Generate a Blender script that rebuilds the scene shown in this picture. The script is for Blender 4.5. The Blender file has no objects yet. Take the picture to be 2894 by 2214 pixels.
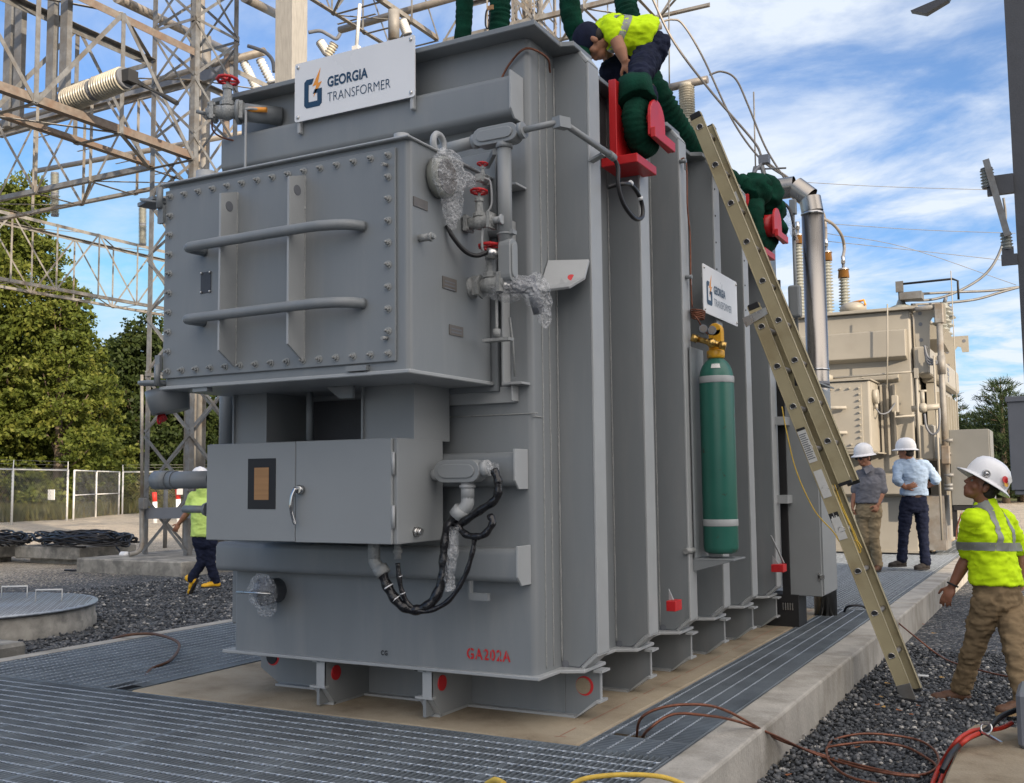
import bpy, bmesh, math, random
import numpy as np
from mathutils import Vector, Matrix, Euler, noise
R = math.radians
random.seed(7); rng = np.random.default_rng(7)
SC = bpy.context.scene
COL = SC.collection
# ------------------------------------------------------------------ camera, world, sun, exposure
IW, IH, FPX = 2894.0, 2214.0, 2933.98
YAW, PITCH, ROLL = 0.4937, 0.0855, -0.0110
CAM = Vector((2.4481, -4.7752, 1.27))
_F = Vector((-math.sin(YAW)*math.cos(PITCH), math.cos(YAW)*math.cos(PITCH), math.sin(PITCH)))
_r = Vector((math.cos(YAW), math.sin(YAW), 0)); _u = _r.cross(_F)
_R = math.cos(ROLL)*_r + math.sin(ROLL)*_u; _U = -math.sin(ROLL)*_r + math.cos(ROLL)*_u
cd = bpy.data.cameras.new('camera'); cam = bpy.data.objects.new('camera', cd); COL.objects.link(cam)
m = Matrix((( _R.x,_U.x,-_F.x,CAM.x),(_R.y,_U.y,-_F.y,CAM.y),(_R.z,_U.z,-_F.z,CAM.z),(0,0,0,1)))
cam.matrix_world = m
cd.sensor_fit = 'HORIZONTAL'; cd.sensor_width = 36; cd.lens = 36*FPX/IW; cd.clip_end = 2000; cd.clip_start = .05
SC.camera = cam
SC.view_settings.view_transform = 'Standard'; SC.view_settings.look = 'None'
SC.view_settings.exposure = 0.64; SC.view_settings.gamma = 1
SUN_AZ = Vector((0.88, -0.475, 0)).normalized(); SUN_EL = R(19)
sd = bpy.data.lights.new('sun', 'SUN'); sd.energy = 4.2; sd.angle = R(.6); sd.color = (1, .83, .64)
so = bpy.data.objects.new('sun', sd); COL.objects.link(so)
sv = Vector((SUN_AZ.x*math.cos(SUN_EL), SUN_AZ.y*math.cos(SUN_EL), math.sin(SUN_EL)))
so.rotation_euler = sv.to_track_quat('Z', 'Y').to_euler(); so.location = (20, -10, 20)
W = bpy.data.worlds.new('World'); SC.world = W; W.use_nodes = True
nt = W.node_tree; nt.nodes.clear(); N = nt.nodes.new; L = nt.links.new
out = N('ShaderNodeOutputWorld'); bg = N('ShaderNodeBackground'); bg.inputs[1].default_value = 0.10
sky = N('ShaderNodeTexSky'); sky.sky_type = 'NISHITA'; sky.sun_disc = False
sky.sun_elevation = SUN_EL; sky.sun_rotation = math.atan2(SUN_AZ.x, SUN_AZ.y); sky.air_density = 1.0; sky.dust_density = .4; sky.ozone_density = 1.6
tc = N('ShaderNodeTexCoord'); sep = N('ShaderNodeSeparateXYZ'); L(tc.outputs['Generated'], sep.inputs[0])
def mth(op, a, b=None, c=None):
    n = N('ShaderNodeMath'); n.operation = op
    for i, x in enumerate((a, b, c)):
        if x is None: continue
        if isinstance(x, (int, float)): n.inputs[i].default_value = x
        else: L(x, n.inputs[i])
    return n.outputs[0]
zz = mth('ADD', mth('MAXIMUM', sep.outputs[2], 0.0), 0.16)
u_ = mth('DIVIDE', sep.outputs[0], zz); v_ = mth('DIVIDE', sep.outputs[1], zz)
cmb = N('ShaderNodeCombineXYZ'); L(u_, cmb.inputs[0]); L(v_, cmb.inputs[1])
def cloud(scale, detail, rough, off, lo, hi, dist=.3):
    mp = N('ShaderNodeMapping'); L(cmb.outputs[0], mp.inputs[0]); mp.inputs['Location'].default_value = off
    mp.inputs['Rotation'].default_value = (0, 0, R(35)); mp.inputs['Scale'].default_value = (1, 1.25, 1)
    n = N('ShaderNodeTexNoise'); n.inputs['Scale'].default_value = scale; n.inputs['Detail'].default_value = detail
    n.inputs['Roughness'].default_value = rough; n.inputs['Distortion'].default_value = dist; L(mp.outputs[0], n.inputs['Vector'])
    r = N('ShaderNodeMapRange'); r.inputs[1].default_value = lo; r.inputs[2].default_value = hi; r.interpolation_type = 'SMOOTHSTEP'; L(n.outputs[0], r.inputs[0])
    return r.outputs[0]
big = cloud(.42, 2, .5, (1.7, 2.6, 0), .34, .58)
fine = cloud(2.2, 10, .60, (.4, 2.0, 1), .34, .70, .35)
wisp = cloud(1.1, 12, .66, (5.0, 1.0, 3), .45, .80, 1.2)
rt = N('ShaderNodeMapRange'); rt.inputs[1].default_value = -.78; rt.inputs[2].default_value = -.30; L(sep.outputs[0], rt.inputs[0])
cov = mth('MULTIPLY', mth('MULTIPLY', big, mth('ADD', mth('MULTIPLY', fine, .95), .12)), mth('ADD', mth('MULTIPLY', rt.outputs[0], .85), .15))
low = N('ShaderNodeMapRange'); low.inputs[1].default_value = .34; low.inputs[2].default_value = .05; L(sep.outputs[2], low.inputs[0])
cov = mth('MINIMUM', mth('ADD', cov, mth('ADD', mth('MULTIPLY', wisp, .30), mth('MULTIPLY', mth('MULTIPLY', low.outputs[0], fine), .8))), .95)
hz = N('ShaderNodeMapRange'); hz.inputs[1].default_value = .25; hz.inputs[2].default_value = 0.0; hz.inputs[4].default_value = .35; L(sep.outputs[2], hz.inputs[0])
cov = mth('MAXIMUM', cov, hz.outputs[0])
tint = N('ShaderNodeMixRGB'); tint.blend_type = 'MULTIPLY'; tint.inputs[0].default_value = 1; L(sky.outputs[0], tint.inputs[1]); tint.inputs[2].default_value = (.54, .86, 1.24, 1)
cap = N('ShaderNodeMixRGB'); cap.blend_type = 'DARKEN'; cap.inputs[0].default_value = 1; L(tint.outputs[0], cap.inputs[1]); cap.inputs[2].default_value = (2.9, 4.7, 6.4, 1)
mx = N('ShaderNodeMixRGB'); L(cov, mx.inputs[0]); L(cap.outputs[0], mx.inputs[1]); mx.inputs[2].default_value = (5.6, 6.1, 6.8, 1)
# bright hazy cloud on the sun's side of the sky (behind the camera)
dp = N('ShaderNodeVectorMath'); dp.operation = 'DOT_PRODUCT'; L(tc.outputs['Generated'], dp.inputs[0]); dp.inputs[1].default_value = (SUN_AZ.x*.85, SUN_AZ.y*.85, .53)
gl = N('ShaderNodeMapRange'); gl.interpolation_type = 'SMOOTHSTEP'; gl.inputs[1].default_value = .18; gl.inputs[2].default_value = .95; gl.inputs[4].default_value = 1.0; L(dp.outputs['Value'], gl.inputs[0])
gm = N('ShaderNodeMixRGB'); L(gl.outputs[0], gm.inputs[0]); L(mx.outputs[0], gm.inputs[1]); gm.inputs[2].default_value = (13.5, 12.6, 12.0, 1)
L(gm.outputs[0], bg.inputs[0]); L(bg.outputs[0], out.inputs[0])

# ------------------------------------------------------------------ photo measurement -> point on a plane of the place
def ray(u, v): return _F + ((u-IW/2)*_R - (v-IH/2)*_U)/FPX
def P(u, v, ax, val):
    d = ray(u, v); i = 'xyz'.index(ax); return CAM + d*((val-CAM[i])/d[i])
def PN(u, v, n, c):                       # plane n.p = c
    d = ray(u, v); n = Vector(n); return CAM + d*((c-n.dot(CAM))/n.dot(d))
def D2(x, y): return x*1.31785, y*1.31785  # 2196-wide view -> photo pixels

# ------------------------------------------------------------------ materials
def newmat(name):
    m = bpy.data.materials.new(name); m.use_nodes = True; return m, m.node_tree, m.node_tree.nodes['Principled BSDF']
def mat(name, col, rough=.5, metal=0., var=.08, vscale=6., bump=.0, bscale=200., spec=.5, rvar=.1, col2=None, c2scale=3., c2lo=.5, c2hi=.65, stretch=None):
    m, t, b = newmat(name); n = t.nodes.new; l = t.links.new
    tc = n('ShaderNodeTexCoord'); src = tc.outputs['Object']
    if stretch:
        mp = n('ShaderNodeMapping'); mp.inputs['Scale'].default_value = stretch; l(src, mp.inputs[0]); src = mp.outputs[0]
    nz = n('ShaderNodeTexNoise'); nz.inputs['Scale'].default_value = vscale; nz.inputs['Detail'].default_value = 6; l(src, nz.inputs['Vector'])
    mr = n('ShaderNodeMapRange'); mr.inputs[1].default_value = .3; mr.inputs[2].default_value = .7; mr.inputs[3].default_value = 1-var; mr.inputs[4].default_value = 1+var; l(nz.outputs[0], mr.inputs[0])
    hs = n('ShaderNodeMixRGB'); hs.blend_type = 'MULTIPLY'; hs.inputs[0].default_value = 1; hs.inputs[1].default_value = (*col, 1); l(mr.outputs[0], hs.inputs[2])
    base = hs.outputs[0]
    if col2:
        n2 = n('ShaderNodeTexNoise'); n2.inputs['Scale'].default_value = c2scale; n2.inputs['Detail'].default_value = 8; n2.inputs['Roughness'].default_value = .62; l(src, n2.inputs['Vector'])
        r2 = n('ShaderNodeMapRange'); r2.inputs[1].default_value = c2lo; r2.inputs[2].default_value = c2hi; l(n2.outputs[0], r2.inputs[0])
        x2 = n('ShaderNodeMixRGB'); l(r2.outputs[0], x2.inputs[0]); l(base, x2.inputs[1]); x2.inputs[2].default_value = (*col2, 1); base = x2.outputs[0]
    l(base, b.inputs['Base Color'])
    rr = n('ShaderNodeMapRange'); rr.inputs[3].default_value = max(.02, rough-rvar); rr.inputs[4].default_value = min(1, rough+rvar); l(nz.outputs[0], rr.inputs[0]); l(rr.outputs[0], b.inputs['Roughness'])
    b.inputs['Metallic'].default_value = metal; b.inputs['Specular IOR Level'].default_value = spec
    if bump:
        nb = n('ShaderNodeTexNoise'); nb.inputs['Scale'].default_value = bscale; nb.inputs['Detail'].default_value = 4; l(src, nb.inputs['Vector'])
        bp = n('ShaderNodeBump'); bp.inputs['Strength'].default_value = bump; bp.inputs['Distance'].default_value = .01; l(nb.outputs[0], bp.inputs['Height']); l(bp.outputs[0], b.inputs['Normal'])
    return m
M = {}
M['grey'] = mat('grey_enamel', (.205,.222,.232), .42, 0, .05, 2.5, .06, 160, rvar=.1, col2=(.245,.255,.258), c2scale=3.5, c2lo=.50, c2hi=.80, stretch=(2,2,.3))
M['greybox'] = mat('grey_enamel_sheet', (.255,.270,.276), .45, 0, .03, 4, .03, 220)
M['greyedge'] = mat('grey_enamel_light', (.36,.375,.38), .4, 0, .05, 8, .08, 120)
M['weld'] = mat('weld_bead', (.30,.31,.305), .45, 0, .12, 60, .6, 90)
M['red'] = mat('red_enamel', (.55,.018,.022), .38, 0, .08, 10, .05, 150)
M['white'] = mat('white_panel', (.78,.79,.80), .3, 0, .02, 3)
M['navy'] = mat('navy_print', (.012,.05,.105), .4, 0, .02, 3)
M['orange'] = mat('orange_print', (.85,.33,.04), .4, 0, .02, 3)
M['steel'] = mat('bright_steel', (.62,.61,.59), .28, 1, .08, 20, .04, 80)
M['chrome'] = mat('chrome', (.5,.5,.5), .14, 1, .02, 5)
M['duct'] = mat('stainless_duct', (.36,.335,.305), .28, 1, .06, 3, .03, 6, rvar=.06, stretch=(4,4,.6))
M['galv'] = mat('galvanised_steel', (.20,.205,.205), .55, .35, .2, 9, .1, 60, col2=(.15,.135,.115), c2scale=3, c2lo=.45, c2hi=.65)
M['galvlit'] = mat('sunlit_pale_galvanised_steel', (.25,.24,.22), .6, .2, .18, 7, .1, 60, col2=(.19,.15,.11), c2scale=3, c2lo=.48, c2hi=.68)  # paler, warmer copy of galv with sunlight put into its colour
M['rust'] = mat('rusty_galvanised_steel', (.20,.175,.15), .75, .15, .25, 9, .15, 70, col2=(.165,.098,.062), c2scale=2.2, c2lo=.42, c2hi=.72)
M['alu'] = mat('dull_aluminium_tube', (.27,.245,.215), .5, .4, .12, 8, .1, 60)
M['porc'] = mat('grey_porcelain', (.25,.26,.235), .3, 0, .06, 8)
M['porcw'] = mat('cream_porcelain', (.44,.41,.33), .3, 0, .08, 8, col2=(.20,.19,.17), c2scale=2, c2lo=.5, c2hi=.7)
M['black'] = mat('black_rubber', (.012,.012,.014), .42, 0, .1, 30, .05, 120)
M['blackg'] = mat('black_glossy_wrap', (.010,.010,.012), .16, 0, .2, 30, .5, 50)
M['dark'] = mat('dark_recess', (.02,.021,.023), .7, 0, .1, 4)
M['brass'] = mat('brass', (.55,.36,.12), .3, 1, .1, 20)
M['yellow'] = mat('yellow_paint', (.68,.36,.02), .4, 0, .06, 10, col2=(.3,.2,.08), c2scale=12, c2lo=.62, c2hi=.7)
M['cylgreen'] = mat('green_cylinder_paint', (.022,.125,.095), .33, 0, .08, 5, .05, 60, col2=(.05,.045,.03), c2scale=14, c2lo=.64, c2hi=.70)
M['sling'] = mat('green_sling_fabric', (.004,.040,.024), .95, 0, .4, 9, .45, 60, spec=.15)
M['fibre'] = mat('tan_fibreglass', (.40,.345,.21), .55, 0, .07, 6, .12, 160, col2=(.26,.20,.10), c2scale=2.2, c2lo=.5, c2hi=.75)
M['copper'] = mat('copper_cable', (.20,.082,.05), .5, .6, .3, 30, .2, 90)
M['rope'] = mat('yellow_rope', (.62,.42,.07), .8, 0, .15, 40)
M['redcable'] = mat('red_cable_jacket', (.45,.035,.018), .45, 0, .15, 20)
M['conc'] = mat('concrete', (.40,.375,.33), .85, 0, .16, 5, .5, 60, col2=(.22,.20,.165), c2scale=2.2, c2lo=.47, c2hi=.68, stretch=(1,1,.6))
M['slab'] = mat('tan_concrete_slab', (.37,.31,.22), .85, 0, .16, 4, .4, 70, col2=(.20,.155,.10), c2scale=2.0, c2lo=.44, c2hi=.66)
M['oldconc'] = mat('weathered_concrete', (.30,.285,.25), .9, 0, .25, 7, .6, 45, col2=(.16,.155,.14), c2scale=3, c2lo=.45, c2hi=.6)
M['concpole'] = mat('concrete_pole', (.30,.29,.265), .85, 0, .14, 10, .4, 60, stretch=(3,3,.4))
M['grate'] = mat('galvanised_grating', (.25,.285,.315), .45, .5, .22, 3, .15, 80)
M['gratel'] = mat('galvanised_crossrod', (.40,.44,.48), .4, .5, .2, 30, .2, 90)
M['beige'] = mat('beige_enamel', (.315,.295,.25), .5, 0, .08, 1.2, .03, 150, col2=(.25,.232,.19), c2scale=1.4, c2lo=.5, c2hi=.8)
M['beigel'] = mat('beige_enamel_cabinet', (.335,.312,.262), .5, 0, .05, 3, .03, 150)
M['skin'] = mat('tanned_skin', (.36,.165,.095), .55, 0, .12, 12, .15, 90)
M['skind'] = mat('deeply_tanned_skin', (.235,.10,.058), .5, 0, .12, 12, .15, 90)
M['hair'] = mat('dark_hair', (.02,.014,.010), .7, 0, .3, 60, .5, 120)
M['hiviz'] = mat('hi_vis_yellow_cloth', (.60,.86,.012), .85, 0, .06, 6, .35, 22, spec=.2)
M['lime'] = mat('lime_cotton', (.55,.74,.20), .9, 0, .06, 6, .35, 22, spec=.2)
M['tape'] = mat('grey_reflective_tape', (.26,.27,.25), .5, .2, .08, 30)
M['navycloth'] = mat('dark_navy_denim', (.014,.018,.038), .92, 0, .25, 14, .45, 26, spec=.15)
M['khaki'] = mat('khaki_cotton', (.30,.235,.145), .92, 0, .12, 10, .45, 22, spec=.15)
M['khakid'] = mat('brown_work_cotton', (.215,.155,.090), .92, 0, .16, 8, .5, 20, spec=.15)
M['greycloth'] = mat('grey_polo_cotton', (.18,.18,.20), .9, 0, .1, 10, .4, 24, spec=.2)
M['bluecloth'] = mat('pale_blue_cotton', (.36,.47,.62), .9, 0, .06, 8, .5, 16, spec=.2)
M['hat'] = mat('white_hard_hat', (.80,.80,.81), .28, 0, .03, 5)
M['leather'] = mat('brown_leather', (.10,.045,.022), .6, 0, .2, 20, .2, 70)
M['boot'] = mat('yellow_boot_rubber', (.72,.40,.015), .45, 0, .06, 10)
M['sole'] = mat('dark_sole', (.03,.025,.022), .8, 0, .1, 10)
M['tansole'] = mat('tan_sole', (.30,.20,.10), .8, 0, .1, 10)
M['sticker'] = mat('label_white', (.62,.62,.60), .5, 0, .05, 30)
M['plate'] = mat('etched_nameplate', (.15,.135,.12), .4, .3, .1, 30)
M['card'] = mat('cardboard', (.36,.20,.09), .8, 0, .1, 3, .2, 30, stretch=(1,1,22))
M['dirty'] = mat('black_board', (.012,.012,.013), .6, 0, .1, 5)
M['winddark'] = mat('added_shade_parts_dark', (.055,.058,.066), .5, .1, .15, 6, .15, 60)
M['cabdark'] = mat('grey_cabinet_paint', (.15,.16,.18), .5, 0, .06, 4, .05, 60)
M['amber'] = mat('amber_glass', (.20,.095,.025), .15, .3, .1, 10)
M['trunk'] = mat('bark', (.10,.075,.05), .9, 0, .3, 10, .8, 30)
M['bollred'] = mat('red_post_paint', (.55,.03,.02), .6, 0, .1, 10)
M['shadehallsiding'] = mat('added_shade_hall_siding', (.42,.43,.42), .6, .1, .05, 2)
def wrapmat():
    m, t, b = newmat('clear_bubble_wrap'); n = t.nodes.new; l = t.links.new
    b.inputs['Base Color'].default_value = (.86,.88,.9,1); b.inputs['Roughness'].default_value = .12; b.inputs['IOR'].default_value = 1.4
    tc = n('ShaderNodeTexCoord'); v = n('ShaderNodeTexVoronoi'); v.inputs['Scale'].default_value = 60; l(tc.outputs['Object'], v.inputs['Vector'])
    nz = n('ShaderNodeTexNoise'); nz.inputs['Scale'].default_value = 26; nz.inputs['Detail'].default_value = 5; l(tc.outputs['Object'], nz.inputs['Vector'])
    ad = n('ShaderNodeMath'); ad.operation = 'ADD'; l(v.outputs['Distance'], ad.inputs[0]); l(nz.outputs[0], ad.inputs[1])
    bp = n('ShaderNodeBump'); bp.inputs['Strength'].default_value = 1; bp.inputs['Distance'].default_value = .02; l(ad.outputs[0], bp.inputs['Height']); l(bp.outputs[0], b.inputs['Normal'])
    tr = n('ShaderNodeBsdfTransparent'); mx = n('ShaderNodeMixShader'); r = n('ShaderNodeMapRange'); r.inputs[1].default_value = .3; r.inputs[2].default_value = .7; r.inputs[3].default_value = .06; r.inputs[4].default_value = .40; l(nz.outputs[0], r.inputs[0])
    l(r.outputs[0], mx.inputs[0]); l(tr.outputs[0], mx.inputs[1]); l(b.outputs[0], mx.inputs[2]); l(mx.outputs[0], t.nodes['Material Output'].inputs[0])
    return m
M['wrap'] = wrapmat()

# ------------------------------------------------------------------ mesh builder
class MB:
    def __init__(s): s.v = []; s.f = []; s.sm = []
    def add(s, vs, fs, smooth=False):
        o = len(s.v); s.v += [Vector(p) for p in vs]; s.f += [[i+o for i in f] for f in fs]; s.sm += [smooth]*len(fs); return s
    def box(s, a, b):
        a = Vector(a); b = Vector(b); x0,y0,z0 = (min(a[i],b[i]) for i in range(3)); x1,y1,z1 = (max(a[i],b[i]) for i in range(3))
        return s.add([(x0,y0,z0),(x1,y0,z0),(x1,y1,z0),(x0,y1,z0),(x0,y0,z1),(x1,y0,z1),(x1,y1,z1),(x0,y1,z1)],
                     [(0,3,2,1),(4,5,6,7),(0,1,5,4),(1,2,6,5),(2,3,7,6),(3,0,4,7)])
    def hexa(s, p):  # 8 corner points, bottom 4 then top 4
        return s.add(p, [(0,3,2,1),(4,5,6,7),(0,1,5,4),(1,2,6,5),(2,3,7,6),(3,0,4,7)])
    def beam(s, p, q, w, h=None, up=(0,0,1)):   # rectangular bar from p to q
        p = Vector(p); q = Vector(q); h = h or w; d = (q-p).normalized(); up = Vector(up)
        if abs(d.dot(up)) > .98: up = Vector((0,1,0)) if abs(d.y) < .9 else Vector((1,0,0))
        x = d.cross(up).normalized(); y = x.cross(d)
        c = [(-1,-1),(1,-1),(1,1),(-1,1)]
        return s.hexa([p+x*a*w/2+y*b*h/2 for a,b in c]+[q+x*a*w/2+y*b*h/2 for a,b in c])
    def angle(s, p, q, w, t=.008, up=(0,0,1), flip=1):  # L-section bar
        p = Vector(p); q = Vector(q); d = (q-p).normalized(); up = Vector(up)
        if abs(d.dot(up)) > .98: up = Vector((0,1,0)) if abs(d.y) < .9 else Vector((1,0,0))
        x = d.cross(up).normalized()*flip; y = (x.cross(d))*flip
        s.hexa([p+x*a+y*b for a,b in ((0,0),(w,0),(w,t),(0,t))]+[q+x*a+y*b for a,b in ((0,0),(w,0),(w,t),(0,t))])
        return s.hexa([p+x*a+y*b for a,b in ((0,t),(t,t),(t,w),(0,w))]+[q+x*a+y*b for a,b in ((0,t),(t,t),(t,w),(0,w))])
    def prism(s, poly, d, smooth=False):        # 3-D polygon extruded by vector d
        n = len(poly); d = Vector(d); p = [Vector(x) for x in poly]
        s.add(p+[x+d for x in p], [list(range(n))[::-1], list(range(n, 2*n))]+[(i,(i+1)%n,n+(i+1)%n,n+i) for i in range(n)], smooth)
        return s
    def tube(s, pts, r, seg=10, caps=True):
        pts = [Vector(p) for p in pts]; n = len(pts); rs = r if isinstance(r, (list, tuple)) else [r]*n
        d0 = (pts[1]-pts[0]).normalized(); a = Vector((0,0,1)) if abs(d0.z) < .9 else Vector((1,0,0)); x = d0.cross(a).normalized()
        vs = []
        for i, p in enumerate(pts):
            d = (pts[min(i+1,n-1)]-pts[max(i-1,0)]);
            if d.length < 1e-9: d = d0
            d.normalize(); x = (x-d*x.dot(d)); x = x.normalized() if x.length > 1e-6 else d.orthogonal().normalized(); y = d.cross(x)
            for k in range(seg):
                t = 2*math.pi*k/seg; vs.append(p+(x*math.cos(t)+y*math.sin(t))*rs[i])
        fs = [(i*seg+k, i*seg+(k+1)%seg, (i+1)*seg+(k+1)%seg, (i+1)*seg+k) for i in range(n-1) for k in range(seg)]
        s.add(vs, fs, True)
        if caps:
            o = len(s.v)-n*seg; s.f += [[o+k for k in range(seg)][::-1], [o+(n-1)*seg+k for k in range(seg)]]; s.sm += [False, False]
        return s
    def lathe(s, prof, o, d=(0,0,1), seg=20, smooth=True):   # prof: (radius, distance along d)
        o = Vector(o); d = Vector(d).normalized(); x = d.orthogonal().normalized(); y = d.cross(x); n = len(prof); vs = []
        for r, h in prof:
            for k in range(seg):
                t = 2*math.pi*k/seg; vs.append(o+d*h+(x*math.cos(t)+y*math.sin(t))*max(r, 1e-4))
        fs = [(i*seg+k, i*seg+(k+1)%seg, (i+1)*seg+(k+1)%seg, (i+1)*seg+k) for i in range(n-1) for k in range(seg)]
        s.add(vs, fs, smooth)
        b = len(s.v)-n*seg; s.f += [[b+k for k in range(seg)][::-1], [b+(n-1)*seg+k for k in range(seg)]]; s.sm += [False, False]
        return s
    def cyl(s, p, q, r, seg=14, r2=None):
        p = Vector(p); q = Vector(q); h = (q-p).length; return s.lathe([(r,0),(r2 or r,h)], p, q-p, seg)
    def ball(s, c, r, sub=2, sc=(1,1,1)):
        bm = bmesh.new(); bmesh.ops.create_icosphere(bm, subdivisions=sub, radius=1)
        c = Vector(c); s.add([c+Vector((v.co.x*r*sc[0], v.co.y*r*sc[1], v.co.z*r*sc[2])) for v in bm.verts], [[v.index for v in f.verts] for f in bm.faces], True); bm.free(); return s
    def ring(s, c, n, r, t, seg=24, ts=8):
        c = Vector(c); n = Vector(n).normalized(); x = n.orthogonal().normalized(); y = n.cross(x)
        vs = []; 
        for k in range(seg):
            a = 2*math.pi*k/seg; d = x*math.cos(a)+y*math.sin(a)
            for j in range(ts):
                b = 2*math.pi*j/ts; vs.append(c+d*(r+t*math.cos(b))+n*t*math.sin(b))
        return s.add(vs, [(k*ts+j, k*ts+(j+1)%ts, ((k+1)%seg)*ts+(j+1)%ts, ((k+1)%seg)*ts+j) for k in range(seg) for j in range(ts)], True)
    def build(s, name, m, parent=None, bevel=0, loc=None, seg=1, **tags):
        root = parent
        while root is not None and root.parent is not None: root = root.parent
        org = Vector(loc) if loc is not None else (Vector(root.location) if root is not None else Vector((0,0,0)))
        me = bpy.data.meshes.new(name); me.from_pydata([p-org for p in s.v], [], s.f); me.polygons.foreach_set('use_smooth', s.sm); me.update()
        me.materials.append(M[m] if isinstance(m, str) else m)
        o = bpy.data.objects.new(name, me); COL.objects.link(o)
        if parent is not None: o.parent = parent
        else: o.location = org
        if bevel:
            b = o.modifiers.new('bevel', 'BEVEL'); b.width = bevel; b.segments = seg; b.limit_method = 'ANGLE'; b.angle_limit = R(40); b.use_clamp_overlap = True
        for k, v in tags.items(): o[k] = v
        return o
def bs(b, name, m, parent, **k):      # one object per connected piece
    adj = {}; par = list(range(len(b.v)))
    def find(x):
        while par[x] != x: par[x] = par[par[x]]; x = par[x]
        return x
    for f in b.f:
        for i in f[1:]: par[find(i)] = find(f[0])
    for f, sm in zip(b.f, b.sm): adj.setdefault(find(f[0]), []).append((f, sm))
    for fs in adj.values():
        q = MB(); mp = {}
        for f, sm in fs:
            for i in f:
                if i not in mp: mp[i] = len(q.v); q.v.append(b.v[i])
            q.f.append([mp[i] for i in f]); q.sm.append(sm)
        o = q.build(name, m, parent, **k)
    return o
def thing(name, label, cat, loc=(0,0,0), group=None):
    o = bpy.data.objects.new(name, None); COL.objects.link(o); o.location = loc; o.empty_display_size = .2
    o['label'] = label; o['category'] = cat
    if group: o['group'] = group
    return o
def tag(o, label, cat, group=None):
    o['label'] = label; o['category'] = cat
    if group: o['group'] = group
    return o
def struct(o): o['kind'] = 'structure'; return o
def copy_tree(o, parent=None):
    c = o.copy(); COL.objects.link(c); c.parent = parent
    for ch in list(o.children): copy_tree(ch, c)
    return c
def npmesh(name, V, F, m, **tags):    # fast mesh from numpy arrays, F is (n,3) or (n,4)
    me = bpy.data.meshes.new(name); nv, nf, k = len(V), len(F), F.shape[1]
    me.vertices.add(nv); me.vertices.foreach_set('co', V.astype(np.float32).ravel())
    me.loops.add(nf*k); me.loops.foreach_set('vertex_index', F.astype(np.int32).ravel())
    me.polygons.add(nf); me.polygons.foreach_set('loop_start', np.arange(0, nf*k, k, dtype=np.int32))
    try: me.polygons.foreach_set('loop_total', np.full(nf, k, dtype=np.int32))
    except Exception: pass
    me.update(); me.validate(); me.materials.append(M[m] if isinstance(m, str) else m)
    o = bpy.data.objects.new(name, me); COL.objects.link(o)
    for a, b in tags.items(): o[a] = b
    return o
def bez(pts, n=8):        # smooth curve through points (Catmull-Rom)
    p = [Vector(x) for x in pts]; p = [p[0]*2-p[1]]+p+[p[-1]*2-p[-2]]; out = []
    for i in range(1, len(p)-2):
        for k in range(n):
            t = k/n; a,b,c,d = p[i-1],p[i],p[i+1],p[i+2]
            out.append(.5*((2*b)+(c-a)*t+(2*a-5*b+4*c-d)*t*t+(3*b-a-3*c+d)*t**3))
    out.append(p[-2]); return out
def text(body, origin, xdir, ydir, size, m, name, parent, ext=.001, offset=0., sx=1., space=1., font_shear=0):
    cu = bpy.data.curves.new('t', 'FONT'); cu.body = body; cu.size = 1; cu.extrude = 0; cu.offset = offset; cu.space_character = space; cu.resolution_u = 4
    ob = bpy.data.objects.new('t', cu); COL.objects.link(ob); dg = bpy.context.evaluated_depsgraph_get()
    me = bpy.data.meshes.new_from_object(ob.evaluated_get(dg)); bpy.data.objects.remove(ob)
    x = Vector(xdir).normalized(); y = Vector(ydir).normalized(); n = x.cross(y)
    b = MB(); b.add([Vector(origin)+x*v.co.x*size*sx+y*v.co.y*size+n*ext for v in me.vertices], [list(p.vertices) for p in me.polygons])
    return b.build(name, m, parent) if name else b
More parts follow.
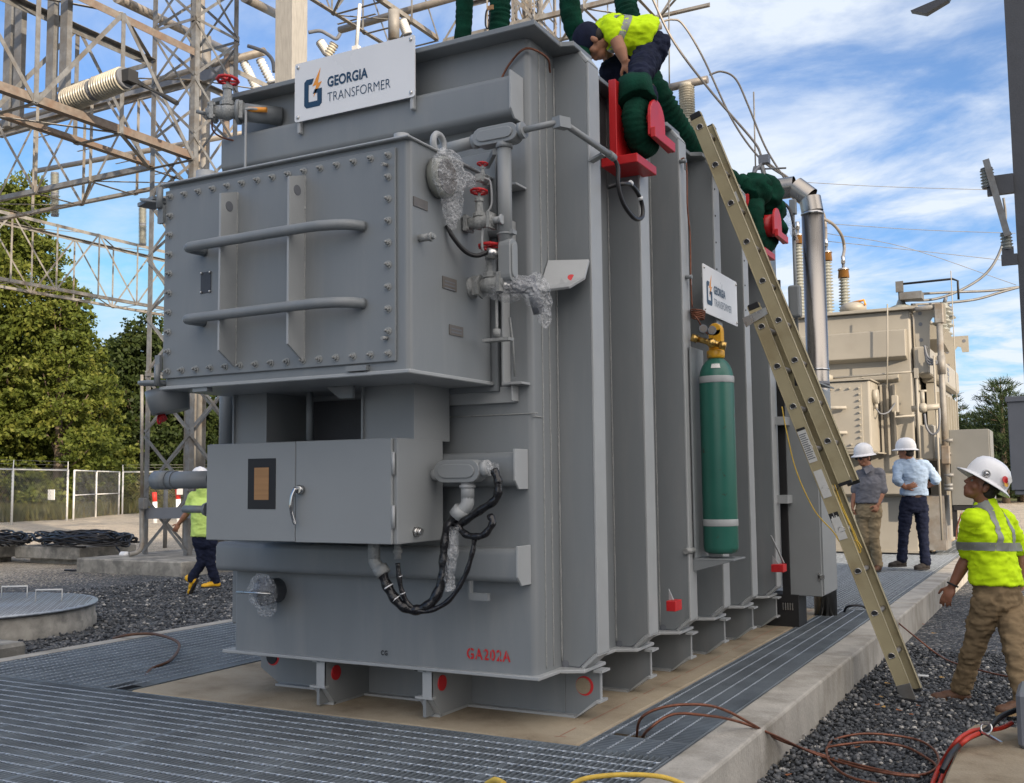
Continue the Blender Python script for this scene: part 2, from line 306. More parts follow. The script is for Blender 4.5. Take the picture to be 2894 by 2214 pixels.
# ------------------------------------------------------------------ the setting
GZ = -0.27
def gravelmat():
    m, t, b = newmat('crushed_stone'); n = t.nodes.new; l = t.links.new
    geo = n('ShaderNodeTexCoord').outputs['Object']; sep = n('ShaderNodeSeparateXYZ'); l(geo, sep.inputs[0])
    def vor(scale):
        v = n('ShaderNodeTexVoronoi'); v.inputs['Scale'].default_value = scale; v.inputs['Randomness'].default_value = 1; l(geo, v.inputs['Vector']); return v
    v1 = vor(42); s1 = n('ShaderNodeSeparateColor'); l(v1.outputs['Color'], s1.inputs[0])
    def ramp(fac, stops):
        r = n('ShaderNodeValToRGB'); e = r.color_ramp.elements
        while len(e) < len(stops): e.new(.5)
        for k, (p, c) in enumerate(stops): e[k].position = p; e[k].color = (*c, 1)
        l(fac, r.inputs[0]); return r.outputs[0]
    dark = ramp(s1.outputs[0], [(0, (.022,.025,.03)), (.45, (.05,.056,.064)), (.75, (.085,.092,.10)), (.9, (.16,.165,.17)), (1, (.42,.41,.39))])
    lite = ramp(s1.outputs[1], [(0, (.20,.18,.15)), (.4, (.44,.375,.285)), (.8, (.62,.535,.41)), (1, (.74,.66,.53))])
    nz = n('ShaderNodeTexNoise'); nz.inputs['Scale'].default_value = .5; nz.inputs['Detail'].default_value = 9; nz.inputs['Roughness'].default_value = .65; l(geo, nz.inputs['Vector'])
    # distance from the dark stone laid round the pads: x < -12 turns to tan stone, patchy
    a = n('ShaderNodeMath'); a.operation = 'MULTIPLY_ADD'; l(nz.outputs[0], a.inputs[0]); a.inputs[1].default_value = 5.0; l(sep.outputs[0], a.inputs[2])
    mr = n('ShaderNodeMapRange'); mr.inputs[1].default_value = -8.6; mr.inputs[2].default_value = -12.8; l(a.outputs[0], mr.inputs[0])
    a2 = n('ShaderNodeMath'); a2.operation = 'MULTIPLY_ADD'; l(nz.outputs[0], a2.inputs[0]); a2.inputs[1].default_value = -9; l(sep.outputs[1], a2.inputs[2])
    mr2 = n('ShaderNodeMapRange'); mr2.inputs[1].default_value = 12; mr2.inputs[2].default_value = 17; l(a2.outputs[0], mr2.inputs[0])
    mxx = n('ShaderNodeMath'); mxx.operation = 'MAXIMUM'; l(mr.outputs[0], mxx.inputs[0]); l(mr2.outputs[0], mxx.inputs[1])
    # per-stone mixing of the two colours
    c = n('ShaderNodeMath'); c.operation = 'SUBTRACT'; l(mxx.outputs[0], c.inputs[0]); l(s1.outputs[2], c.inputs[1])
    st = n('ShaderNodeMapRange'); st.inputs[1].default_value = -.12; st.inputs[2].default_value = .12; l(c.outputs[0], st.inputs[0])
    mx = n('ShaderNodeMixRGB'); l(st.outputs[0], mx.inputs[0]); l(dark, mx.inputs[1]); l(lite, mx.inputs[2])
    nb = n('ShaderNodeTexNoise'); nb.inputs['Scale'].default_value = 1.6; nb.inputs['Detail'].default_value = 6; l(geo, nb.inputs['Vector'])
    mv = n('ShaderNodeMapRange'); mv.inputs[1].default_value = .3; mv.inputs[2].default_value = .7; mv.inputs[3].default_value = .78; mv.inputs[4].default_value = 1.2; l(nb.outputs[0], mv.inputs[0])
    ml = n('ShaderNodeMixRGB'); ml.blend_type = 'MULTIPLY'; ml.inputs[0].default_value = 1; l(mx.outputs[0], ml.inputs[1]); l(mv.outputs[0], ml.inputs[2])
    l(ml.outputs[0], b.inputs['Base Color']); b.inputs['Roughness'].default_value = .85
    bp = n('ShaderNodeBump'); bp.inputs['Strength'].default_value = 1; bp.inputs['Distance'].default_value = .03; bp.invert = True; l(v1.outputs['Distance'], bp.inputs['Height']); l(bp.outputs[0], b.inputs['Normal'])
    return m
M['gravel'] = gravelmat()
def stonemat(name, light):
    m, t, b = newmat(name); n = t.nodes.new; l = t.links.new
    g = n('ShaderNodeNewGeometry'); r = n('ShaderNodeValToRGB'); e = r.color_ramp.elements
    st = [(0,(.020,.023,.028)),(.5,(.052,.058,.066)),(.78,(.095,.10,.108)),(.92,(.19,.19,.19)),(1,(.46,.44,.40))]
    while len(e) < len(st): e.new(.5)
    for k,(p,c) in enumerate(st): e[k].position = p; e[k].color = (*c, 1)
    l(g.outputs['Random Per Island'], r.inputs[0]); l(r.outputs[0], b.inputs['Base Color']); b.inputs['Roughness'].default_value = .7
    return m
M['stone'] = stonemat('loose_stones', 0)
def grassmat():
    return mat('rough_grass', (.085,.105,.03), .9, 0, .35, .6, .6, 30, col2=(.17,.14,.06), c2scale=.35, c2lo=.45, c2hi=.65)
M['grass'] = grassmat()
# ground sheet, finer near the camera
b = MB(); xs = [-400,-120,-60,-40,-30,-20,-14,-10,-7,-4.62]; 
b.add([(-500,-300,GZ),(500,-300,GZ),(500,600,GZ),(-500,600,GZ)], [(0,1,2,3)]); struct(b.build('ground', 'gravel'))
# rough grass outside the fence
b = MB(); b.add([(-400,-60,GZ+.01),(-37.6,18,GZ+.01),(-37.9,26.9,GZ+.01),(-42,33.6,GZ+.01),(-30,62,GZ+.01),(80,66,GZ+.01),(400,66,GZ+.01),(400,590,GZ+.01),(-400,590,GZ+.01)], [list(range(9))]); struct(b.build('grass_verge', 'grass'))
# slab and kerbs
b = MB(); b.box((-2.76,-.13,-.25),(.28,5.61,0)); o = b.build('concrete_slab', 'slab', bevel=.012); struct(o)
b = MB(); b.box((-.02-1.42,14.0,-.25),(.30,20,0.02)); struct(b.build('far_concrete_slab', 'slab', bevel=.012))
b = MB(); ys = [-5,-.62,2.95,6.4,9.8,13.4,17,21]
for i in range(len(ys)-1): b.box((.775,ys[i]+.004,-.6),(1.0,ys[i+1]-.004,.004*(i%2)))
b.box((-4.75,21,-.6),(1.0,21.2,0)); struct(b.build('kerb', 'conc', bevel=.014, seg=2))
b = MB(); b.box((-4.62,-8,-.6),(-4.47,21,0)); struct(b.build('left_kerb', 'conc', bevel=.012))
# pit below the gratings, its floor a plain dark colour
b = MB(); b.add([(-4.47,-8,-.16),(.775,-8,-.16),(.775,21,-.16),(-4.47,21,-.16)], [(0,1,2,3)]); struct(b.build('sump_floor', mat('dark_pit_floor', (.035,.038,.042), .8)))
def grating(name, x0, x1, y0, y1, along, pitch=.03, rod=.1, skip=None, z=0.0):
    g = MB(); h = .034; t = .0055
    if along == 'y':
        n = int((x1-x0)/pitch)
        for i in range(n+1):
            x = x0+i*pitch
            yy = y0
            if skip and skip[0] < x < skip[1]:
                if skip[2] > y0+.01: g.box((x,y0,z-h),(x+t,skip[2],z))
                yy = skip[3]
                if yy >= y1: continue
            g.box((x,yy,z-h),(x+t,y1,z))
    else:
        n = int((y1-y0)/pitch)
        for i in range(n+1):
            y = y0+i*pitch
            if skip and skip[2] < y < skip[3]:
                if skip[0] > x0+.01: g.box((x0,y,z-h),(skip[0],y+t,z))
                if skip[1] < x1-.01: g.box((skip[1],y,z-h),(x1,y+t,z))
                continue
            g.box((x0,y,z-h),(x1,y+t,z))
    o = g.build(name, 'grate'); struct(o)
    r = MB()                                    # twisted square cross rods, sitting a hair proud
    if along == 'y':
        k = int((y1-y0)/rod); L_ = [((x0,y0+.04+j*rod),(x1,y0+.04+j*rod)) for j in range(k)]
    else:
        k = int((x1-x0)/rod); L_ = [((x0+.04+j*rod,y0),(x0+.04+j*rod,y1)) for j in range(k)]
    for (a0,b0),(a1,b1) in L_:
        if skip:
            if along == 'y' and skip[2] < b0 < skip[3]: continue
            if along == 'x' and skip[0] < a0 < skip[1]:
                pass
        p, q = Vector((a0,b0,z-.001)), Vector((a1,b1,z-.001)); d = (q-p); ln = d.length; d.normalize(); st = .022; nn = max(2, int(ln/st)); x = d.cross(Vector((0,0,1))); vs = []
        for i in range(nn+1):
            a = i*math.pi/3.2
            for c in range(4):
                an = a+c*math.pi/2; vs.append(p+d*(ln*i/nn)+(x*math.cos(an)+Vector((0,0,1))*math.sin(an))*.0052)
        r.add(vs, [(i*4+c, i*4+(c+1)%4, (i+1)*4+(c+1)%4, (i+1)*4+c) for i in range(nn) for c in range(4)])
    struct(r.build(name.replace('grating','cross_rods'), 'gratel'))
    e = MB()                                    # banding round the panel
    e.box((x0,y0,z-h),(x1,y0+t,z+.0015)); e.box((x0,y1-t,z-h),(x1,y1,z+.0015)); e.box((x0,y0+t,z-h),(x0+t,y1-t,z+.0015)); e.box((x1-t,y0+t,z-h),(x1,y1-t,z+.0015))
    struct(e.build(name.replace('grating','edge_band'), 'grate'))
grating('front_grating', -4.45, .755, -4.9, -.15, 'y')
b = MB()
for k in range(1,6):
    for dx in (-.006,.006): b.box((-4.45+.915*k+dx,-4.9,-.034),(-4.45+.915*k+dx+.005,-.16,.0012))
b.box((-4.45,-2.45,-.034),(.755,-2.444,.0025)); b.box((-4.45,-2.432,-.034),(.755,-2.426,.0025)); struct(b.build('panel_bands', 'grate'))
grating('side_grating', .30, .765, .12, 5.63, 'x', skip=(.30,.52,.12,.30))
grating('corner_grating', .30, .765, -.14, .115, 'x')
grating('left_grating', -4.45, -2.78, -.14, 12, 'x', skip=(-3.02,-2.78,-.12,.1))
grating('far_grating', -2.76, .765, 5.65, 13.9, 'y', pitch=.04)
grating('beyond_grating', .32, .765, 13.9, 20.8, 'x', pitch=.04)
struct(MB().box((.775-.012,-4.9,-.03),(.772,20.8,.002)).build('side_edge_angle', 'grate'))
# loose stones: one crushed-stone layer on the ground near the camera
def stones(name, n, region, smin, smax):
    pts = region(n); n = len(pts)
    ico = np.array([(0,0,1),(.89,0,.45),(.28,.85,.45),(-.72,.53,.45),(-.72,-.53,.45),(.28,-.85,.45),(.72,.53,-.45),(-.28,.85,-.45),(-.89,0,-.45),(-.28,-.85,-.45),(.72,-.53,-.45),(0,0,-1)])
    fc = np.array([(0,1,2),(0,2,3),(0,3,4),(0,4,5),(0,5,1),(1,6,2),(2,7,3),(3,8,4),(4,9,5),(5,10,1),(6,7,2),(7,8,3),(8,9,4),(9,10,5),(10,6,1),(6,11,7),(7,11,8),(8,11,9),(9,11,10),(10,11,6)])
    V = np.repeat(ico[None], n, 0)*(1+rng.uniform(-.32,.32,(n,12,1)))*rng.uniform(.55,1.15,(n,1,3))
    q = rng.normal(size=(n,4)); q /= np.linalg.norm(q,axis=1)[:,None]; w,x,y,z = q.T
    Rm = np.stack([1-2*(y*y+z*z),2*(x*y-w*z),2*(x*z+w*y),2*(x*y+w*z),1-2*(x*x+z*z),2*(y*z-w*x),2*(x*z-w*y),2*(y*z+w*x),1-2*(x*x+y*y)],1).reshape(n,3,3)
    V = np.einsum('nij,nkj->nki', Rm, V)*rng.uniform(smin,smax,(n,1,1))*np.array([1,1,.8])
    V = V+pts[:,None,:]; F = (fc[None]+12*np.arange(n)[:,None,None]).reshape(-1,3)
    o = npmesh(name, V.reshape(-1,3), F, 'stone', kind='stuff'); return o
def reg_right(n):
    x = rng.uniform(1.0, 3.6, n); y = -2.6+9.6*rng.power(1.0, n)*rng.uniform(0,1,n)**.35
    bank = np.clip(.05*(1.25-x)/.25, 0, .05); p = np.stack([x,y,GZ+.004+bank*rng.uniform(0,1,n)+.006*rng.normal(size=n)],1)
    return p
stones('near_loose_gravel', 40000, lambda n: np.stack([*(lambda x,y:(x,y,GZ+.004+np.clip(.05*(1.3-x)/.3,0,.05)*rng.uniform(.3,1,n)+.008*rng.normal(size=n)))(rng.uniform(1.0,3.3,n), rng.uniform(-2.2,5.2,n))],1), .010, .020)
stones('left_loose_gravel', 16000, lambda n: np.stack([rng.uniform(-10.5,-4.63,n), rng.uniform(0.5,8.5,n), GZ+.004+.01*rng.normal(size=n)],1), .013, .027)
# unseen hall added far to the right, sized to throw shade over the pad
t = thing('added_shade_hall', 'unseen tall ribbed metal hall added right of the yard to shade the pad', 'shade blocker', (40,-20,GZ))
b = MB(); b.box((38,-60,GZ),(41.5,-11.8,22.0)); b.build('added_shade_hall_wall', 'shadehallsiding', t)
b = MB()
for i in range(79): b.box((37.96,-59.9+i*.6,GZ+.3),(37.998,-59.7+i*.6,21.9))
b.build('added_shade_hall_rib', 'shadehallsiding', t); MB().box((37.7,-60.3,22.003),(41.8,-11.5,22.3)).build('added_shade_hall_roof', 'winddark', t)
# ------------------------------------------------------------------ the new transformer
T = thing('power_transformer', 'large light grey power transformer tank with ribbed side walls, standing on the tan slab', 'transformer', (-1.0, 2.3, 0))
RY = [.3015+.7456*i for i in range(6)]; RW = .1445; SY = [.4225+.7456*i for i in range(6)]
TL = 5.25                                                     # tank length
def rrect(x0,y0,x1,y1,r,z,n=5):
    out = []
    for cx,cy,a0 in ((x1-r,y0+r,-90),(x1-r,y1-r,0),(x0+r,y1-r,90),(x0+r,y0+r,180)):
        for k in range(n+1):
            a = R(a0+90*k/n); out.append((cx+r*math.cos(a), cy+r*math.sin(a), z))
    return out
b = MB(); pl = rrect(-2.04,0,0,TL,.035,.28); n = len(pl); d = Vector((0,0,3.36))
b.add([Vector(p) for p in pl]+[Vector(p)+d for p in pl], [(i,(i+1)%n,n+(i+1)%n,n+i) for i in range(n)], True); tank = b.build('tank_wall', 'grey', T)
b = MB()   # weld seams on the tank corner and wall
for (x,y0,z0,z1) in ((.002,.115,.3,3.6),(.002,.20,.3,3.6)): 
    pts = [(x,y0+random.uniform(-.001,.001),z0+(z1-z0)*k/120) for k in range(121)]; b.tube(pts, [.0035+random.random()*.0025 for _ in pts], 6)
b.tube([(-1.9+1.93*k/60,-.002+random.uniform(-.001,.001),1.615) for k in range(61)], .004, 6)
b.tube([(.002,.0+.1*k/8,1.6) for k in range(9)], .004, 6)
b.build('weld_seam', 'weld', tank)
# base plate with the step round every rib foot
b = MB(); poly = [(-2.10,-.03,.262),(.03,-.03,.262)]
x1 = .035
for i,y in enumerate(RY):
    poly += [(x1,SY[i]-.22,.262),(.15,SY[i]-.16,.262),(.15,SY[i]+.12,.262),(x1,SY[i]+.17,.262)]
poly += [(x1,TL+.03,.262),(-2.10,TL+.03,.262)]
b.prism(poly, (0,0,.018)); b.build('base_plate', 'greyedge', T, bevel=.003)
# top rim with its steps
b = MB(); poly = [(-2.16,-.12,3.63),(.10,-.12,3.63),(.095,.20,3.63),(.165,.225,3.63)]
for i,y in enumerate(RY):
    poly += [(.165,y+RW+.02,3.63)]
    if i < 5: poly += [(.09,y+RW+.06,3.63),(.09,RY[i+1]-.12,3.63),(.165,RY[i+1]-.08,3.63)]
poly += [(.09,RY[5]+RW+.05,3.63),(.09,TL+.1,3.63),(-2.16,TL+.1,3.63)]
b.prism(poly, (0,0,.03)); b.build('top_rim', 'grey', T, bevel=.004)
MB().box((-2.0,.1,3.664),(-.1,TL-.1,3.70)).build('cover_plate', 'grey', T, bevel=.005)
# side ribs: web, flange, top and bottom chamfer caps
for i,y in enumerate(RY):
    web = MB(); web.prism([(0.0,y,.285),(.10,y,.285),(.200,y,.37),(.200,y,3.55),(.150,y,3.625),(0,y,3.625)], (0,.012,0)); w = web.build('rib', 'grey', T, bevel=.002)
    fl = MB(); fl.box((.200,y,.355),(.214,y+RW,3.56))
    fl.hexa([(.108,y-.0,.285),(.125,y,.275),(.125,y+RW,.275),(.108,y+RW,.285),(.198,y,.362),(.214,y,.350),(.214,y+RW,.350),(.198,y+RW,.362)])
    fl.hexa([(.198,y,3.556),(.214,y,3.566),(.214,y+RW,3.566),(.198,y+RW,3.556),(.150,y,3.622),(.168,y,3.632),(.168,y+RW,3.632),(.150,y+RW,3.622)])
    fl.build('rib_flange', 'greyedge', w, bevel=.003)
    cut = MB(); cut.lathe([(.020,0),(.020,.004)], (.022,y-.001,.297), (0,-1,0), 16); cut.build('drain_cutout', 'cabdark', w) if i < 3 else None
    wb = MB(); pts = [(.004,y-.006,.31+3.25*k/90) for k in range(91)]; wb.tube(pts, [.004+random.random()*.003 for _ in pts], 6); wb.build('weld_seam', 'weld', w)
# rows of small studs in the bays
for yy,zs in ((.72-.24+.03,[.5+.195*k for k in range(15)]),):
    b = MB()
    for z in zs: b.cyl((.003,yy,z),(.02,yy,z),.009,6)
    bs(b, 'stud', 'weld', T)
b = MB()
for z in [3.4,3.2,3.0,2.8,2.6]: b.cyl((.215,RY[4]+.03,z),(.219,RY[4]+.03,z),.007,8); b.cyl((.215,RY[3]+.03,z),(.219,RY[3]+.03,z),.007,8)
bs(b, 'flange_hole', 'dark', T)
# skids: cross members with chamfered ends
for i,y in enumerate(SY):
    web = MB(); web.prism([(-2.04,y,.002),(.03,y,.002),(.165,y,.095),(.165,y,.26),(-2.20,y,.26),(-2.20,y,.095)], (0,.012,0)); w = web.build('skid_beam', 'grey', T, bevel=.002)
    fl = MB(); fl.box((-2.04,y-.045,-.0),(.03,y+.055,.012)); fl.hexa([(.03,y-.045,0),(.035,y-.045,-.001),(.035,y+.055,-.001),(.03,y+.055,0),(.152,y-.045,.098),(.17,y-.045,.09),(.17,y+.055,.09),(.152,y+.055,.098)])
    fl.box((.15,y-.05,.248),(.20,y+.06,.2605)); fl.box((.160,y-.05,.09),(.185,y+.06,.103)); fl.box((.165,y-.004,.103),(.172,y+.016,.248)); fl.build('skid_flange', 'greyedge', w)
def holed_end(y):                                    # tow eyes
    for x in (.075,-2.10):
        o = MB().lathe([(.052,0),(.052,.016)], (x,y+.014,.165), (0,-1,0), 20).build('red_tow_hole', 'red', T)
        MB().lathe([(.043,0),(.043,.004)], (x-.006,y-.003,.165), (0,-1,0), 20).build('hole_shadow', 'slab' if x > 0 else 'dark', o)
        if x > 0: MB().box((x-.125,y-.006,.012),(x-.115,y,.25)).build('doubler_edge', 'grey', o)
holed_end(SY[0])
for x0 in (-1.44,-.72):                              # two lengthways runners whose ends face the camera
    b = MB(); b.box((x0+.035,.0,.012),(x0+.055,4.7,.26)); 
    w = b.build('runner', 'grey', T)
    f = MB(); f.box((x0,.002,.248),(x0+.09,4.7,.2605)); f.box((x0,.08,-.0),(x0+.09,4.7,.013))
    f.box((x0+.034,-.002,.12),(x0+.092,.010,.249))
    f.box((x0-.01,-.008,.108),(x0+.10,.03,.12)); f.hexa([(x0,.02,.098),(x0+.09,.02,.098),(x0+.09,.10,.0),(x0,.10,.0),(x0,.02,.11),(x0+.09,.02,.11),(x0+.09,.11,.014),(x0,.11,.014)]); f.build('runner_flange', 'greyedge', w)
    s = MB(); s.prism([(x0+.092,.0,.12),(x0+.092,.09,.015),(x0+.092,.42,.015),(x0+.092,.42,.25),(x0+.092,0,.25)], (-.004,0,0)); s.build('gusset', 'greybox', w)
    r_ = MB().lathe([(.042,0),(.042,.012)], (x0+.098,.10,.18), (-1,0,0), 20).build('red_tow_hole', 'red', w)
MB().lathe([(.028,0),(.028,.006)], (-1.0,.418,.19), (0,-1,0), 18).build('black_hole', 'dark', T)
# four horizontal stiffener beams on the end wall (box channels with end plates)
def stiff(z0, z1, xr, xl=-2.06, dep=.13):
    r = .035; n = 5; pr = []
    for cy,cz,a0 in ((-dep+r,z0+r,180),(-dep+r,z1-r,90)):
        for k in range(n+1):
            a = R(a0+(-90)*0+ (90*k/n if a0 == 180 else 90*(1-k/n)+0)); 
            pr.append((cy,cz,a0,k))
    prof = [(0,z0)]+[(-dep+r-r*math.sin(R(90*k/n)), z0+r-r*math.cos(R(90*k/n))) for k in range(n+1)]+[(-dep+r-r*math.cos(R(90*k/n)), z1-r+r*math.sin(R(90*k/n))) for k in range(n+1)]+[(0,z1)]
    b = MB(); m_ = len(prof); vs = [(xl,y,z) for y,z in prof]+[(xr,y,z) for y,z in prof]
    b.add(vs, [(i,m_+i,m_+i+1,i+1) for i in range(m_-1)], True); b.add([(xl,y,z) for y,z in prof], [list(range(m_))]); b.add([(xr,y,z) for y,z in prof], [list(range(m_))[::-1]])
    w = b.build('stiffener_beam', 'grey', T)
    e = MB(); e.prism([(xr+.001,0,z0-.015),(xr+.001,-dep+.03,z0-.015),(xr+.001,-dep-.012,z0+.03),(xr+.001,-dep-.012,z1+.015),(xr+.001,0,z1+.015)], (.012,0,0)); e.build('end_plate', 'greyedge', w, bevel=.002)
    return w
stiff(3.175,3.395,-.045); stiff(.755,.925,-.035); stiff(1.24,1.415,-.045)
stiff(2.55,2.62,-.10, dep=.10)
# frame plates behind the cabinet
b = MB(); b.box((-1.82,-.001,1.735),(-.175,-.055,3.02)); b.build('mounting_frame', 'grey', T, bevel=.004)
b = MB(); b.box((-1.9,-.001,1.675),(-.09,-.03,1.76)); b.box((-.17,-.001,1.762),(-.13,-.028,3.0)); b.box((-.13,-.001,1.762),(-.012,-.10,1.775)); b.box((-.09,-.001,1.68),(-.082,-.07,1.762))
b.box((-.135,-.002,1.776),(-.127,-.085,3.0)); b.box((-.13,-.001,2.80),(-.02,-.12,2.812)); b.box((-.13,-.001,2.813),(-.12,-.12,2.93)); b.build('frame_bracket', 'greyedge', T, bevel=.002)
# ---- terminal cabinet with bolted cover
cab = MB(); pl = rrect(-1.77,-.83,-.205,-.056,.03,1.785); n = len(pl); d = Vector((0,0,1.08))
cab.add([Vector(p) for p in pl]+[Vector(p)+d for p in pl], [(i,(i+1)%n,n+(i+1)%n,n+i) for i in range(n)]+[list(range(n))[::-1], list(range(n,2*n))], False)
cabinet = cab.build('terminal_cabinet', 'grey', T)
MB().box((-1.79,-.86,2.866),(-.19,-.056,2.878)).build('cabinet_top', 'greyedge', cabinet, bevel=.004)
MB().box((-1.785,-.85,1.765),(-.195,-.056,1.784)).build('cabinet_bottom', 'greyedge', cabinet, bevel=.004)
MB().box((-1.765,-.845,1.825),(-.275,-.831,2.835)).build('cover_plate', 'grey', cabinet, bevel=.003)
b = MB()
def bolt(b, p, d=(0,-1,0), r=.013):
    p = Vector(p); d = Vector(d); b.lathe([(r*1.5,0),(r*1.5,.003)], p, d, 12, False); b.lathe([(r,.003),(r,.016)], p, d, 6, False); b.lathe([(r*.5,.016),(r*.5,.028),(r*.3,.030)], p, d, 8)
nx = 15; BL = []
for k in range(nx):
    x = -1.725+k*(1.41/(nx-1))
    for z in (2.80,1.862): BL.append((x,z))
for k in range(1,9):
    z = 1.862+k*(.938/9)
    for x in (-1.725,-.315): BL.append((x,z))
b0_ = None
for (x,z) in BL:
    if b0_ is None: bolt(b, (x,-.845,z)); b0_ = b.build('cover_bolt', 'weld', cabinet); o0 = (x,z)
    else: c = b0_.copy(); COL.objects.link(c); c.location = (x-o0[0],0,z-o0[1])
for z in (2.755,1.935): MB().cyl((-.322,-.845,z),(-.322,-.885,z-.006),.009,8).build('guide_stud', 'weld', cabinet)

for x,z0,z1 in ((-1.262,1.885,2.725),(-.822,1.885,2.745)):     # flat upright brackets
    f = MB(); f.prism([(x,-.846,z0-.03),(x,-.963,z0+.045),(x,-.963,z1),(x,-.846,z1+.035)], (.012,0,0)); s = f.build('handle_bracket', 'greyedge', cabinet)
    h = MB().lathe([(.026,0),(.026,.002)], (x+.0122,-.905,z1-.055), (1,0,0), 18).build('lifting_hole', 'cabdark', s)
    w = MB(); w.tube([(x+.013,-.846,z0-.03+(z1-z0+.06)*k/50) for k in range(51)], [.003+.003*random.random() for _ in range(51)], 5); w.build('weld_seam', 'weld', s)
for z in (2.475,2.105):                                        # grab rails
    h = MB(); h.tube(bez([(-1.475,-.846,z),(-1.485,-.93,z),(-1.47,-.955,z),(-1.38,-.965,z),(-.75,-.968,z+.003),(-.60,-.955,z+.003),(-.50,-.915,z+.003),(-.455,-.846,z+.003)], 6), .0255, 14); h.build('grab_rail', 'grey', cabinet)
b = MB(); b.box((-1.495,-.849,2.255),(-1.425,-.846,2.365)); o = b.build('small_blank_plate', 'winddark', cabinet)
b = MB()
for x in (-1.49,-1.43):
    for z in (2.26,2.36): b.ball((x,-.852,z),.0075,1)
b.build('screws', 'steel', o)
p = MB()
for (y0,y1,z0,z1) in ((-.80,-.68,2.555,2.60),(-.55,-.42,2.205,2.265),(-.49,-.36,1.985,2.035)): p.box((-.2035,y0,z0),(-.2005,y1,z1))
bs(p, 'etched_plate', 'plate', cabinet)
p = MB()
for (y0,z0,n_) in ((-.535,2.247,3),(-.475,2.02,2)):
    for k in range(n_): p.box((-.2002,y0,z0-.017*k),(-.1998,y0+.10,z0-.007-.017*k))
p.build('plate_text', 'cabdark', cabinet)
b = MB(); b.cyl((-.205,-.745,2.41),(-.15,-.745,2.41),.018,12); b.cyl((-.15,-.745,2.41),(-.135,-.745,2.41),.022,6); b.cyl((-.135,-.745,2.41),(-.12,-.745,2.41),.013,6); b.build('drain_plug', 'weld', cabinet)
b = MB(); b.cyl((-.31,-.74,2.878),(-.31,-.74,2.93),.038,20); b.cyl((-1.62,-.70,2.878),(-1.62,-.70,2.96),.05,20); b.lathe([(.09,0),(.09,.012),(.05,.02)], (-.95,-.62,2.878), (0,0,1), 24); bs(b, 'roof_cap', 'greyedge', cabinet)
b = MB(); b.ring((-.215,-.56,2.92), (1,0,0), .048, .017, 24, 6); b.build('lifting_eye', 'greyedge', cabinet, bevel=0)
# left-end fittings: duct halves and small hinges
b = MB(); b.lathe([(.02,0),(.10,.0),(.10,.012),(.02,.014)], (-1.86,-.80,2.80), (.25,-.2,1), 24); b.beam((-1.96,-.80,2.79),(-1.80,-.84,2.80),.10,.02); b.cyl((-1.78,-.87,2.74),(-1.78,-.87,2.85),.018,10); b.box((-1.80,-.865,2.66),(-1.76,-.845,2.76)); b.build('top_hinge_bracket', 'grey', cabinet)
b = MB(); b.lathe([(.115,0),(.13,.01),(.13,.025),(.09,.03)], (-1.87,-.74,1.80), (.05,-.05,1), 28); b.lathe([(.10,0),(.115,.09),(.115,.13)], (-1.85,-.70,1.66), (-.15,-.12,1), 24); b.cyl((-1.775,-.87,1.79),(-1.775,-.87,1.90),.016,10); b.box((-1.80,-.865,1.86),(-1.765,-.845,1.95)); b.build('bottom_pipe_flange', 'grey', cabinet)
def wheel(b, c, d, r, spokes=5):
    c = Vector(c); d = Vector(d).normalized(); b.ring(c, d, r, r*.16, 30, 8); x = d.orthogonal().normalized(); y = d.cross(x)
    for k in range(spokes):
        a = 2*math.pi*k/spokes; e = c+(x*math.cos(a)+y*math.sin(a))*r; b.beam(c, e, r*.28, r*.12)
    for k in range(spokes*2):
        a = math.pi*k/spokes; b.ball(c+(x*math.cos(a)+y*math.sin(a))*r*1.02, r*.2, 1)
    b.cyl(c-d*r*.2, c+d*r*.25, r*.25, 10)
def valve(parent, c, axis, wz, wr, s=1.0, pipe=None, mt='weld'):      # gate valve: body, bonnet, stem, hand wheel above
    c = Vector(c); a = Vector(axis).normalized(); b = MB()
    b.ball(c, .042*s, 2); b.lathe([(.033*s,-.09*s),(.033*s,.09*s)], c, a, 14)
    for t in (-.075,.065): b.beam(c+a*t*s, c+a*(t+.018)*s, .085*s, .085*s)
    b.lathe([(.036*s,0),(.036*s,.02*s),(.024*s,.025*s),(.020*s,.08*s),(.026*s,.082*s),(.026*s,.10*s),(.008*s,.102*s),(.008*s,wz-c.z)], c+Vector((0,0,.03*s)), (0,0,1), 8, False)
    for dx in (-1,1):
        for dz in (-1,1): b.cyl(c+a*(-.085*s)+Vector((0,0,dz*.03*s))+a.cross(Vector((0,0,1)))*dx*.03*s, c+a*(-.05*s)+Vector((0,0,dz*.03*s))+a.cross(Vector((0,0,1)))*dx*.03*s, .008*s, 6)
    o = b.build('valve', mt, parent)
    w = MB(); wheel(w, (c.x,c.y,wz+.03*s), (0,.12,1), wr); w.build('hand_wheel', 'red', o)
    return o
valve(T, (-1.86,-.62,1.95), (1,0,0), 2.03, .042, .7)
v = MB(); v.cyl((-1.93,-.70,1.66),(-1.90,-.70,1.62),.02,10); v.ring((-1.915,-.72,1.62),(1,.5,0),.022,.006,16,6); v.build('red_cap', 'red', cabinet)
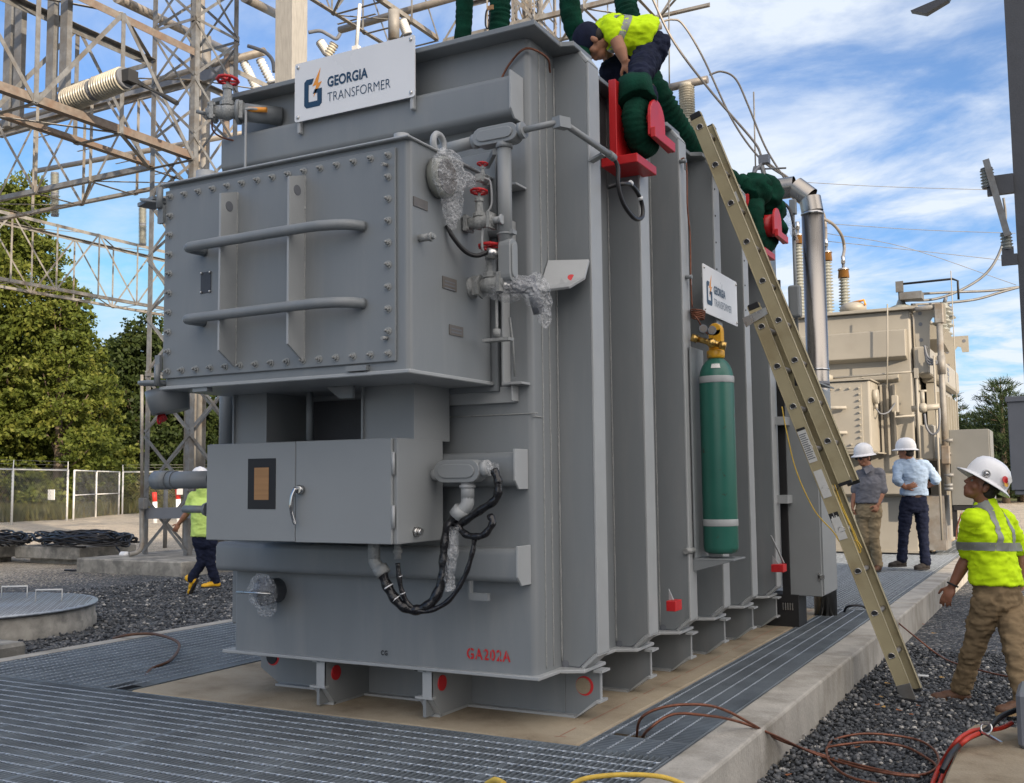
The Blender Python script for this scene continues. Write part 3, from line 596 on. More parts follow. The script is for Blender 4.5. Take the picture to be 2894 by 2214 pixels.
# side-of-cabinet valves, tubes
valve(T, (-.12,-.33,2.565), (1,0,0), 2.695, .040, .95)
b = MB(); b.cyl((-.205,-.33,2.565),(-.17,-.33,2.565),.03,12); b.cyl((-.04,-.33,2.565),(.0,-.33,2.565),.018,8); b.cyl((-.0,-.33,2.565),(.012,-.33,2.565),.026,6)
b.tube(bez([(-.10,-.33,2.53),(-.10,-.34,2.46),(-.10,-.33,2.42),(-.095,-.28,2.36),(-.095,-.27,2.24)],6), .007, 8)
b.tube(bez([(-.09,-.32,2.79),(-.07,-.30,2.77),(-.065,-.30,2.66),(-.09,-.31,2.61)],6), .006, 8); b.build('sampling_tube', 'greyedge', T)
valve(T, (-.11,-.31,2.79), (0,1,0), 2.855, .026, .5)
valve(T, (-.09,-.27,2.255), (1,-.2,0), 2.415, .055, 1.15)
b = MB(); b.lathe([(.055,0),(.055,.012),(.03,.02),(.03,.06)], (-.205,-.27,2.25), (1,0,0), 20); b.lathe([(.062,0),(.062,.014)], (-.155,-.27,2.25), (1,0,0), 6, False)
b.tube([(-.07,-.25,2.18),(-.07,-.25,2.02),(-.07,-.25,2.0)], .008, 8); b.cyl((-.07,-.25,2.03),(-.07,-.25,1.99),.02,8); b.box((-.15,-.20,1.97),(.0,-.26,1.985)); b.tube([(-.05,-.15,2.10),(-.05,-.12,1.98),(-.05,-.1,1.80)], .006, 6); b.build('relief_piping', 'weld', T)
# conduit: box fitting, vertical leg, run round the corner
def fitting(b, c, L_, w, d, ax, n):                         # stadium-shaped conduit body, long axis ax, cover facing n
    c = Vector(c); ax = Vector(ax).normalized(); n = Vector(n).normalized(); y = n.cross(ax); pts = []
    for sgn in (1,-1):
        for k in range(9):
            a = R(-90+180*k/8)*1; pts.append(c+ax*sgn*(L_/2-w/2+w/2*math.cos(a))+y*sgn*(w/2*math.sin(a))-n*d/2)
    b.prism(pts, n*d); pts2 = [c+(p-c)*.74+n*(d*.24) for p in pts]; pts2 = [c+ax*((p-c).dot(ax))*.80+y*((p-c).dot(y))*.62+n*(d*.5) for p in pts]; b.prism(pts2, n*.008)
cn = MB(); fitting(cn, (-.035,-.28,3.01), .26, .095, .08, (1,0,-.0), (0,-1,0)); fb = cn.build('conduit_fitting', 'greybox', T, bevel=.006, seg=2)
cn = MB(); cn.cyl((-.42,-.28,2.99),(-.16,-.28,3.005),.031,16); cn.cyl((-.18,-.28,3.004),(-.15,-.28,3.006),.038,16); cn.cyl((-.0,-.28,2.965),(-.0,-.28,2.40),.036,18); cn.cyl((-.0,-.28,2.97),(-.0,-.28,2.94),.043,18); cn.cyl((.09,-.28,3.015),(.115,-.28,3.018),.042,18)
cn.tube([(.11,-.278,3.018),(.29,-.21,3.05)], .0165, 12); cn.beam((.27,-.235,3.045),(.29,-.15,3.055),.05,.055); cn.tube([(.285,-.19,3.052),(.285,.40,3.055)], .0175, 12); cn.cyl((.285,.40,3.055),(.285,.47,3.052),.022,12); cn.beam((.285,.32,3.03),(.205,.32,3.0),.05,.012)
cn.beam((-.20,-.1,2.93),(-.05,-.29,2.93),.02,.03); cn.ring((0,-.28,2.50),(0,0,1),.037,.006,20,6); cn.box((.035,-.30,2.495),(.055,-.26,2.515)); cn.build('conduit_run', 'greybox', T)
cn = MB(); fitting(cn, (.02,-.29,2.36), .22, .075, .07, (0,0,1), (1,-.1,0)); cn.build('conduit_fitting', 'greybox', T, bevel=.005, seg=2)
cn = MB(); cn.cyl((0,-.28,2.26),(0,-.28,2.22),.03,14); cn.cyl((-.03,-.30,2.40),(-.07,-.34,2.405),.026,14); cn.build('conduit_bush', 'steel', T)
h = MB(); h.tube(bez([(-.195,-.52,2.52),(-.17,-.50,2.46),(-.14,-.44,2.40),(-.11,-.38,2.385),(-.07,-.34,2.405)],8), .0115, 10); h.build('black_hose', 'black', T)
h = MB(); h.tube(bez([(.285,.47,3.052),(.30,.49,3.0),(.30,.49,2.90),(.31,.54,2.80),(.32,.68,2.75),(.32,.80,2.79),(.315,.80,2.88),(.31,.68,2.94),(.30,.56,2.925),(.23,.50,2.90)],8), .0125, 10); h.build('black_hose', 'black', T)
h = MB()
for p,q in (((.312,.64,2.952),(.312,.66,2.947)),((.318,.775,2.90),(.318,.785,2.885))): h.cyl(p,q,.0145,10)
bs(h, 'hose_tie', 'white', T)
# bubble-wrapped gauges
def blob(name, parts, sub=3, amp=.011, seed=1, mt='wrap'):
    bm = bmesh.new(); 
    for c, r in parts:
        bmesh.ops.create_icosphere(bm, subdivisions=3, radius=1, matrix=Matrix.Translation(c) @ Matrix.Diagonal((*r, 1)))
    me = bpy.data.meshes.new(name); bm.to_mesh(me); bm.free(); o = bpy.data.objects.new(name, me); COL.objects.link(o)
    r = o.modifiers.new('r', 'REMESH'); r.mode = 'VOXEL'; r.voxel_size = .009
    me2 = bpy.data.meshes.new_from_object(o.evaluated_get(bpy.context.evaluated_depsgraph_get())); bpy.data.objects.remove(o)
    for v in me2.vertices:
        p = v.co*22+Vector((seed*9,0,0)); d = noise.noise(p)*amp+abs(noise.noise(p*2.3))*amp*.8; v.co += v.normal*d
    b = MB(); b.add([v.co for v in me2.vertices], [list(p.vertices) for p in me2.polygons], False); return b.build(name, mt, T)
g = blob('wrapped_gauge', [((-.13,-.60,2.74),(.05,.13,.13)),((-.15,-.54,2.62),(.04,.075,.10)),((-.13,-.44,2.76),(.03,.09,.035)),((-.16,-.52,2.54),(.025,.03,.05))], seed=1)
b = MB(); b.lathe([(.10,0),(.10,.05),(.085,.055)], (-.195,-.60,2.735), (1,0,0), 28); b.build('gauge_dial', 'porc', g); b = MB(); b.lathe([(.085,0),(.085,.003)], (-.139,-.60,2.735), (1,0,0), 28); b.box((-.135,-.605,2.735),(-.134,-.595,2.80)); b.box((-.135,-.55,2.70),(-.1345,-.53,2.75)); b.build('dial_face', 'plate', g)
g = blob('wrapped_relief_valve', [((.0,-.24,2.235),(.13,.075,.068)),((.13,-.20,2.21),(.07,.07,.09)),((.165,-.18,2.13),(.035,.04,.11))], seed=3)
b = MB(); b.cyl((-.06,-.26,2.245),(.13,-.21,2.23),.035,16); b.cyl((.10,-.22,2.28),(.14,-.19,2.10),.03,12); b.box((.11,-.20,2.11),(.15,-.17,2.17)); b.build('relief_valve_body', 'cabdark', g)
# inclined corner lug with red hole
b = MB(); b.prism([(.004,.075,2.272),(.006,.19,2.455),(.205,.285,2.455),(.207,.215,2.345),(.16,.12,2.285)], (.0,.012,-.012)); o = b.build('corner_lug', 'greyedge', T, bevel=.002)
nrm = (Vector((.006,.19,2.455))-Vector((.004,.075,2.272))).cross(Vector((.205,.285,2.455))-Vector((.006,.19,2.455))).normalized()
if nrm.dot(CAM-Vector((.1,.2,2.4))) < 0: nrm = -nrm
c_ = PN(1615,785, nrm, nrm.dot(Vector((.006,.19,2.455)))); MB().lathe([(.021,0),(.021,.004)], c_-nrm*.002, nrm, 18).build('lug_hole', 'red', o)
# supports below the cabinet, control box
for x0,x1 in ((-1.69,-1.44),(-.80,-.47)):
    b = MB(); b.box((x0,-.40,1.48),(x0+.012,-.06,1.78)); b.box((x1-.012,-.40,1.48),(x1,-.06,1.78)); b.box((x0+.012,-.385,1.48),(x1-.012,-.375,1.78)); b.build('cabinet_support', 'greybox', T)
b = MB(); b.box((-1.43,-.05,1.42),(-.81,-.012,1.735)); b.build('recess_shade_panel', 'winddark', T); b = MB(); b.cyl((-1.22,-.30,1.5),(-1.22,-.30,1.765),.02,12); b.box((-1.55,-.84,1.745),(-1.45,-.80,1.765)); b.box((-.55,-.86,1.79),(-.43,-.83,1.815)); b.prism([(-.95,-.5,1.764),(-.86,-.5,1.70),(-.78,-.5,1.70),(-.78,-.5,1.764)],(0,.02,0)); bs(b, 'hanger', 'grey', T)  # first panel is added: its dark colour stands in for the recess's deep shadow
ctl = MB().box((-1.71,-.555,.965),(-.465,-.135,1.485)).build('control_box', 'greybox', T, bevel=.004)
MB().box((-1.708,-.572,.968),(-1.09,-.557,1.482)).build('left_door', 'greybox', ctl, bevel=.003)
MB().box((-1.085,-.575,.966),(-.487,-.557,1.484)).build('right_door', 'greybox', ctl, bevel=.003)
MB().box((-1.41,-.5745,1.135),(-1.22,-.573,1.40)).build('window', 'dirty', ctl); MB().box((-1.364,-.5765,1.183),(-1.265,-.5755,1.352)).build('cardboard_insert', 'card', ctl)
for z in (1.10,1.36):
    MB().cyl((-.479,-.571,z-.055),(-.479,-.571,z+.055),.0085,10).build('hinge', 'greyedge', ctl)
hb = MB(); hb.lathe([(.022,0),(.025,.02),(.018,.03)], (-1.045,-.575,1.235), (0,-1,0), 18); hb.tube(bez([(-1.055,-.607,1.245),(-1.07,-.618,1.20),(-1.073,-.62,1.13),(-1.062,-.612,1.075),(-1.055,-.610,1.06)],5), [.012]*10+[.010]*8+[.009]*3, 12); hb.build('door_handle', 'chrome', ctl)
b = MB(); b.cyl((-.464,-.40,1.02),(-.445,-.40,1.02),.026,6); b.cyl((-.445,-.40,1.02),(-.425,-.40,1.02),.018,6); b.build('vent_plug', 'steel', ctl)
# stencilled marks
text('GA202A', (-.408,-.0035,.342), (1,0,0), (0,0,1), .078, 'red', 'stencil_number', T, offset=.022, sx=.82, space=1.2)
b = MB()
for dx in (.025,.065,.111,.154,.2,.243): b.box((-.408+dx-.0016,-.0058,.335),(-.408+dx+.0016,-.0051,.405))
b.build('stencil_bridges', 'grey', T)
text('CG', (-.957,-.0035,.322), (1,0,0), (0,0,1), .036, 'dark', 'centre_of_gravity_mark', T, offset=.03, space=1.25, sx=.8)
# red pads
def redpad(y, z, dx=.10):
    b = MB(); b.box((.214,y,z),(.214+dx,y+.12,z+.062)); o = b.build('jacking_pad', 'red', T, bevel=.003); g_ = MB(); g_.prism([(.2145,y+.05,z+.064),(.2145+dx*.5,y+.05,z+.064),(.2145,y+.05,z+.13)], (0,.01,0)); g_.build('pad_gusset', 'greyedge', o)
p1 = P(1882,1715,'x',.22); redpad(p1.y+.02, p1.z-.03, .06)
p2 = P(2190,1610,'x',.24); redpad(p2.y-.02, p2.z-.02, .10); MB().beam((.22,p2.y-.02,p2.z+.28),(.30,p2.y+.06,p2.z+.05),.02,.008).build('pad_brace', 'greyedge', T)
# name boards
def nameboard(o, xd, n, w, h, posts=True):
    o = Vector(o); xd = Vector(xd); up = Vector((0,0,1)); n = Vector(n); b = MB(); r = .015; pts = []
    for cx,cz,a0 in ((w-r,r,-90),(w-r,h-r,0),(r,h-r,90),(r,r,180)):
        for k in range(5): a = R(a0+22.5*k); pts.append(o+xd*(cx+r*math.cos(a))+up*(cz+r*math.sin(a)))
    b.prism(pts, n*-.006); s = b.build('name_board', 'white', T); s['label'] = 'white board lettered GEORGIA TRANSFORMER on the end wall' if n.y else 'white board lettered GEORGIA TRANSFORMER on the ribbed side'
    t = MB()
    for a_,c_ in ((.025,.025),(w-.025,.025),(.025,h-.025),(w-.025,h-.025)): t.lathe([(.011,0),(.010,.006),(.004,.009)], o+xd*a_+up*c_, n, 10)
    t.build('screw', 'steel', s)
    e = n*.0015; k = w/.84
    def q(x,z): return o+xd*(x*k)+up*(z*k)+e
    g = MB()        # the G mark: thick rounded square ring, open at its top right
    def poly(pts, mt, nm): 
        m_ = MB(); m_.prism([q(x,z)-n*.0005 for x,z in pts], n*.001); return m_.build(nm, mt, s)
    poly([(.072,.085),(.088,.068),(.185,.068),(.201,.085),(.201,.172),(.148,.172),(.135,.148),(.168,.148),(.168,.102),(.104,.102),(.104,.205),(.128,.205),(.142,.238),(.088,.238),(.072,.222)], 'navy', 'logo')
    poly([(.190,.292),(.132,.192),(.160,.197),(.140,.128),(.200,.210),(.172,.206)], 'orange', 'bolt_mark')
    text('GEORGIA', q(.240,.168), xd, up, .082*k, 'navy', 'lettering', s, ext=.001, offset=.028, sx=.80)
    text('TRANSFORMER', q(.240,.078), xd, up, .080*k, 'navy', 'lettering', s, ext=.001, offset=-.012, sx=.80)
    return s
nameboard((-1.452,-.17,3.365), (1,0,0), (0,-1,0), .84, .35)
b = MB()
for x in (-1.43,-.64): b.box((x-.012,-.162,3.30),(x+.012,-.131,3.62))
bs(b, 'board_post', 'greyedge', T, bevel=.004)
sb = nameboard((.240,2.16,2.425), (0,1,0), (1,0,0), .83, .345)
b = MB(); b.box((.2145,2.20,2.50),(.232,2.95,2.53)); b.box((.2145,2.20,2.68),(.232,2.95,2.71)); bs(b, 'board_strap', 'greyedge', T)
# top-left filling valve and lower-left drain
vv = valve(T, (-1.93,-.22,3.50), (1,.55,0), 3.66, .06, 1.25); b = MB(); b.cyl((-1.86,-.18,3.50),(-1.70,-.001,3.50),.055,18); b.lathe([(.075,0),(.075,.02)], (-1.88,-.19,3.50), (1,.6,0), 18); b.cyl((-2.0,-.27,3.49),(-2.03,-.29,3.485),.035,12); b.cyl((-2.03,-.29,3.485),(-2.08,-.32,3.50),.012,8); b.build('fill_pipe', 'grey', T)
h = MB(); h.tube(bez([(-1.80,-.20,3.00),(-1.80,-.20,3.45),(-1.79,-.20,3.50),(-1.72,-.14,3.50)],6), .008, 8); h.build('vent_tube', 'greyedge', T)
h = MB(); h.tube([(-1.80,-.18,3.505),(-1.70,-.13,3.50)], .016, 8); h.build('amber_sleeve', 'orange', T)
cc = P(735,1680,'y',-.13); b = MB(); b.lathe([(.070,-.001),(.070,.10),(.082,.10),(.082,.12),(.05,.125),(.045,.15),(.025,.15),(.02,.19)], (-1.70,0,.645), (0,-1,0), 24)
for k in range(6):
    a = R(60*k); b.cyl((-1.70+.066*math.cos(a),-.115,.645+.066*math.sin(a)),(-1.70+.066*math.cos(a),-.14,.645+.066*math.sin(a)),.010,6)
o = b.build('drain_valve', 'cabdark', T); blob('wrapped_drain', [((-1.70,-.13,.645),(.105,.04,.105)),((-1.70,-.09,.56),(.07,.04,.06))], amp=.012, seed=7); MB().tube([(-1.84,-.19,.645),(-1.58,-.19,.647)], .007, 8).build('tee_handle', 'steel', o)
# side conduit fitting by the control box and the cable loops
cn = MB(); fitting(cn, (-.30,-.23,1.32), .27, .115, .09, (1,0,0), (0,-1,0)); o = cn.build('conduit_fitting', 'greybox', T, bevel=.007, seg=2)
cn = MB(); cn.cyl((-.465,-.23,1.30),(-.43,-.23,1.31),.03,14); cn.cyl((-.26,-.23,1.262),(-.26,-.23,1.18),.035,14); cn.cyl((-.26,-.23,1.25),(-.26,-.23,1.235),.043,8); cn.tube(bez([(-.26,-.23,1.19),(-.262,-.235,1.15),(-.30,-.24,1.11)],4), .034, 14); cn.cyl((-.285,-.24,1.13),(-.32,-.245,1.09),.044,8); cn.cyl((-.17,-.23,1.33),(-.135,-.23,1.335),.042,14); bs(cn, 'elbow', 'greyedge', T)
h = MB(); h.cyl((-.14,-.23,1.335),(-.09,-.24,1.33),.03,12); h.build('gland', 'wrap', T)
def cable(pts, r, name='black_cable', mt='blackg', par=None): 
    h = MB(); pp = bez(pts, 10); h.tube(pp, [r*(1+.10*math.sin(i*.9)) for i in range(len(pp))], 10); return h.build(name, mt, par or T)
cable([(-.31,-.245,1.10),(-.36,-.26,1.03),(-.375,-.27,.90),(-.38,-.28,.78),(-.42,-.31,.67),(-.50,-.33,.625),(-.58,-.36,.65),(-.64,-.38,.73),(-.68,-.39,.82)], .026)
cable([(-.10,-.24,1.325),(-.07,-.25,1.26),(-.085,-.25,1.18),(-.18,-.25,1.12),(-.30,-.25,1.05),(-.32,-.26,1.04)], .021)
cable([(-.31,-.26,1.05),(-.24,-.27,1.00),(-.15,-.27,1.00),(-.10,-.26,1.06),(-.12,-.25,1.10)], .018)
cable([(-.20,-.26,1.0),(-.215,-.27,.90),(-.26,-.28,.78),(-.34,-.30,.67),(-.45,-.33,.62),(-.53,-.35,.645),(-.57,-.37,.73),(-.585,-.38,.86)], .013)
cable([(-.31,-.27,1.04),(-.32,-.28,.90),(-.34,-.28,.80),(-.33,-.28,.72)], .028, 'clear_sleeve', 'wrap')
b = MB(); b.cyl((-.72,-.395,.965),(-.72,-.395,.88),.032,12); b.tube(bez([(-.72,-.395,.89),(-.715,-.395,.86),(-.68,-.39,.82)],4), .031, 12); b.cyl((-.69,-.392,.84),(-.665,-.388,.80),.040,8); b.cyl((-.585,-.38,.965),(-.585,-.38,.88),.018,10); b.cyl((-.585,-.38,.93),(-.585,-.38,.91),.024,8); b.build('cable_gland', 'weld', T)
b = MB(); b.box((-.30,-.16,.665),(-.19,-.13,.70)); b.box((-.30,-.16,.70),(-.29,-.13,.76)); b.build('cable_cleat', 'grey', T)
h = MB()
for p,q in (((-.643,-.382,.742),(-.640,-.381,.737)),((-.603,-.369,.682),(-.600,-.368,.678)),((-.578,-.375,.797),(-.5778,-.374,.793)),((-.563,-.37,.711),(-.562,-.369,.707))): h.cyl(p,q,.0285 if p[0] < -.59 else .0150,10)
bs(h, 'cable_tie', 'white', T)
# pipe stubs leaving the box to the left
b = MB()
pL = P(440,1358,'y',-.25); pR = P(600,1356,'y',-.25); b.cyl(pR,pL,.052,20); b.cyl(pL+Vector((.12,0,0)),pL,.057,20); b.cyl(pL+Vector((.17,0,0)),pL+Vector((.16,0,0)),.056,20); b.build('conduit_stub', 'grey', T)
b = MB(); pL = P(520,1439,'y',-.25); pR = P(588,1440,'y',-.25); b.cyl(pR,pL,.022,14); b.cyl(pR,pR-Vector((.02,0,0)),.04,8); b.build('conduit_stub', 'grey', T)
b = MB(); b.box((-2.115,.06,.42),(-2.045,.6,.98)); b.cyl((-2.12,.0,1.5),(-2.12,.0,2.0),.04,14); b.box((-2.20,.02,1.55),(-2.05,.5,1.75)); bs(b, 'left_side_box', 'grey', T, bevel=.01)
# grey control cubicle behind the last rib, on a black angle
ax0,ax1,ay0,ay1 = .27,.70,4.31,4.62
pA = P(2094+325/2.745,1150+1460/2.745,'y',4.30); pB = P(2094+635/2.745,1150+1475/2.745,'y',4.30); top = P(2094+650/2.745,700+1070/2.745,'y',4.30).z
x0_, x1_ = pA.x, pB.x; zb_ = pB.z; yb_ = P(2094+740/2.745,1150+1430/2.745,'x',x1_).y
cu = MB().box((x0_,4.30,zb_),(x1_,yb_,top)).build('side_cubicle', 'greybox', T, bevel=.006)
MB().box((x1_,4.315,zb_+.012),(x1_+.014,yb_-.01,top-.012)).build('door', 'greybox', cu, bevel=.003)
b = MB()
for z in (zb_+.15, zb_+1.0): b.box((x1_-.03,4.288,z),(x1_+.022,4.299,z+.03)); b.box((x1_-.03,4.288,z-.02),(x1_-.018,4.2995,z+.05))
bs(b, 'latch', 'steel', cu)
MB().prism([(x0_+.05,4.22,top+.02),(x1_+.04,4.22,top+.02),(x1_+.10,4.6,top-.01),(x0_+.05,4.6,top+.06)], (0,0,.012)).build('rain_hood', 'grey', cu)
b = MB(); b.lathe([(.075,0),(.075,.012)], (x1_+.0145,yb_-.17,1.72), (1,0,0), 24); b.build('gauge_glass', 'dark', cu); MB().ring((x1_+.022,yb_-.17,1.72),(1,0,0),.075,.008,26,6).build('gauge_bezel', 'dark', cu)
b = MB(); b.box((.05,4.27,0.0),(.33,4.56,.27)); b.box((.20,4.27,.27),(.262,4.30,3.0)); k_ = b.build('support_angle', 'dirty', T)
b = MB()
for i in range(5): b.box((.20+.02*i-.005,4.266,.14),(.209+.02*i-.005,4.2695,.20))
b.build('vent_slot', 'steel', T)
b = MB()
for z in (1.05,1.72): b.box((.214,RY[5]+.1,z),(.30,RY[5]+.28,z+.07))
bs(b, 'cubicle_bracket', 'greyedge', T)
# copper capillary on the side and top
h = MB(); h.tube(bez([(.20,1.83,3.42),(.235,1.84,3.43),(.245,1.85,3.35),(.24,1.86,3.1),(.24,1.90,2.9),(.24,1.89,2.6),(.24,1.905,2.42)],8), .0055, 8)
for k in range(5): h.ring((.27,1.93,2.395-.012*k), (.15,.1,1), .05-.002*k, .005, 24, 6)
h.tube(bez([(.24,1.90,2.38),(.29,1.86,2.33),(.30,1.92,2.28),(.32,1.98,2.24)],6), .005, 8); h.build('copper_tube', 'copper', T)
h = MB(); h.tube(bez([(-.17,-.02,3.40),(-.10,-.02,3.50),(.0,-.02,3.56),(.06,.10,3.54),(.03,.2,3.50)],8), .006, 8); h.tube(bez([(-2.02,-.25,3.48),(-2.04,-.22,3.40),(-1.98,-.14,3.36),(-1.8,-.02,3.345),(-1.6,-.02,3.345)],8), .005, 8); bs(h, 'copper_tube', 'copper', T)
b = MB()
for z,y in ((3.40,1.80),(2.62,1.86)): b.cyl((.214,y,z),(.26,y,z),.014,8); b.box((.235,y+.03,z-.05),(.243,y+.05,z+.03))
b.build('tube_standoff', 'grey', T)
# lifting trunnions
def trunnion(y0, x1=.30, zs=3.17):      # shelf front-right corner (x1, y0), shelf top zs
    b = MB(); b.box((.07,y0,zs-.055),(x1,y0+.32,zs)); o = b.build('lifting_trunnion', 'red', T, bevel=.004)
    b = MB(); b.box((.125,y0+.003,zs+.002),(.172,y0+.32,3.64)); b.build('back_plate', 'red', o, bevel=.003)
    b = MB(); b.cyl((.173,y0+.20,3.39),(x1+.05,y0+.20,3.39),.095,28); b.build('trunnion_pin', 'red', o)
    xo = x1+.051; b = MB(); pts = []; cy, cz, r = y0+.17, 3.40, .125
    for k in range(13): a = R(180*k/12); pts.append((xo,cy+r*math.cos(a),cz+r*math.sin(a)))
    pts += [(xo,cy-r,cz-.12),(xo,cy+r+.09,cz-.14),(xo,cy+r+.09,cz-.06),(xo,cy+r,cz-.06)]
    b.prism(pts, (.02,0,0)); b.box((xo+.0205,cy-r-.01,cz-.14),(xo+.05,cy+r+.09,cz-.08)); b.build('retaining_plate', 'red', o, bevel=.003)
    return o
trunnion(.79); trunnion(3.66)
# ------------------------------------------------------------------ people
def J(u, v, d): return CAM + ray(u, v)*d          # photo point at a measured distance
def capsule(bm_list, p, q, r1, r2, seg=14):
    p = Vector(p); q = Vector(q); d = q-p; h = max(d.length, 1e-4); prof = []
    for k in range(5): a = R(-90+90*k/4*.999); prof.append((r1*math.cos(a), r1*math.sin(a)))
    for k in range(5): a = R(90*k/4*.999); prof.append((r2*math.cos(a), h+r2*math.sin(a)))
    b = MB(); b.lathe(prof, p, d, seg); bm_list.append(b)
def ellip(lst, c, rad, fr=None):
    c = Vector(c); x, y, z = fr or (Vector((1,0,0)), Vector((0,1,0)), Vector((0,0,1))); b = MB(); b.ball((0,0,0), 1, 3)
    b.v = [c+x*v.x*rad[0]+y*v.y*rad[1]+z*v.z*rad[2] for v in b.v]; lst.append(b)
def loft(lst, secs, seg=20):                      # secs: centre, half-axis vector a, half-axis vector b
    b = MB(); vs = []; n = len(secs)
    for c, a, c2 in secs:
        for k in range(seg):
            t = 2*math.pi*k/seg; ct, st_ = math.cos(t), math.sin(t); f = (abs(ct)**2.6+abs(st_)**2.6)**(-1/2.6); vs.append(Vector(c)+Vector(a)*ct*f+Vector(c2)*st_*f)
    b.add(vs, [(i*seg+k, i*seg+(k+1)%seg, (i+1)*seg+(k+1)%seg, (i+1)*seg+k) for i in range(n-1) for k in range(seg)]+[[k for k in range(seg)][::-1], [(n-1)*seg+k for k in range(seg)]], True); lst.append(b)
def fuse(name, lst, m, parent, vox=.011, smooth=3, wr=0., ws=9., cut=None, tags=None, seed=0):
    bmv = []; bf = []
    for b in lst:
        o = len(bmv); bmv += [tuple(v) for v in b.v]; bf += [[i+o for i in f] for f in b.f]
    me = bpy.data.meshes.new(name); me.from_pydata(bmv, [], bf); me.update()
    bm = bmesh.new(); bm.from_mesh(me); bmesh.ops.recalc_face_normals(bm, faces=bm.faces); bm.to_mesh(me); bm.free()
    o = bpy.data.objects.new(name, me); COL.objects.link(o)
    r = o.modifiers.new('r', 'REMESH'); r.mode = 'VOXEL'; r.voxel_size = vox
    if smooth: s = o.modifiers.new('s', 'SMOOTH'); s.iterations = smooth; s.factor = .5
    me2 = bpy.data.meshes.new_from_object(o.evaluated_get(bpy.context.evaluated_depsgraph_get())); bpy.data.objects.remove(o); bpy.data.meshes.remove(me)
    vs = []
    for v in me2.vertices:
        p = v.co.copy()
        if wr:
            q = p*ws+Vector((seed,0,0)); d = (noise.noise(Vector((q.x+q.z*.5,q.y,q.z*1.7)))+.5*noise.noise(q*2.4))
            f = 1-abs(noise.noise(Vector((q.x*.8,q.y*.8,q.z*2.2))))*2; q2 = p*ws*1.9+Vector((seed+7,3,0)); g_ = 1-abs(noise.noise(Vector((q2.x*.7,q2.y*.7,q2.z*1.5))))*2.4; p += v.normal*(d*wr+max(0,f-.55)*wr*1.3+max(0,g_-.35)*wr*.9)
        vs.append(p)
    b = MB(); b.v = vs; b.f = [list(p.vertices) for p in me2.polygons]; b.sm = [True]*len(b.f); bpy.data.meshes.remove(me2)
    return b.build(name, m, parent)
def frame(fwd, up=(0,0,1)):
    f = Vector(fwd).normalized(); up = Vector(up); r = f.cross(up).normalized(); return r, f, r.cross(f)
def head(lst, c, fr, s=1.0):
    r, f, u = fr; c = Vector(c); E = lambda x,y,z,rad: ellip(lst, c+(r*x+f*y+u*z)*s, [k*s for k in rad], fr)
    E(0,-.01,.035,(.076,.094,.088)); E(0,.018,-.02,(.064,.074,.075)); E(0,.040,-.075,(.046,.045,.034)); E(0,.050,-.095,(.022,.026,.018))
    for x in (-.045,.045): E(x,.045,-.025,(.025,.026,.03))
    E(0,.083,.018,(.058,.012,.013))                                    # brow
    lst.append(MB().prism([c+(r*a+f*b_+u*z)*s for a,b_,z in ((-.008,.082,.010),(.008,.082,.010),(.017,.092,-.028),(0,.120,-.026),(-.017,.092,-.028))], -f*.02*s)); E(0,.104,-.024,(.012,.015,.011)); E(0,.096,-.005,(.009,.014,.022))
    E(0,.086,-.052,(.026,.012,.008)); E(0,.084,-.064,(.023,.012,.008))   # lips
    for x in (-1,1): E(x*.078,-.010,-.008,(.009,.020,.032)); E(x*.083,-.012,.012,(.006,.014,.010))
def hand(lst, w, dirv, palm, s=1.0, curl=.35, thumb=1):
    d = Vector(dirv).normalized(); n = Vector(palm).normalized(); n = (n-d*n.dot(d)).normalized(); x = d.cross(n)*thumb; w = Vector(w)
    ellip(lst, w+d*.045*s, (.040*s,.052*s,.017*s), (x,d,n)); ellip(lst, w+d*.015*s, (.027*s,.035*s,.02*s), (x,d,n))
    for i,(ox,L_,r_) in enumerate(((.031,.070,.0088),(.011,.080,.0092),(-.010,.074,.0088),(-.030,.058,.0078))):
        p = w+d*.082*s+x*ox*s; dd = (d+x*ox*2.2).normalized(); a = curl*(.8+.2*i)
        for k,fl in enumerate((.45,.32,.25)):
            q = p+(dd*math.cos(a)+n*math.sin(a))*L_*fl*s; capsule(lst, p, q, r_*s*(1-.06*k), r_*s*(1-.06*(k+1)), 8); p = q; a += curl*1.1
    p = w+d*.03*s+x*.028*s; a = (d*.55+x*.75+n*.35).normalized(); q = p+a*.04*s; capsule(lst, p, q, .012*s, .0105*s, 8); a = (d*.85+x*.3+n*.4).normalized(); capsule(lst, q, q+a*.034*s, .0105*s, .009*s, 8)
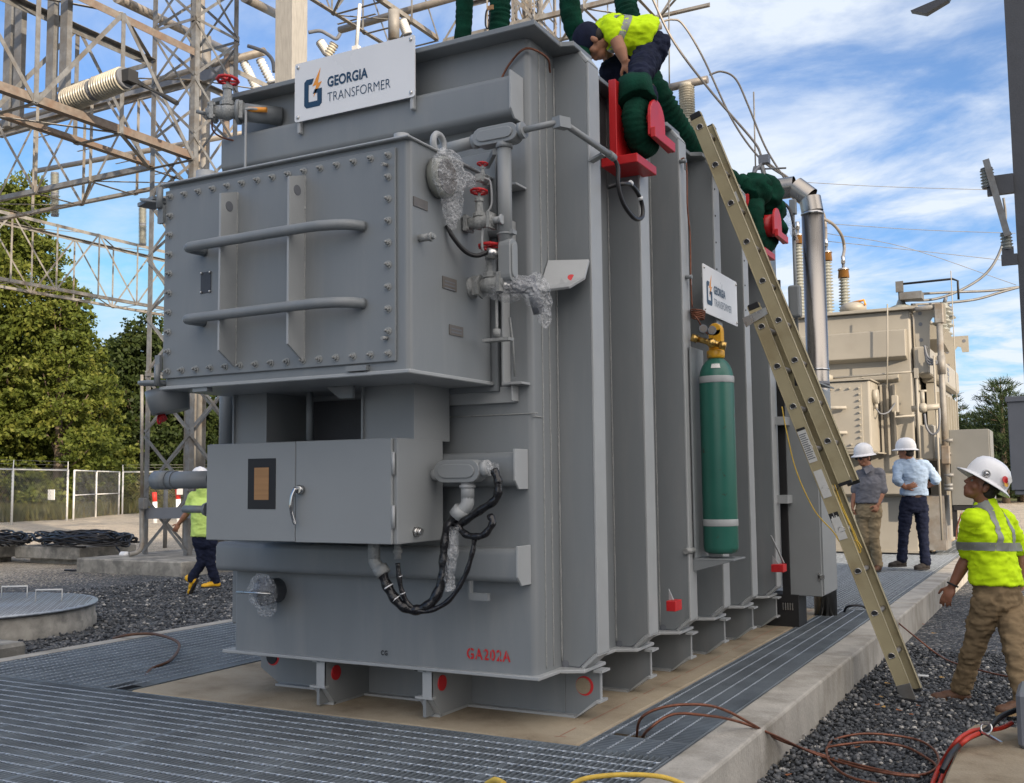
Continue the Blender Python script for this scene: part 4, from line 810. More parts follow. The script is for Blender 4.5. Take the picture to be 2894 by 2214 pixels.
def hardhat(par, c, fr, m='hat', s=1.0, badge=False):
    r, f, u = fr; c = Vector(c)+u*.045*s; seg = 36; b = MB()
    prof = [(1.0,0.0),(1.0,.03),(.97,.055),(.88,.09),(.70,.118),(.45,.135),(.2,.142),(0.01,.143)]
    vs = []; rows = len(prof)
    for rr, h in prof:
        for k in range(seg):
            t = 2*math.pi*k/seg; crest = .006*math.exp(-((math.sin(t)*rr)/.14)**2)*(1 if h > .05 else 0)
            vs.append(c+(r*.108*rr*math.sin(t)+f*.132*rr*math.cos(t)+u*(h+crest))*s)
    b.add(vs, [(i*seg+k,i*seg+(k+1)%seg,(i+1)*seg+(k+1)%seg,(i+1)*seg+k) for i in range(rows-1) for k in range(seg)], True)
    o = b.build('hard_hat', m, par); o['label'] = 'hard hat'
    b = MB(); vs = []
    for rr,h in ((.96,.004),(1.0,.004),(1.26,-.016),(1.27,-.022),(1.0,-.006),(.96,-.004)):
        for k in range(seg):
            t = 2*math.pi*k/seg; ext = 1+.10*max(0,math.cos(t))**2 if rr > 1.1 else 1
            vs.append(c+(r*.108*rr*math.sin(t)+f*.132*rr*ext*math.cos(t)+u*h)*s)
    n = 6; b.add(vs, [(i*seg+k,i*seg+(k+1)%seg,((i+1)%n)*seg+(k+1)%seg,((i+1)%n)*seg+k) for i in range(n) for k in range(seg)], True); b.build('brim', m, o); return o
def ear_eyes(par, c, fr, s=1.0, glasses=False):
    r, f, u = fr; c = Vector(c)
    if glasses:
        b = MB()
        for x in (-1,1):
            b.prism([c+(r*(x*(.008+a))+f*(.103-.25*a*a*8)+u*z)*s for a,z in ((0,.012),(.03,.018),(.058,.012),(.055,-.012),(.03,-.018),(.006,-.010))], f*.005*s)
            b.beam(c+(r*x*.062+f*.085+u*.008)*s, c+(r*x*.079-f*.005+u*.008)*s, .004*s, .01*s)
        b.beam(c+(-r*.012+f*.107+u*.006)*s, c+(r*.012+f*.107+u*.006)*s, .006*s, .005*s); b.build('sunglasses', 'dark', par); return
    w = MB(); p_ = MB()
    for x in (-1,1):
        e = c+(r*x*.030+f*.0815+u*.0)*s; w.ball(e-f*.002*s, .0095*s, 2); p_.ball(e+f*.003*s, .0068*s, 1)
    e = w.build('eyes', 'tape', par); p_.build('pupils', 'dark', e)
def boot(par, ankle, toe, m, sole, s=1.0, name='boot', up=(0,0,1)):
    a = Vector(ankle); t = Vector(toe); f = (t-a); up = Vector(up); f = (f-up*f.dot(up)).normalized(); r = f.cross(up).normalized(); up = r.cross(f).normalized(); fr = (r,f,up); L_ = []
    base = a-up*.085*s
    capsule(L_, a+up*.05*s, base+up*.045*s, .050*s, .048*s); ellip(L_, base+up*.04*s-f*.015*s, (.042*s,.055*s,.042*s), fr); ellip(L_, base+up*.045*s+f*.07*s, (.043*s,.075*s,.040*s), fr); ellip(L_, base+up*.032*s+f*.145*s, (.046*s,.062*s,.034*s), fr)
    o = fuse(name, L_, m, par, vox=.008, smooth=2)
    b = MB(); pts = []
    for k in range(20):
        tt = 2*math.pi*k/20; pts.append(base+f*(.07+.142*math.cos(tt))*s+r*(.047+.008*math.cos(tt))*math.sin(tt)*s-up*.001)
    b.prism(pts, up*.022*s); b.build('sole', sole, o)
    return o
def limb(lst, pts, rs):
    for i in range(len(pts)-1): capsule(lst, pts[i], pts[i+1], rs[i], rs[i+1])
def person(label, j, fwd, hfwd, hup, mats, opts={}):
    # j: joints; fwd torso facing; hfwd/hup head frame
    foot = (Vector(j['aL'])+Vector(j['aR']))/2; loc = (foot.x, foot.y, min(Vector(j['aL']).z, Vector(j['aR']).z)-.085)
    t = thing('person', label, 'person', loc)
    J_ = {k: Vector(v) for k, v in j.items()}; S = opts.get('s', 1.0)
    sk = []; hf = frame(hfwd, hup); head(sk, J_['head'], hf, S*1.0)
    capsule(sk, J_['head']-hf[2]*.05-hf[1]*.025, J_['neck'], .056*S, .062*S)
    capsule(sk, J_['neck'], (J_['sL']+J_['sR'])/2, .062*S, .09*S); capsule(sk, J_['chest'], J_['pelvis'], .09, .08)
    for s in 'LR':
        capsule(sk, J_['s'+s], J_['chest'], .04, .06); limb(sk, [J_['s'+s], J_['e'+s]], [.052*S,.042*S]); limb(sk, [J_['e'+s], (J_['e'+s]*.65+J_['w'+s]*.35), J_['w'+s]], [.042*S,.043*S,.027*S])
        d = J_['h'+s]-J_['w'+s]; hand(sk, J_['w'+s], d, opts.get('palm'+s, (J_['pelvis']-J_['w'+s])), S, opts.get('curl'+s, .35), -1 if s == 'L' else 1)
        limb(sk, [J_['pelvis'], J_['p'+s], J_['k'+s], J_['a'+s]], [.07,.06,.045,.035])
    body = fuse('body', sk, mats['skin'], t, vox=.0065, smooth=2)
    ear_eyes(body, J_['head'], hf, S, opts.get('glasses', False))
    hr = []; r_, f_, u_ = hf; c = J_['head']
    ellip(hr, c+(-f_*.022+u_*.038)*S, (.081*S,.090*S,.083*S), hf); ellip(hr, c+(-f_*.045-u_*.02)*S, (.070*S,.058*S,.055*S), hf)
    for x in (-1,1): ellip(hr, c+(r_*x*.070-f_*.0+u_*.015)*S, (.010*S,.014*S,.03*S), hf)
    fuse('hair', hr, 'hair', t, vox=.009, smooth=1)
    # trousers
    tr = []; up = (J_['chest']-J_['pelvis']).normalized(); fr = frame(fwd, up); rr, ff, uu = fr
    pw = (J_['pR']-J_['pL']).length/2; ax = (J_['pR']-J_['pL']).normalized(); pf = up.cross(ax).normalized()
    W_ = opts.get('waist', J_['pelvis']+up*.13)
    loft(tr, [(W_, ax*.152*S, pf*.108*S), (J_['pelvis']+up*.03, ax*.165*S, pf*.118*S), (J_['pelvis']-up*.07, ax*.168*S, pf*.118*S), (J_['pelvis']-up*.11, ax*.12*S, pf*.09*S)])
    for s in 'LR':
        p, k, a = J_['p'+s], J_['k'+s], J_['a'+s]; hem = a+(k-a).normalized()*.015
        limb(tr, [p, p.lerp(k,.5), k, k.lerp(hem,.5), hem], [.094*S,.086*S,.068*S,.063*S,.062*S*opts.get('hem',1)])
    legs = fuse('trousers', tr, mats['legs'], t, vox=.0125, smooth=3, wr=opts.get('twr',.010), ws=11, seed=len(label))
    # belt
    b = MB(); pts = []
    for k in range(28): tt = 2*math.pi*k/28; pts.append(W_-up*.01+ax*.158*S*math.cos(tt)+pf*.115*S*math.sin(tt))
    vs = [p+up*.018 for p in pts]+[p-up*.018 for p in pts]; b.add(vs, [(k,(k+1)%28,28+(k+1)%28,28+k) for k in range(28)], True); b.build('belt', 'leather' if not opts.get('bbelt') else 'dark', t)
    # shirt
    sh = []; sc = (J_['sL']+J_['sR'])/2; sx = (J_['sR']-J_['sL']).normalized(); sf = up.cross(sx).normalized(); hw = (J_['sR']-J_['sL']).length/2; ch = J_['chest']
    loft(sh, [(W_-up*opts.get('tail',.02), ax*.180*S, pf*.138*S), (W_+up*.05, ax*.172*S, pf*.130*S), (W_.lerp(ch,.6), (ax+sx)/2*.165*S, (pf+sf)/2*.122*S), (ch, sx*.178*S, sf*.125*S), (ch.lerp(sc,.65), sx*(hw+.015), sf*.108*S), (sc-up*.005, sx*(hw-.02), sf*.075*S)])
    capsule(sh, sc-up*.02, J_['neck']-(J_['neck']-sc)*.12, .108*S, .074*S)
    sl = opts.get('sleeve', .85)
    for s in 'LR':
        e = J_['s'+s].lerp(J_['e'+s], min(1, sl)); q = [sc.lerp(J_['s'+s],.6), J_['s'+s], e]; rr_ = [.070*S,.066*S,.066*S]
        if sl > 1: q.append(J_['e'+s].lerp(J_['w'+s], sl-1)); rr_ = [.070*S,.064*S,.058*S,.053*S]
        limb(sh, q, rr_)
    shirt = fuse('shirt', sh, mats['shirt'], t, vox=.0115, smooth=3, wr=opts.get('wr',.008), ws=10, seed=len(label)+5)
    for s in 'LR':
        boot(t, J_['a'+s], J_['t'+s], mats['boot'], mats['sole'], S, 'boot', opts.get('up'+s, (0,0,1)))
    return t, body, shirt, hf, J_, (sx, sf, up)
def tape(shirt, c_fn, n, w, name='reflective_tape', m='tape'):
    # a strip laid on the shirt: c_fn(t) -> (point near surface, outward dir, width dir); projected on the real shirt surface
    dg = bpy.context.evaluated_depsgraph_get(); mw = Vector(shirt.parent.location); L_, Rr = [], []
    for i in range(n+1):
        p, o, wd = c_fn(i/n); q = []
        for sgn in (-1, -.33, .33, 1):
            s = p+wd*w/2*sgn-mw; hit, loc, nor, _ = shirt.ray_cast(s+o*.4, -o, distance=.6)
            q.append((loc+nor*.004 if hit else s)+mw)
        L_.append(q)
    b = MB(); k = 4; b.add([x for q in L_ for x in q], [(i*k+j, i*k+j+1, (i+1)*k+j+1, (i+1)*k+j) for i in range(n) for j in range(k-1)], True)
    return b.build(name, m, shirt)
SO = 2600,1280
def k4(x, y, d): return J(2600+x/4, 1280+y/4, d)
def k3(x, y, d): return J(2600+x/3.36, 1600+y/3.36, d)
camleft = -_r; camfwd = Vector((_F.x,_F.y,0)).normalized()
# 1 worker at the right edge, walking, looking up
dd = 6.95
j = dict(head=k4(700,385,dd-.0), neck=k4(735,575,dd), sL=k4(590,745,dd-.10), sR=k4(960,760,dd+.14), chest=k4(790,980,dd+.0), pelvis=k3(745,290,dd-.0),
  eL=k4(530,1190,dd+.10), wL=k3(305,190,dd+.12), hL=k3(255,300,dd+.12), eR=k4(1140,1150,dd+.2), wR=k4(1160,1420,dd+.15), hR=k4(1130,1520,dd+.12),
  pL=k3(640,330,dd-.04), kL=k3(520,760,dd+.08), aL=k3(385,1175,dd+.22), tL=k3(60,1150,dd+.25), pR=k3(850,330,dd+.05), kR=k3(910,830,dd-.25), aR=J(2896,1978,dd-.42), tR=J(2835,1985,dd-.45))
fw = (camleft*.75+camfwd*.65).normalized()
hf_ = (camleft*.93+camfwd*.18+Vector((0,0,.62))).normalized()
t1, body, shirt, hf, J_, (sx,sf,up) = person('man in hi-vis yellow shirt and brown work trousers striding past the ladder foot, looking up', j, fw, hf_, (0,0,1), dict(skin='skind', legs='khakid', shirt='hiviz', boot='leather', sole='tansole'), dict(sleeve=.80, tail=.05, wr=.010, twr=.014, palmL=(camfwd-camleft), curlL=.3, bbelt=1, upL=(0,0,1)))
hh = hardhat(t1, J_['head'], hf, s=1.08)
b = MB(); r_,f_,u_ = hf; c = J_['head']+u_*.045
b.ring(c-r_*.118+u_*.03+f_*.045, -r_, .022, .006, 16, 6); b.ball(c-r_*.120+u_*.03+f_*.045, .016, 2); b.build('hat_lamp_clip', 'chrome', hh)
for (a,z,mt,rad) in ((-.075,.058,'red',.024),(-.095,.035,'yellow',.018),(-.10,.07,'sticker',.02)):
    n_ = (-r_*.80+f_*(a*4.5)+u_*.35).normalized(); MB().lathe([(rad,0),(rad,.0015)], c-r_*.098+f_*a+u_*z+n_*.006, n_, 16).build('hat_sticker', mt, hh)
b = MB(); b.ring(J_['wL']-(J_['hL']-J_['wL']).normalized()*.01, J_['hL']-J_['wL'], .034, .007, 20, 6); b.build('wristwatch', 'dark', t1)
sp = lambda s: J_['chest'].lerp((J_['sL']+J_['sR'])/2, s)
tape(shirt, lambda t_: (sp(-.35)+Vector((0,0,0)), (sf*-math.cos(t_*2*math.pi)+sx*math.sin(t_*2*math.pi)).normalized(), up), 40, .055)
for sd_ in (-1,1):
    def fn(t_, sd_=sd_):
        if t_ < .55: return (sp(-.35+1.5*t_/.55*.8)+sx*sd_*.085, -sf, sx)
        a = (t_-.55)/.45*math.pi; return (sp(.85)+sx*sd_*.085, (-sf*math.cos(a)+up*math.sin(a)*1.3).normalized(), sx)
    tape(shirt, fn, 26, .05)
# 2 man in grey polo
def q4(x, y, d): return J(2350+x/4.097, 1230+y/4.097, d)
dd = 13.9
j = dict(head=q4(378,262,dd), neck=q4(410,375,dd), sL=q4(562,440,dd-.05), sR=q4(335,455,dd+.08), chest=q4(440,560,dd), pelvis=q4(430,880,dd),
  eL=q4(590,650,dd-.08), wL=q4(535,810,dd-.14), hL=q4(505,880,dd-.16), eR=q4(275,650,dd+.1), wR=q4(245,820,dd+.05), hR=q4(240,890,dd+.05),
  pL=q4(490,890,dd-.02), kL=q4(490,1200,dd-.04), aL=q4(540,1500,dd), tL=q4(500,1600,dd-.15), pR=q4(355,890,dd+.05), kR=q4(385,1190,dd), aR=q4(470,1490,dd+.2), tR=q4(380,1580,dd+.1))
t2, body, shirt, hf, J_, ax_ = person('man in grey polo shirt, khaki trousers, sunglasses and white hard hat standing behind the ladder', j, (camleft*.55-camfwd*.8), (camleft*.9-camfwd*.42-Vector((0,0,.12))), (0,0,1), dict(skin='skin', legs='khaki', shirt='greycloth', boot='leather', sole='sole'), dict(sleeve=.92, glasses=True, curlL=.9, curlR=.8, wr=.007))
hardhat(t2, J_['head'], hf, s=1.05)
b = MB(); b.prism([J_['neck']+(-_r*.07+Vector((0,0,-.01))-camfwd*.07), J_['neck']+(_r*.05+Vector((0,0,.035))-camfwd*.05), J_['neck']+(_r*.03+Vector((0,0,-.04))-camfwd*.10), J_['neck']+(-_r*.05+Vector((0,0,-.09))-camfwd*.11)], camfwd*.01); b.build('collar', 'greycloth', shirt)
# 3 man in blue shirt, back to camera, hands on hips
dd = 14.1
j = dict(head=q4(862,200,dd), neck=q4(893,300,dd), sL=q4(775,340,dd), sR=q4(1090,345,dd), chest=q4(955,480,dd), pelvis=q4(955,800,dd),
  eL=q4(755,520,dd-.12), wL=q4(858,612,dd-.10), hL=q4(935,585,dd-.16), eR=q4(1218,520,dd-.05), wR=q4(1165,575,dd+.05), hR=q4(1120,580,dd+.08),
  pL=q4(870,820,dd), kL=q4(835,1150,dd), aL=q4(815,1450,dd), tL=q4(660,1490,dd-.05), pR=q4(1035,820,dd), kR=q4(1060,1150,dd-.02), aR=q4(1090,1480,dd-.1), tR=q4(950,1540,dd-.2))
t3, body, shirt, hf, J_, ax_ = person('man in pale blue shirt and dark jeans seen from behind with hands on his hips', j, (camfwd*.95+camleft*.3), (camleft*.75+camfwd*.65), (0,0,1), dict(skin='skin', legs='navycloth', shirt='bluecloth', boot='sole', sole='sole'), dict(sleeve=1.30, curlL=.2, curlR=.2, tail=.0, wr=.010, hem=1.1, palmL=camfwd, palmR=-_r))
hardhat(t3, J_['head'], hf, s=1.05)
# 4 walker behind the control box, lime shirt, yellow boots
def p3(x, y, d): return J(360+x/2.8, 1050+y/2.8, d)
dd = 14.4
j = dict(head=p3(572,868,dd), neck=p3(590,930,dd), sL=p3(520,985,dd), sR=p3(680,985,dd+.1), chest=p3(598,1060,dd), pelvis=p3(612,1330,dd),
  eL=p3(470,1125,dd+.05), wL=p3(408,1205,dd+.1), hL=p3(385,1245,dd+.1), eR=p3(720,1130,dd-.1), wR=p3(720,1240,dd-.25), hR=p3(715,1290,dd-.3),
  pL=p3(578,1345,dd), kL=p3(595,1500,dd+.0), aL=p3(505,1650,dd+.0), tL=p3(545,1735,dd), pR=p3(650,1345,dd), kR=p3(655,1520,dd), aR=p3(700,1660,dd+.05), tR=p3(600,1695,dd-.05))
t4, body, shirt, hf, J_, ax_ = person('man in lime T-shirt, navy trousers and yellow boots walking behind the control box', j, (camfwd*.9+camleft*.4), (camfwd*.85+camleft*.5), (0,0,1), dict(skin='skin', legs='navycloth', shirt='lime', boot='boot', sole='sole'), dict(sleeve=.75, tail=.08, palmL=camfwd, upL=(camfwd*.1+Vector((0,0,.5))-_r*.85).normalized()))
hardhat(t4, J_['head'], hf, s=1.05)
# 5 worker bent over on top of the tank
def k5(x, y, d): return J(1400+x/2.745, y/2.745, d)
dd = 7.35
j = dict(head=k5(752,335,dd-.1), neck=k5(815,285,dd-.05), sL=k5(900,225,dd-.14), sR=k5(862,235,dd+.20), chest=k5(960,265,dd+.0), pelvis=k5(1205,385,dd+.05),
  eL=k5(955,350,dd-.20), wL=k5(1000,470,dd-.22), hL=k5(1050,540,dd-.22), eR=k5(870,420,dd+.25), wR=k5(900,520,dd+.25), hR=k5(920,560,dd+.25),
  pL=k5(1185,430,dd-.05), kL=k5(1110,610,dd-.42), aL=k5(1190,765,dd-.25), tL=k5(1110,790,dd-.45), pR=k5(1170,400,dd+.15), kR=k5(880,560,dd+.10), aR=k5(1010,700,dd+.35), tR=k5(920,720,dd+.2))
t5, body, shirt, hf, J_, (sx,sf,up) = person('man in hi-vis yellow shirt and cap bending over a green sling on the tank roof', j, (camleft*.6-Vector((0,0,.8))), (camleft*.35-Vector((0,0,.85))+camfwd*.2), (camleft*.85+Vector((0,0,.35))), dict(skin='skin', legs='navycloth', shirt='hiviz', boot='leather', sole='sole'), dict(sleeve=.35, tail=.03, curlL=.75, palmL=camfwd, wr=.010, twr=.012, waist=J_['pelvis'] if False else k5(1165,290,dd+.02), s=1.08))
c = J_['head']; r_,f_,u_ = hf; b = []
ellip(b, c+(u_*.052-f_*.012), (.102,.120,.098), hf); cap = fuse('cap', b, 'navycloth', t5, vox=.009, smooth=1); MB().prism([c+(r_*.075*s_+f_*y_+u_*.055) for s_,y_ in ((-1,.07),(-.8,.18),(0,.21),(.8,.18),(1,.07))], u_*.006).build('cap_peak', 'navycloth', cap)
tape(shirt, lambda t_: (J_['chest'], (sf*-math.cos(t_*2*math.pi)+sx*math.sin(t_*2*math.pi)).normalized(), up), 36, .05)
for sd_ in (-1,1):
    tape(shirt, lambda t_, sd_=sd_: (J_['chest'].lerp((J_['sL']+J_['sR'])/2, t_*1.1)+sx*sd_*.08, -sf, sx), 14, .045)
# ------------------------------------------------------------------ gas cylinder on its bracket
cx, cy = .365, 2.0
g = thing('gas_cylinder', 'tall green gas cylinder with yellow valve guard strapped to the tank side', 'gas cylinder', (cx,cy,.775))
b = MB(); b.lathe([(.085,0),(.108,.012),(.115,.04),(.115,1.15),(.113,1.18),(.106,1.215),(.092,1.25),(.070,1.28),(.046,1.298),(.040,1.31)], (cx,cy,.775), (0,0,1), 32); b.build('body', 'cylgreen', g)
b = MB(); b.lathe([(.045,1.295),(.060,1.305),(.060,1.35),(.05,1.355)], (cx,cy,.775), (0,0,1), 24); b.box((cx-.045,cy-.01,2.12),(cx+.045,cy+.055,2.27)); b.lathe([(.044,0),(.044,.065)], (cx,cy-.01,2.27), (0,1,0), 20); b.build('valve_guard', 'yellow', g, bevel=.004)
b = MB(); b.cyl((cx-.09,cy-.10,2.20),(cx+.05,cy-.07,2.155),.020,12); b.cyl((cx,cy-.09,2.17),(cx,cy,2.18),.02,10); b.cyl((cx+.05,cy-.07,2.155),(cx+.09,cy-.06,2.145),.028,10); b.cyl((cx-.09,cy-.10,2.20),(cx-.13,cy-.11,2.215),.027,10); b.ball((cx-.0,cy-.09,2.17),.033,2); b.build('regulator', 'brass', g)
for k,(dx,dz) in enumerate(((-.06,2.265),(.0,2.25))):
    b = MB(); b.cyl((cx+dx,cy-.08,dz),(cx+dx+.02,cy-.13,dz),.028,20); o = b.build('pressure_gauge', 'cabdark', g); MB().cyl((cx+dx+.02,cy-.1305,dz),(cx+dx+.0204,cy-.1315,dz),.021,20).build('gauge_face', 'plate', o)
for z in (.955,1.905):
    b = MB(); b.lathe([(.1165,0),(.1175,.003),(.1175,.042),(.1165,.045)], (cx,cy,z), (0,0,1), 32); b.build('strap', 'greyedge', g)
for (a,z,w,h,mt) in ((-75,1.935,.05,.022,'sticker'),(-95,1.96,.02,.03,'sticker')):
    pass
b = MB(); nn = 6; vs = []
for k in range(nn+1):
    a = R(-75+(k/nn)*34-17)
    for z,r_ in ((2.0,.1055),(2.03,.088)): vs.append((cx+r_*math.cos(a)*1.01, cy+r_*math.sin(a)*1.01, z))
b.add(vs, [(2*k,2*k+2,2*k+3,2*k+1) for k in range(nn)]); b.build('shoulder_label', 'sticker', g)
b = MB(); b.box((.215,cy-.14,.735),(.49,cy+.13,.745)); b.prism([(.216,cy-.139,.66),(.216,cy-.139,.735),(.49,cy-.139,.735)],(0,.006,0)); b.box((.224,cy-.14,.746),(.236,cy+.13,2.15)); o = b.build('cylinder_bracket', 'grey', T, bevel=.002)
b = MB(); b.cyl((.225,cy-.15,.80),(.20,cy-.24,.80),.02,8); b.build('bracket_bolt', 'weld', T)
# ------------------------------------------------------------------ extension ladder
NP = (0,1,.13); c1 = 2.845; c2 = c1+.37
f0 = PN(2567,1975,NP,c1); f1 = PN(2128,862,NP,c1); g0 = PN(2385,1362,NP,c1+.005); g1 = PN(1962,322,NP,c1+.005)
lad = thing('extension_ladder', 'tan fibreglass extension ladder leaning against the ribbed tank side', 'ladder', (f0.x,f0.y+.18,GZ))
Wv = Vector((0, c2-c1, 0))
ld = (f1-f0).normalized(); ln = ld.cross(Vector((0,1,0))).normalized()      # across the rail, roughly +/-x
if ln.x < 0: ln = -ln
def rail(p, q, sec, inward, name='rail'):
    d = (q-p).normalized(); n = d.cross(Vector((0,1,0))).normalized(); n = n if n.x > 0 else -n; y = Vector((0,inward,0)); w = .044; b = MB()
    b.hexa([p-n*w, p+n*w, p+n*w+y*.005, p-n*w+y*.005, q-n*w, q+n*w, q+n*w+y*.005, q-n*w+y*.005])
    for s_ in (-1,1):
        a = n*(w*s_); e = n*((w-.005)*s_); b.hexa([p+a+y*.005, p+a+y*.034, p+e+y*.034, p+e+y*.005, q+a+y*.005, q+a+y*.034, q+e+y*.034, q+e+y*.005])
        a = n*((w+.002)*s_); b.hexa([p+a-y*.002,p+a+y*.004,p+e+y*.004,p+e-y*.002,q+a-y*.002,q+a+y*.004,q+e+y*.004,q+e-y*.002])
    return b.build(name, 'fibre', lad, bevel=.0015), d, n
for sec,(p,q,wd) in enumerate(((f0,f1,1.0),(g0,g1,.90))):
    off = Vector((0,.012*sec,0)); Wx = Wv-Vector((0,.05*sec,0)) if sec else Wv
    r1,d,n = rail(p+off, q+off, sec, 1); r2,_,_ = rail(p+Wx+off, q+Wx+off, sec, -1); L_ = (q-p).length; k = .30
    cl = MB()
    while k < L_-.06:
        a = p+off+d*k; b = MB(); b.tube([a+Vector((0,.003,0)), a+Wx-Vector((0,.003,0))], .0185, 12); rg = b.build('rung', 'alu', lad)
        m_ = MB(); yv = Vector((0,-1,0)); pts = [a+(n*math.cos(t)*.019+d*max(-.010,math.sin(t)*.019))*1.0+yv*.0022 for t in [2*math.pi*i/18 for i in range(18)]]; m_.prism(pts, yv*.001); m_.build('rung_hole', 'dark', rg)
        m_ = MB(); m_.tube([a+(n*math.cos(t)*.022+d*max(-.0125,math.sin(t)*.022))+yv*.003 for t in [2*math.pi*i/18 for i in range(19)]], .003, 6); m_.build('rung_ferrule', 'steel', rg)
        k += .305
    for w_ in (Vector((0,0,0)), Wx):
        b = MB(); t_ = q+off+w_; b.hexa([t_-n*.047-d*.035+Vector((0,-.004,0)), t_+n*.047-d*.035+Vector((0,-.004,0)), t_+n*.047-d*.035+Vector((0,.036,0)), t_-n*.047-d*.035+Vector((0,.036,0)), t_-n*.04+d*.012+Vector((0,-.004,0)), t_+n*.04+d*.012+Vector((0,-.004,0)), t_+n*.04+d*.012+Vector((0,.036,0)), t_-n*.04+d*.012+Vector((0,.036,0))]); b.build('rail_cap', 'black', lad, bevel=.006)
    if sec:
        for w_ in (Vector((0,0,0)), Wx):
            b = MB(); t_ = p+off+w_; b.beam(t_-n*.048+Vector((0,.014,0)), t_+n*.048+Vector((0,.014,0)), .022, .045, d); b.build('bottom_bumper', 'black', lad, bevel=.004)
yv = Vector((0,-1,0))
def sticker(p, n, d, w, h, mt, th=.0015):     # on the outer web: p centre
    b = MB(); b.prism([p+n*a*w/2+d*c*h/2+yv*.0035 for a,c in ((-1,-1),(1,-1),(1,1),(-1,1))], yv*th); return b.build('label', mt, lad)
dd_ = (f1-f0).normalized()
def onrail(u, v): return PN(u,v,NP,c1-.0)
L1 = onrail(2282,1262); s_ = sticker(L1, ln, dd_, .060, .235, 'sticker'); b = MB()
for k in range(13): b.prism([L1+ln*a*.026+dd_*(c*.0035+(k-6)*.015)+yv*.0052 for a,c in ((-1,-1),(.6 if k%3 else .95,-1),(.6 if k%3 else .95,1),(-1,1))], yv*.0005)
b.build('printed_lines', 'cabdark', s_); sticker(L1+dd_*.128, ln, dd_, .062, .018, 'dirty')
L2 = onrail(2325,1368); sticker(L2, ln, dd_, .060, .20, 'sticker')
L3 = onrail(2372,1494); sticker(L3, ln, dd_, .060, .16, 'sticker'); L4 = onrail(2359,1462); s_ = sticker(L4, ln, dd_, .066, .065, 'dirty'); b = MB()
for a in (-.5,.5): b.prism([L4+ln*(a*.028+e*.005)+dd_*c*.009+yv*.0052 for e,c in ((-1,-1),(1,-1),(1,1),(-1,1))], yv*.0006)
b.prism([L4+ln*e*.0015+dd_*c*.032+yv*.0052 for e,c in ((-1,-1),(1,-1),(1,1),(-1,1))], yv*.0005)
b.build('foot_symbol', 'sticker', s_)
def onfly(u, v): return PN(u,v,NP,c1+.36-.05+.02)
L5 = PN(2075,560,NP,c1+.32); s_ = MB(); s_.prism([L5+ln*a*.03+dd_*c*.04-yv*.0 for a,c in ((-1,-1),(1,-1),(1,1),(-1,1))], yv*.004); s_ = s_.build('label', 'sticker', lad)
b = MB(); b.prism([L5-dd_*.012+ln*a+dd_*c+yv*.0045 for a,c in ((-.006,.022),(.006,.022),(.006,0),(.014,0),(0,-.018),(-.014,0),(-.006,0))], yv*.0008); b.build('arrow', 'dirty', s_)
b = MB(); t_ = PN(2120,900,NP,c1-.01); b.hexa([t_+n_*s1+dd_*s2+yv*y_ for (n_,s1,s2,y_) in ((ln,-.05,-.05,.0),(ln,.13,-.02,.0),(ln,.13,-.02,.008),(ln,-.05,-.05,.008),(ln,-.05,.02,.0),(ln,.13,.03,.0),(ln,.13,.03,.008),(ln,-.05,.02,.008))]); b.build('fly_bracket', 'steel', lad)
for w_,nm in ((Vector((0,0,0)),0),(Wv,1)):
    b = MB(); q = f0+w_; b.prism([q+ln*a+dd_*c+yv*(.004 if not nm else -.002) for a,c in ((-.046,.10),(.046,.10),(.046,-.01),(.085,-.07),(.02,-.085),(-.02,-.03),(-.046,0))], yv*-.03); b.build('foot_plate', 'galv', lad, bevel=.002)
    b = MB(); z0 = GZ; b.hexa([Vector((q.x-.05,q.y-.03,z0-.004)),Vector((q.x+.10,q.y-.03,z0-.004)),Vector((q.x+.10,q.y+.05,z0-.004)),Vector((q.x-.05,q.y+.05,z0-.004)),Vector((q.x-.04,q.y-.03,z0+.03)),Vector((q.x+.09,q.y-.03,z0+.02)),Vector((q.x+.09,q.y+.05,z0+.02)),Vector((q.x-.04,q.y+.05,z0+.03))]); b.build('rubber_shoe', 'black', lad)
lk = PN(2262,1070,NP,c1+.06); b = MB(); b.box(lk+Vector((-.04,-.01,-.05)), lk+Vector((.03,.02,.05))); b.tube([lk, lk+Vector((.06,.05,-.14)), lk+Vector((.11,.02,-.24)), lk+Vector((.09,.0,-.20))], .008, 6); b.build('rung_lock', 'dirty', lad)
lk = PN(2320,1150+1310/2.745-100,NP,c1+.06)
r_ = MB()
pp = [PN(u,v,NP,c1+cc) for u,v,cc in ((2210,1150,.0),(2222,1215,-.02),(2250,1330,-.03),(2300,1440,-.02),(2352,1500,-.01),(2372,1530,.0))]; r_.tube(bez(pp,10), .0045, 6); r_.build('rope', 'rope', lad)
r_ = MB(); pp = [PN(u,v,NP,c1+.10) for u,v in ((2350,1370),(2370,1420),(2400,1480),(2420,1530),(2432,1556),(2428,1562),(2418,1540),(2412,1528),(2425,1532),(2436,1550))]; r_.tube(bez(pp,8), .0045, 6); pp = [PN(u,v,NP,c1+.13) for u,v in ((2358,1370),(2380,1430),(2412,1500),(2424,1530))]; r_.tube(bez(pp,8), .0045, 6); r_.build('rope', 'rope', lad)
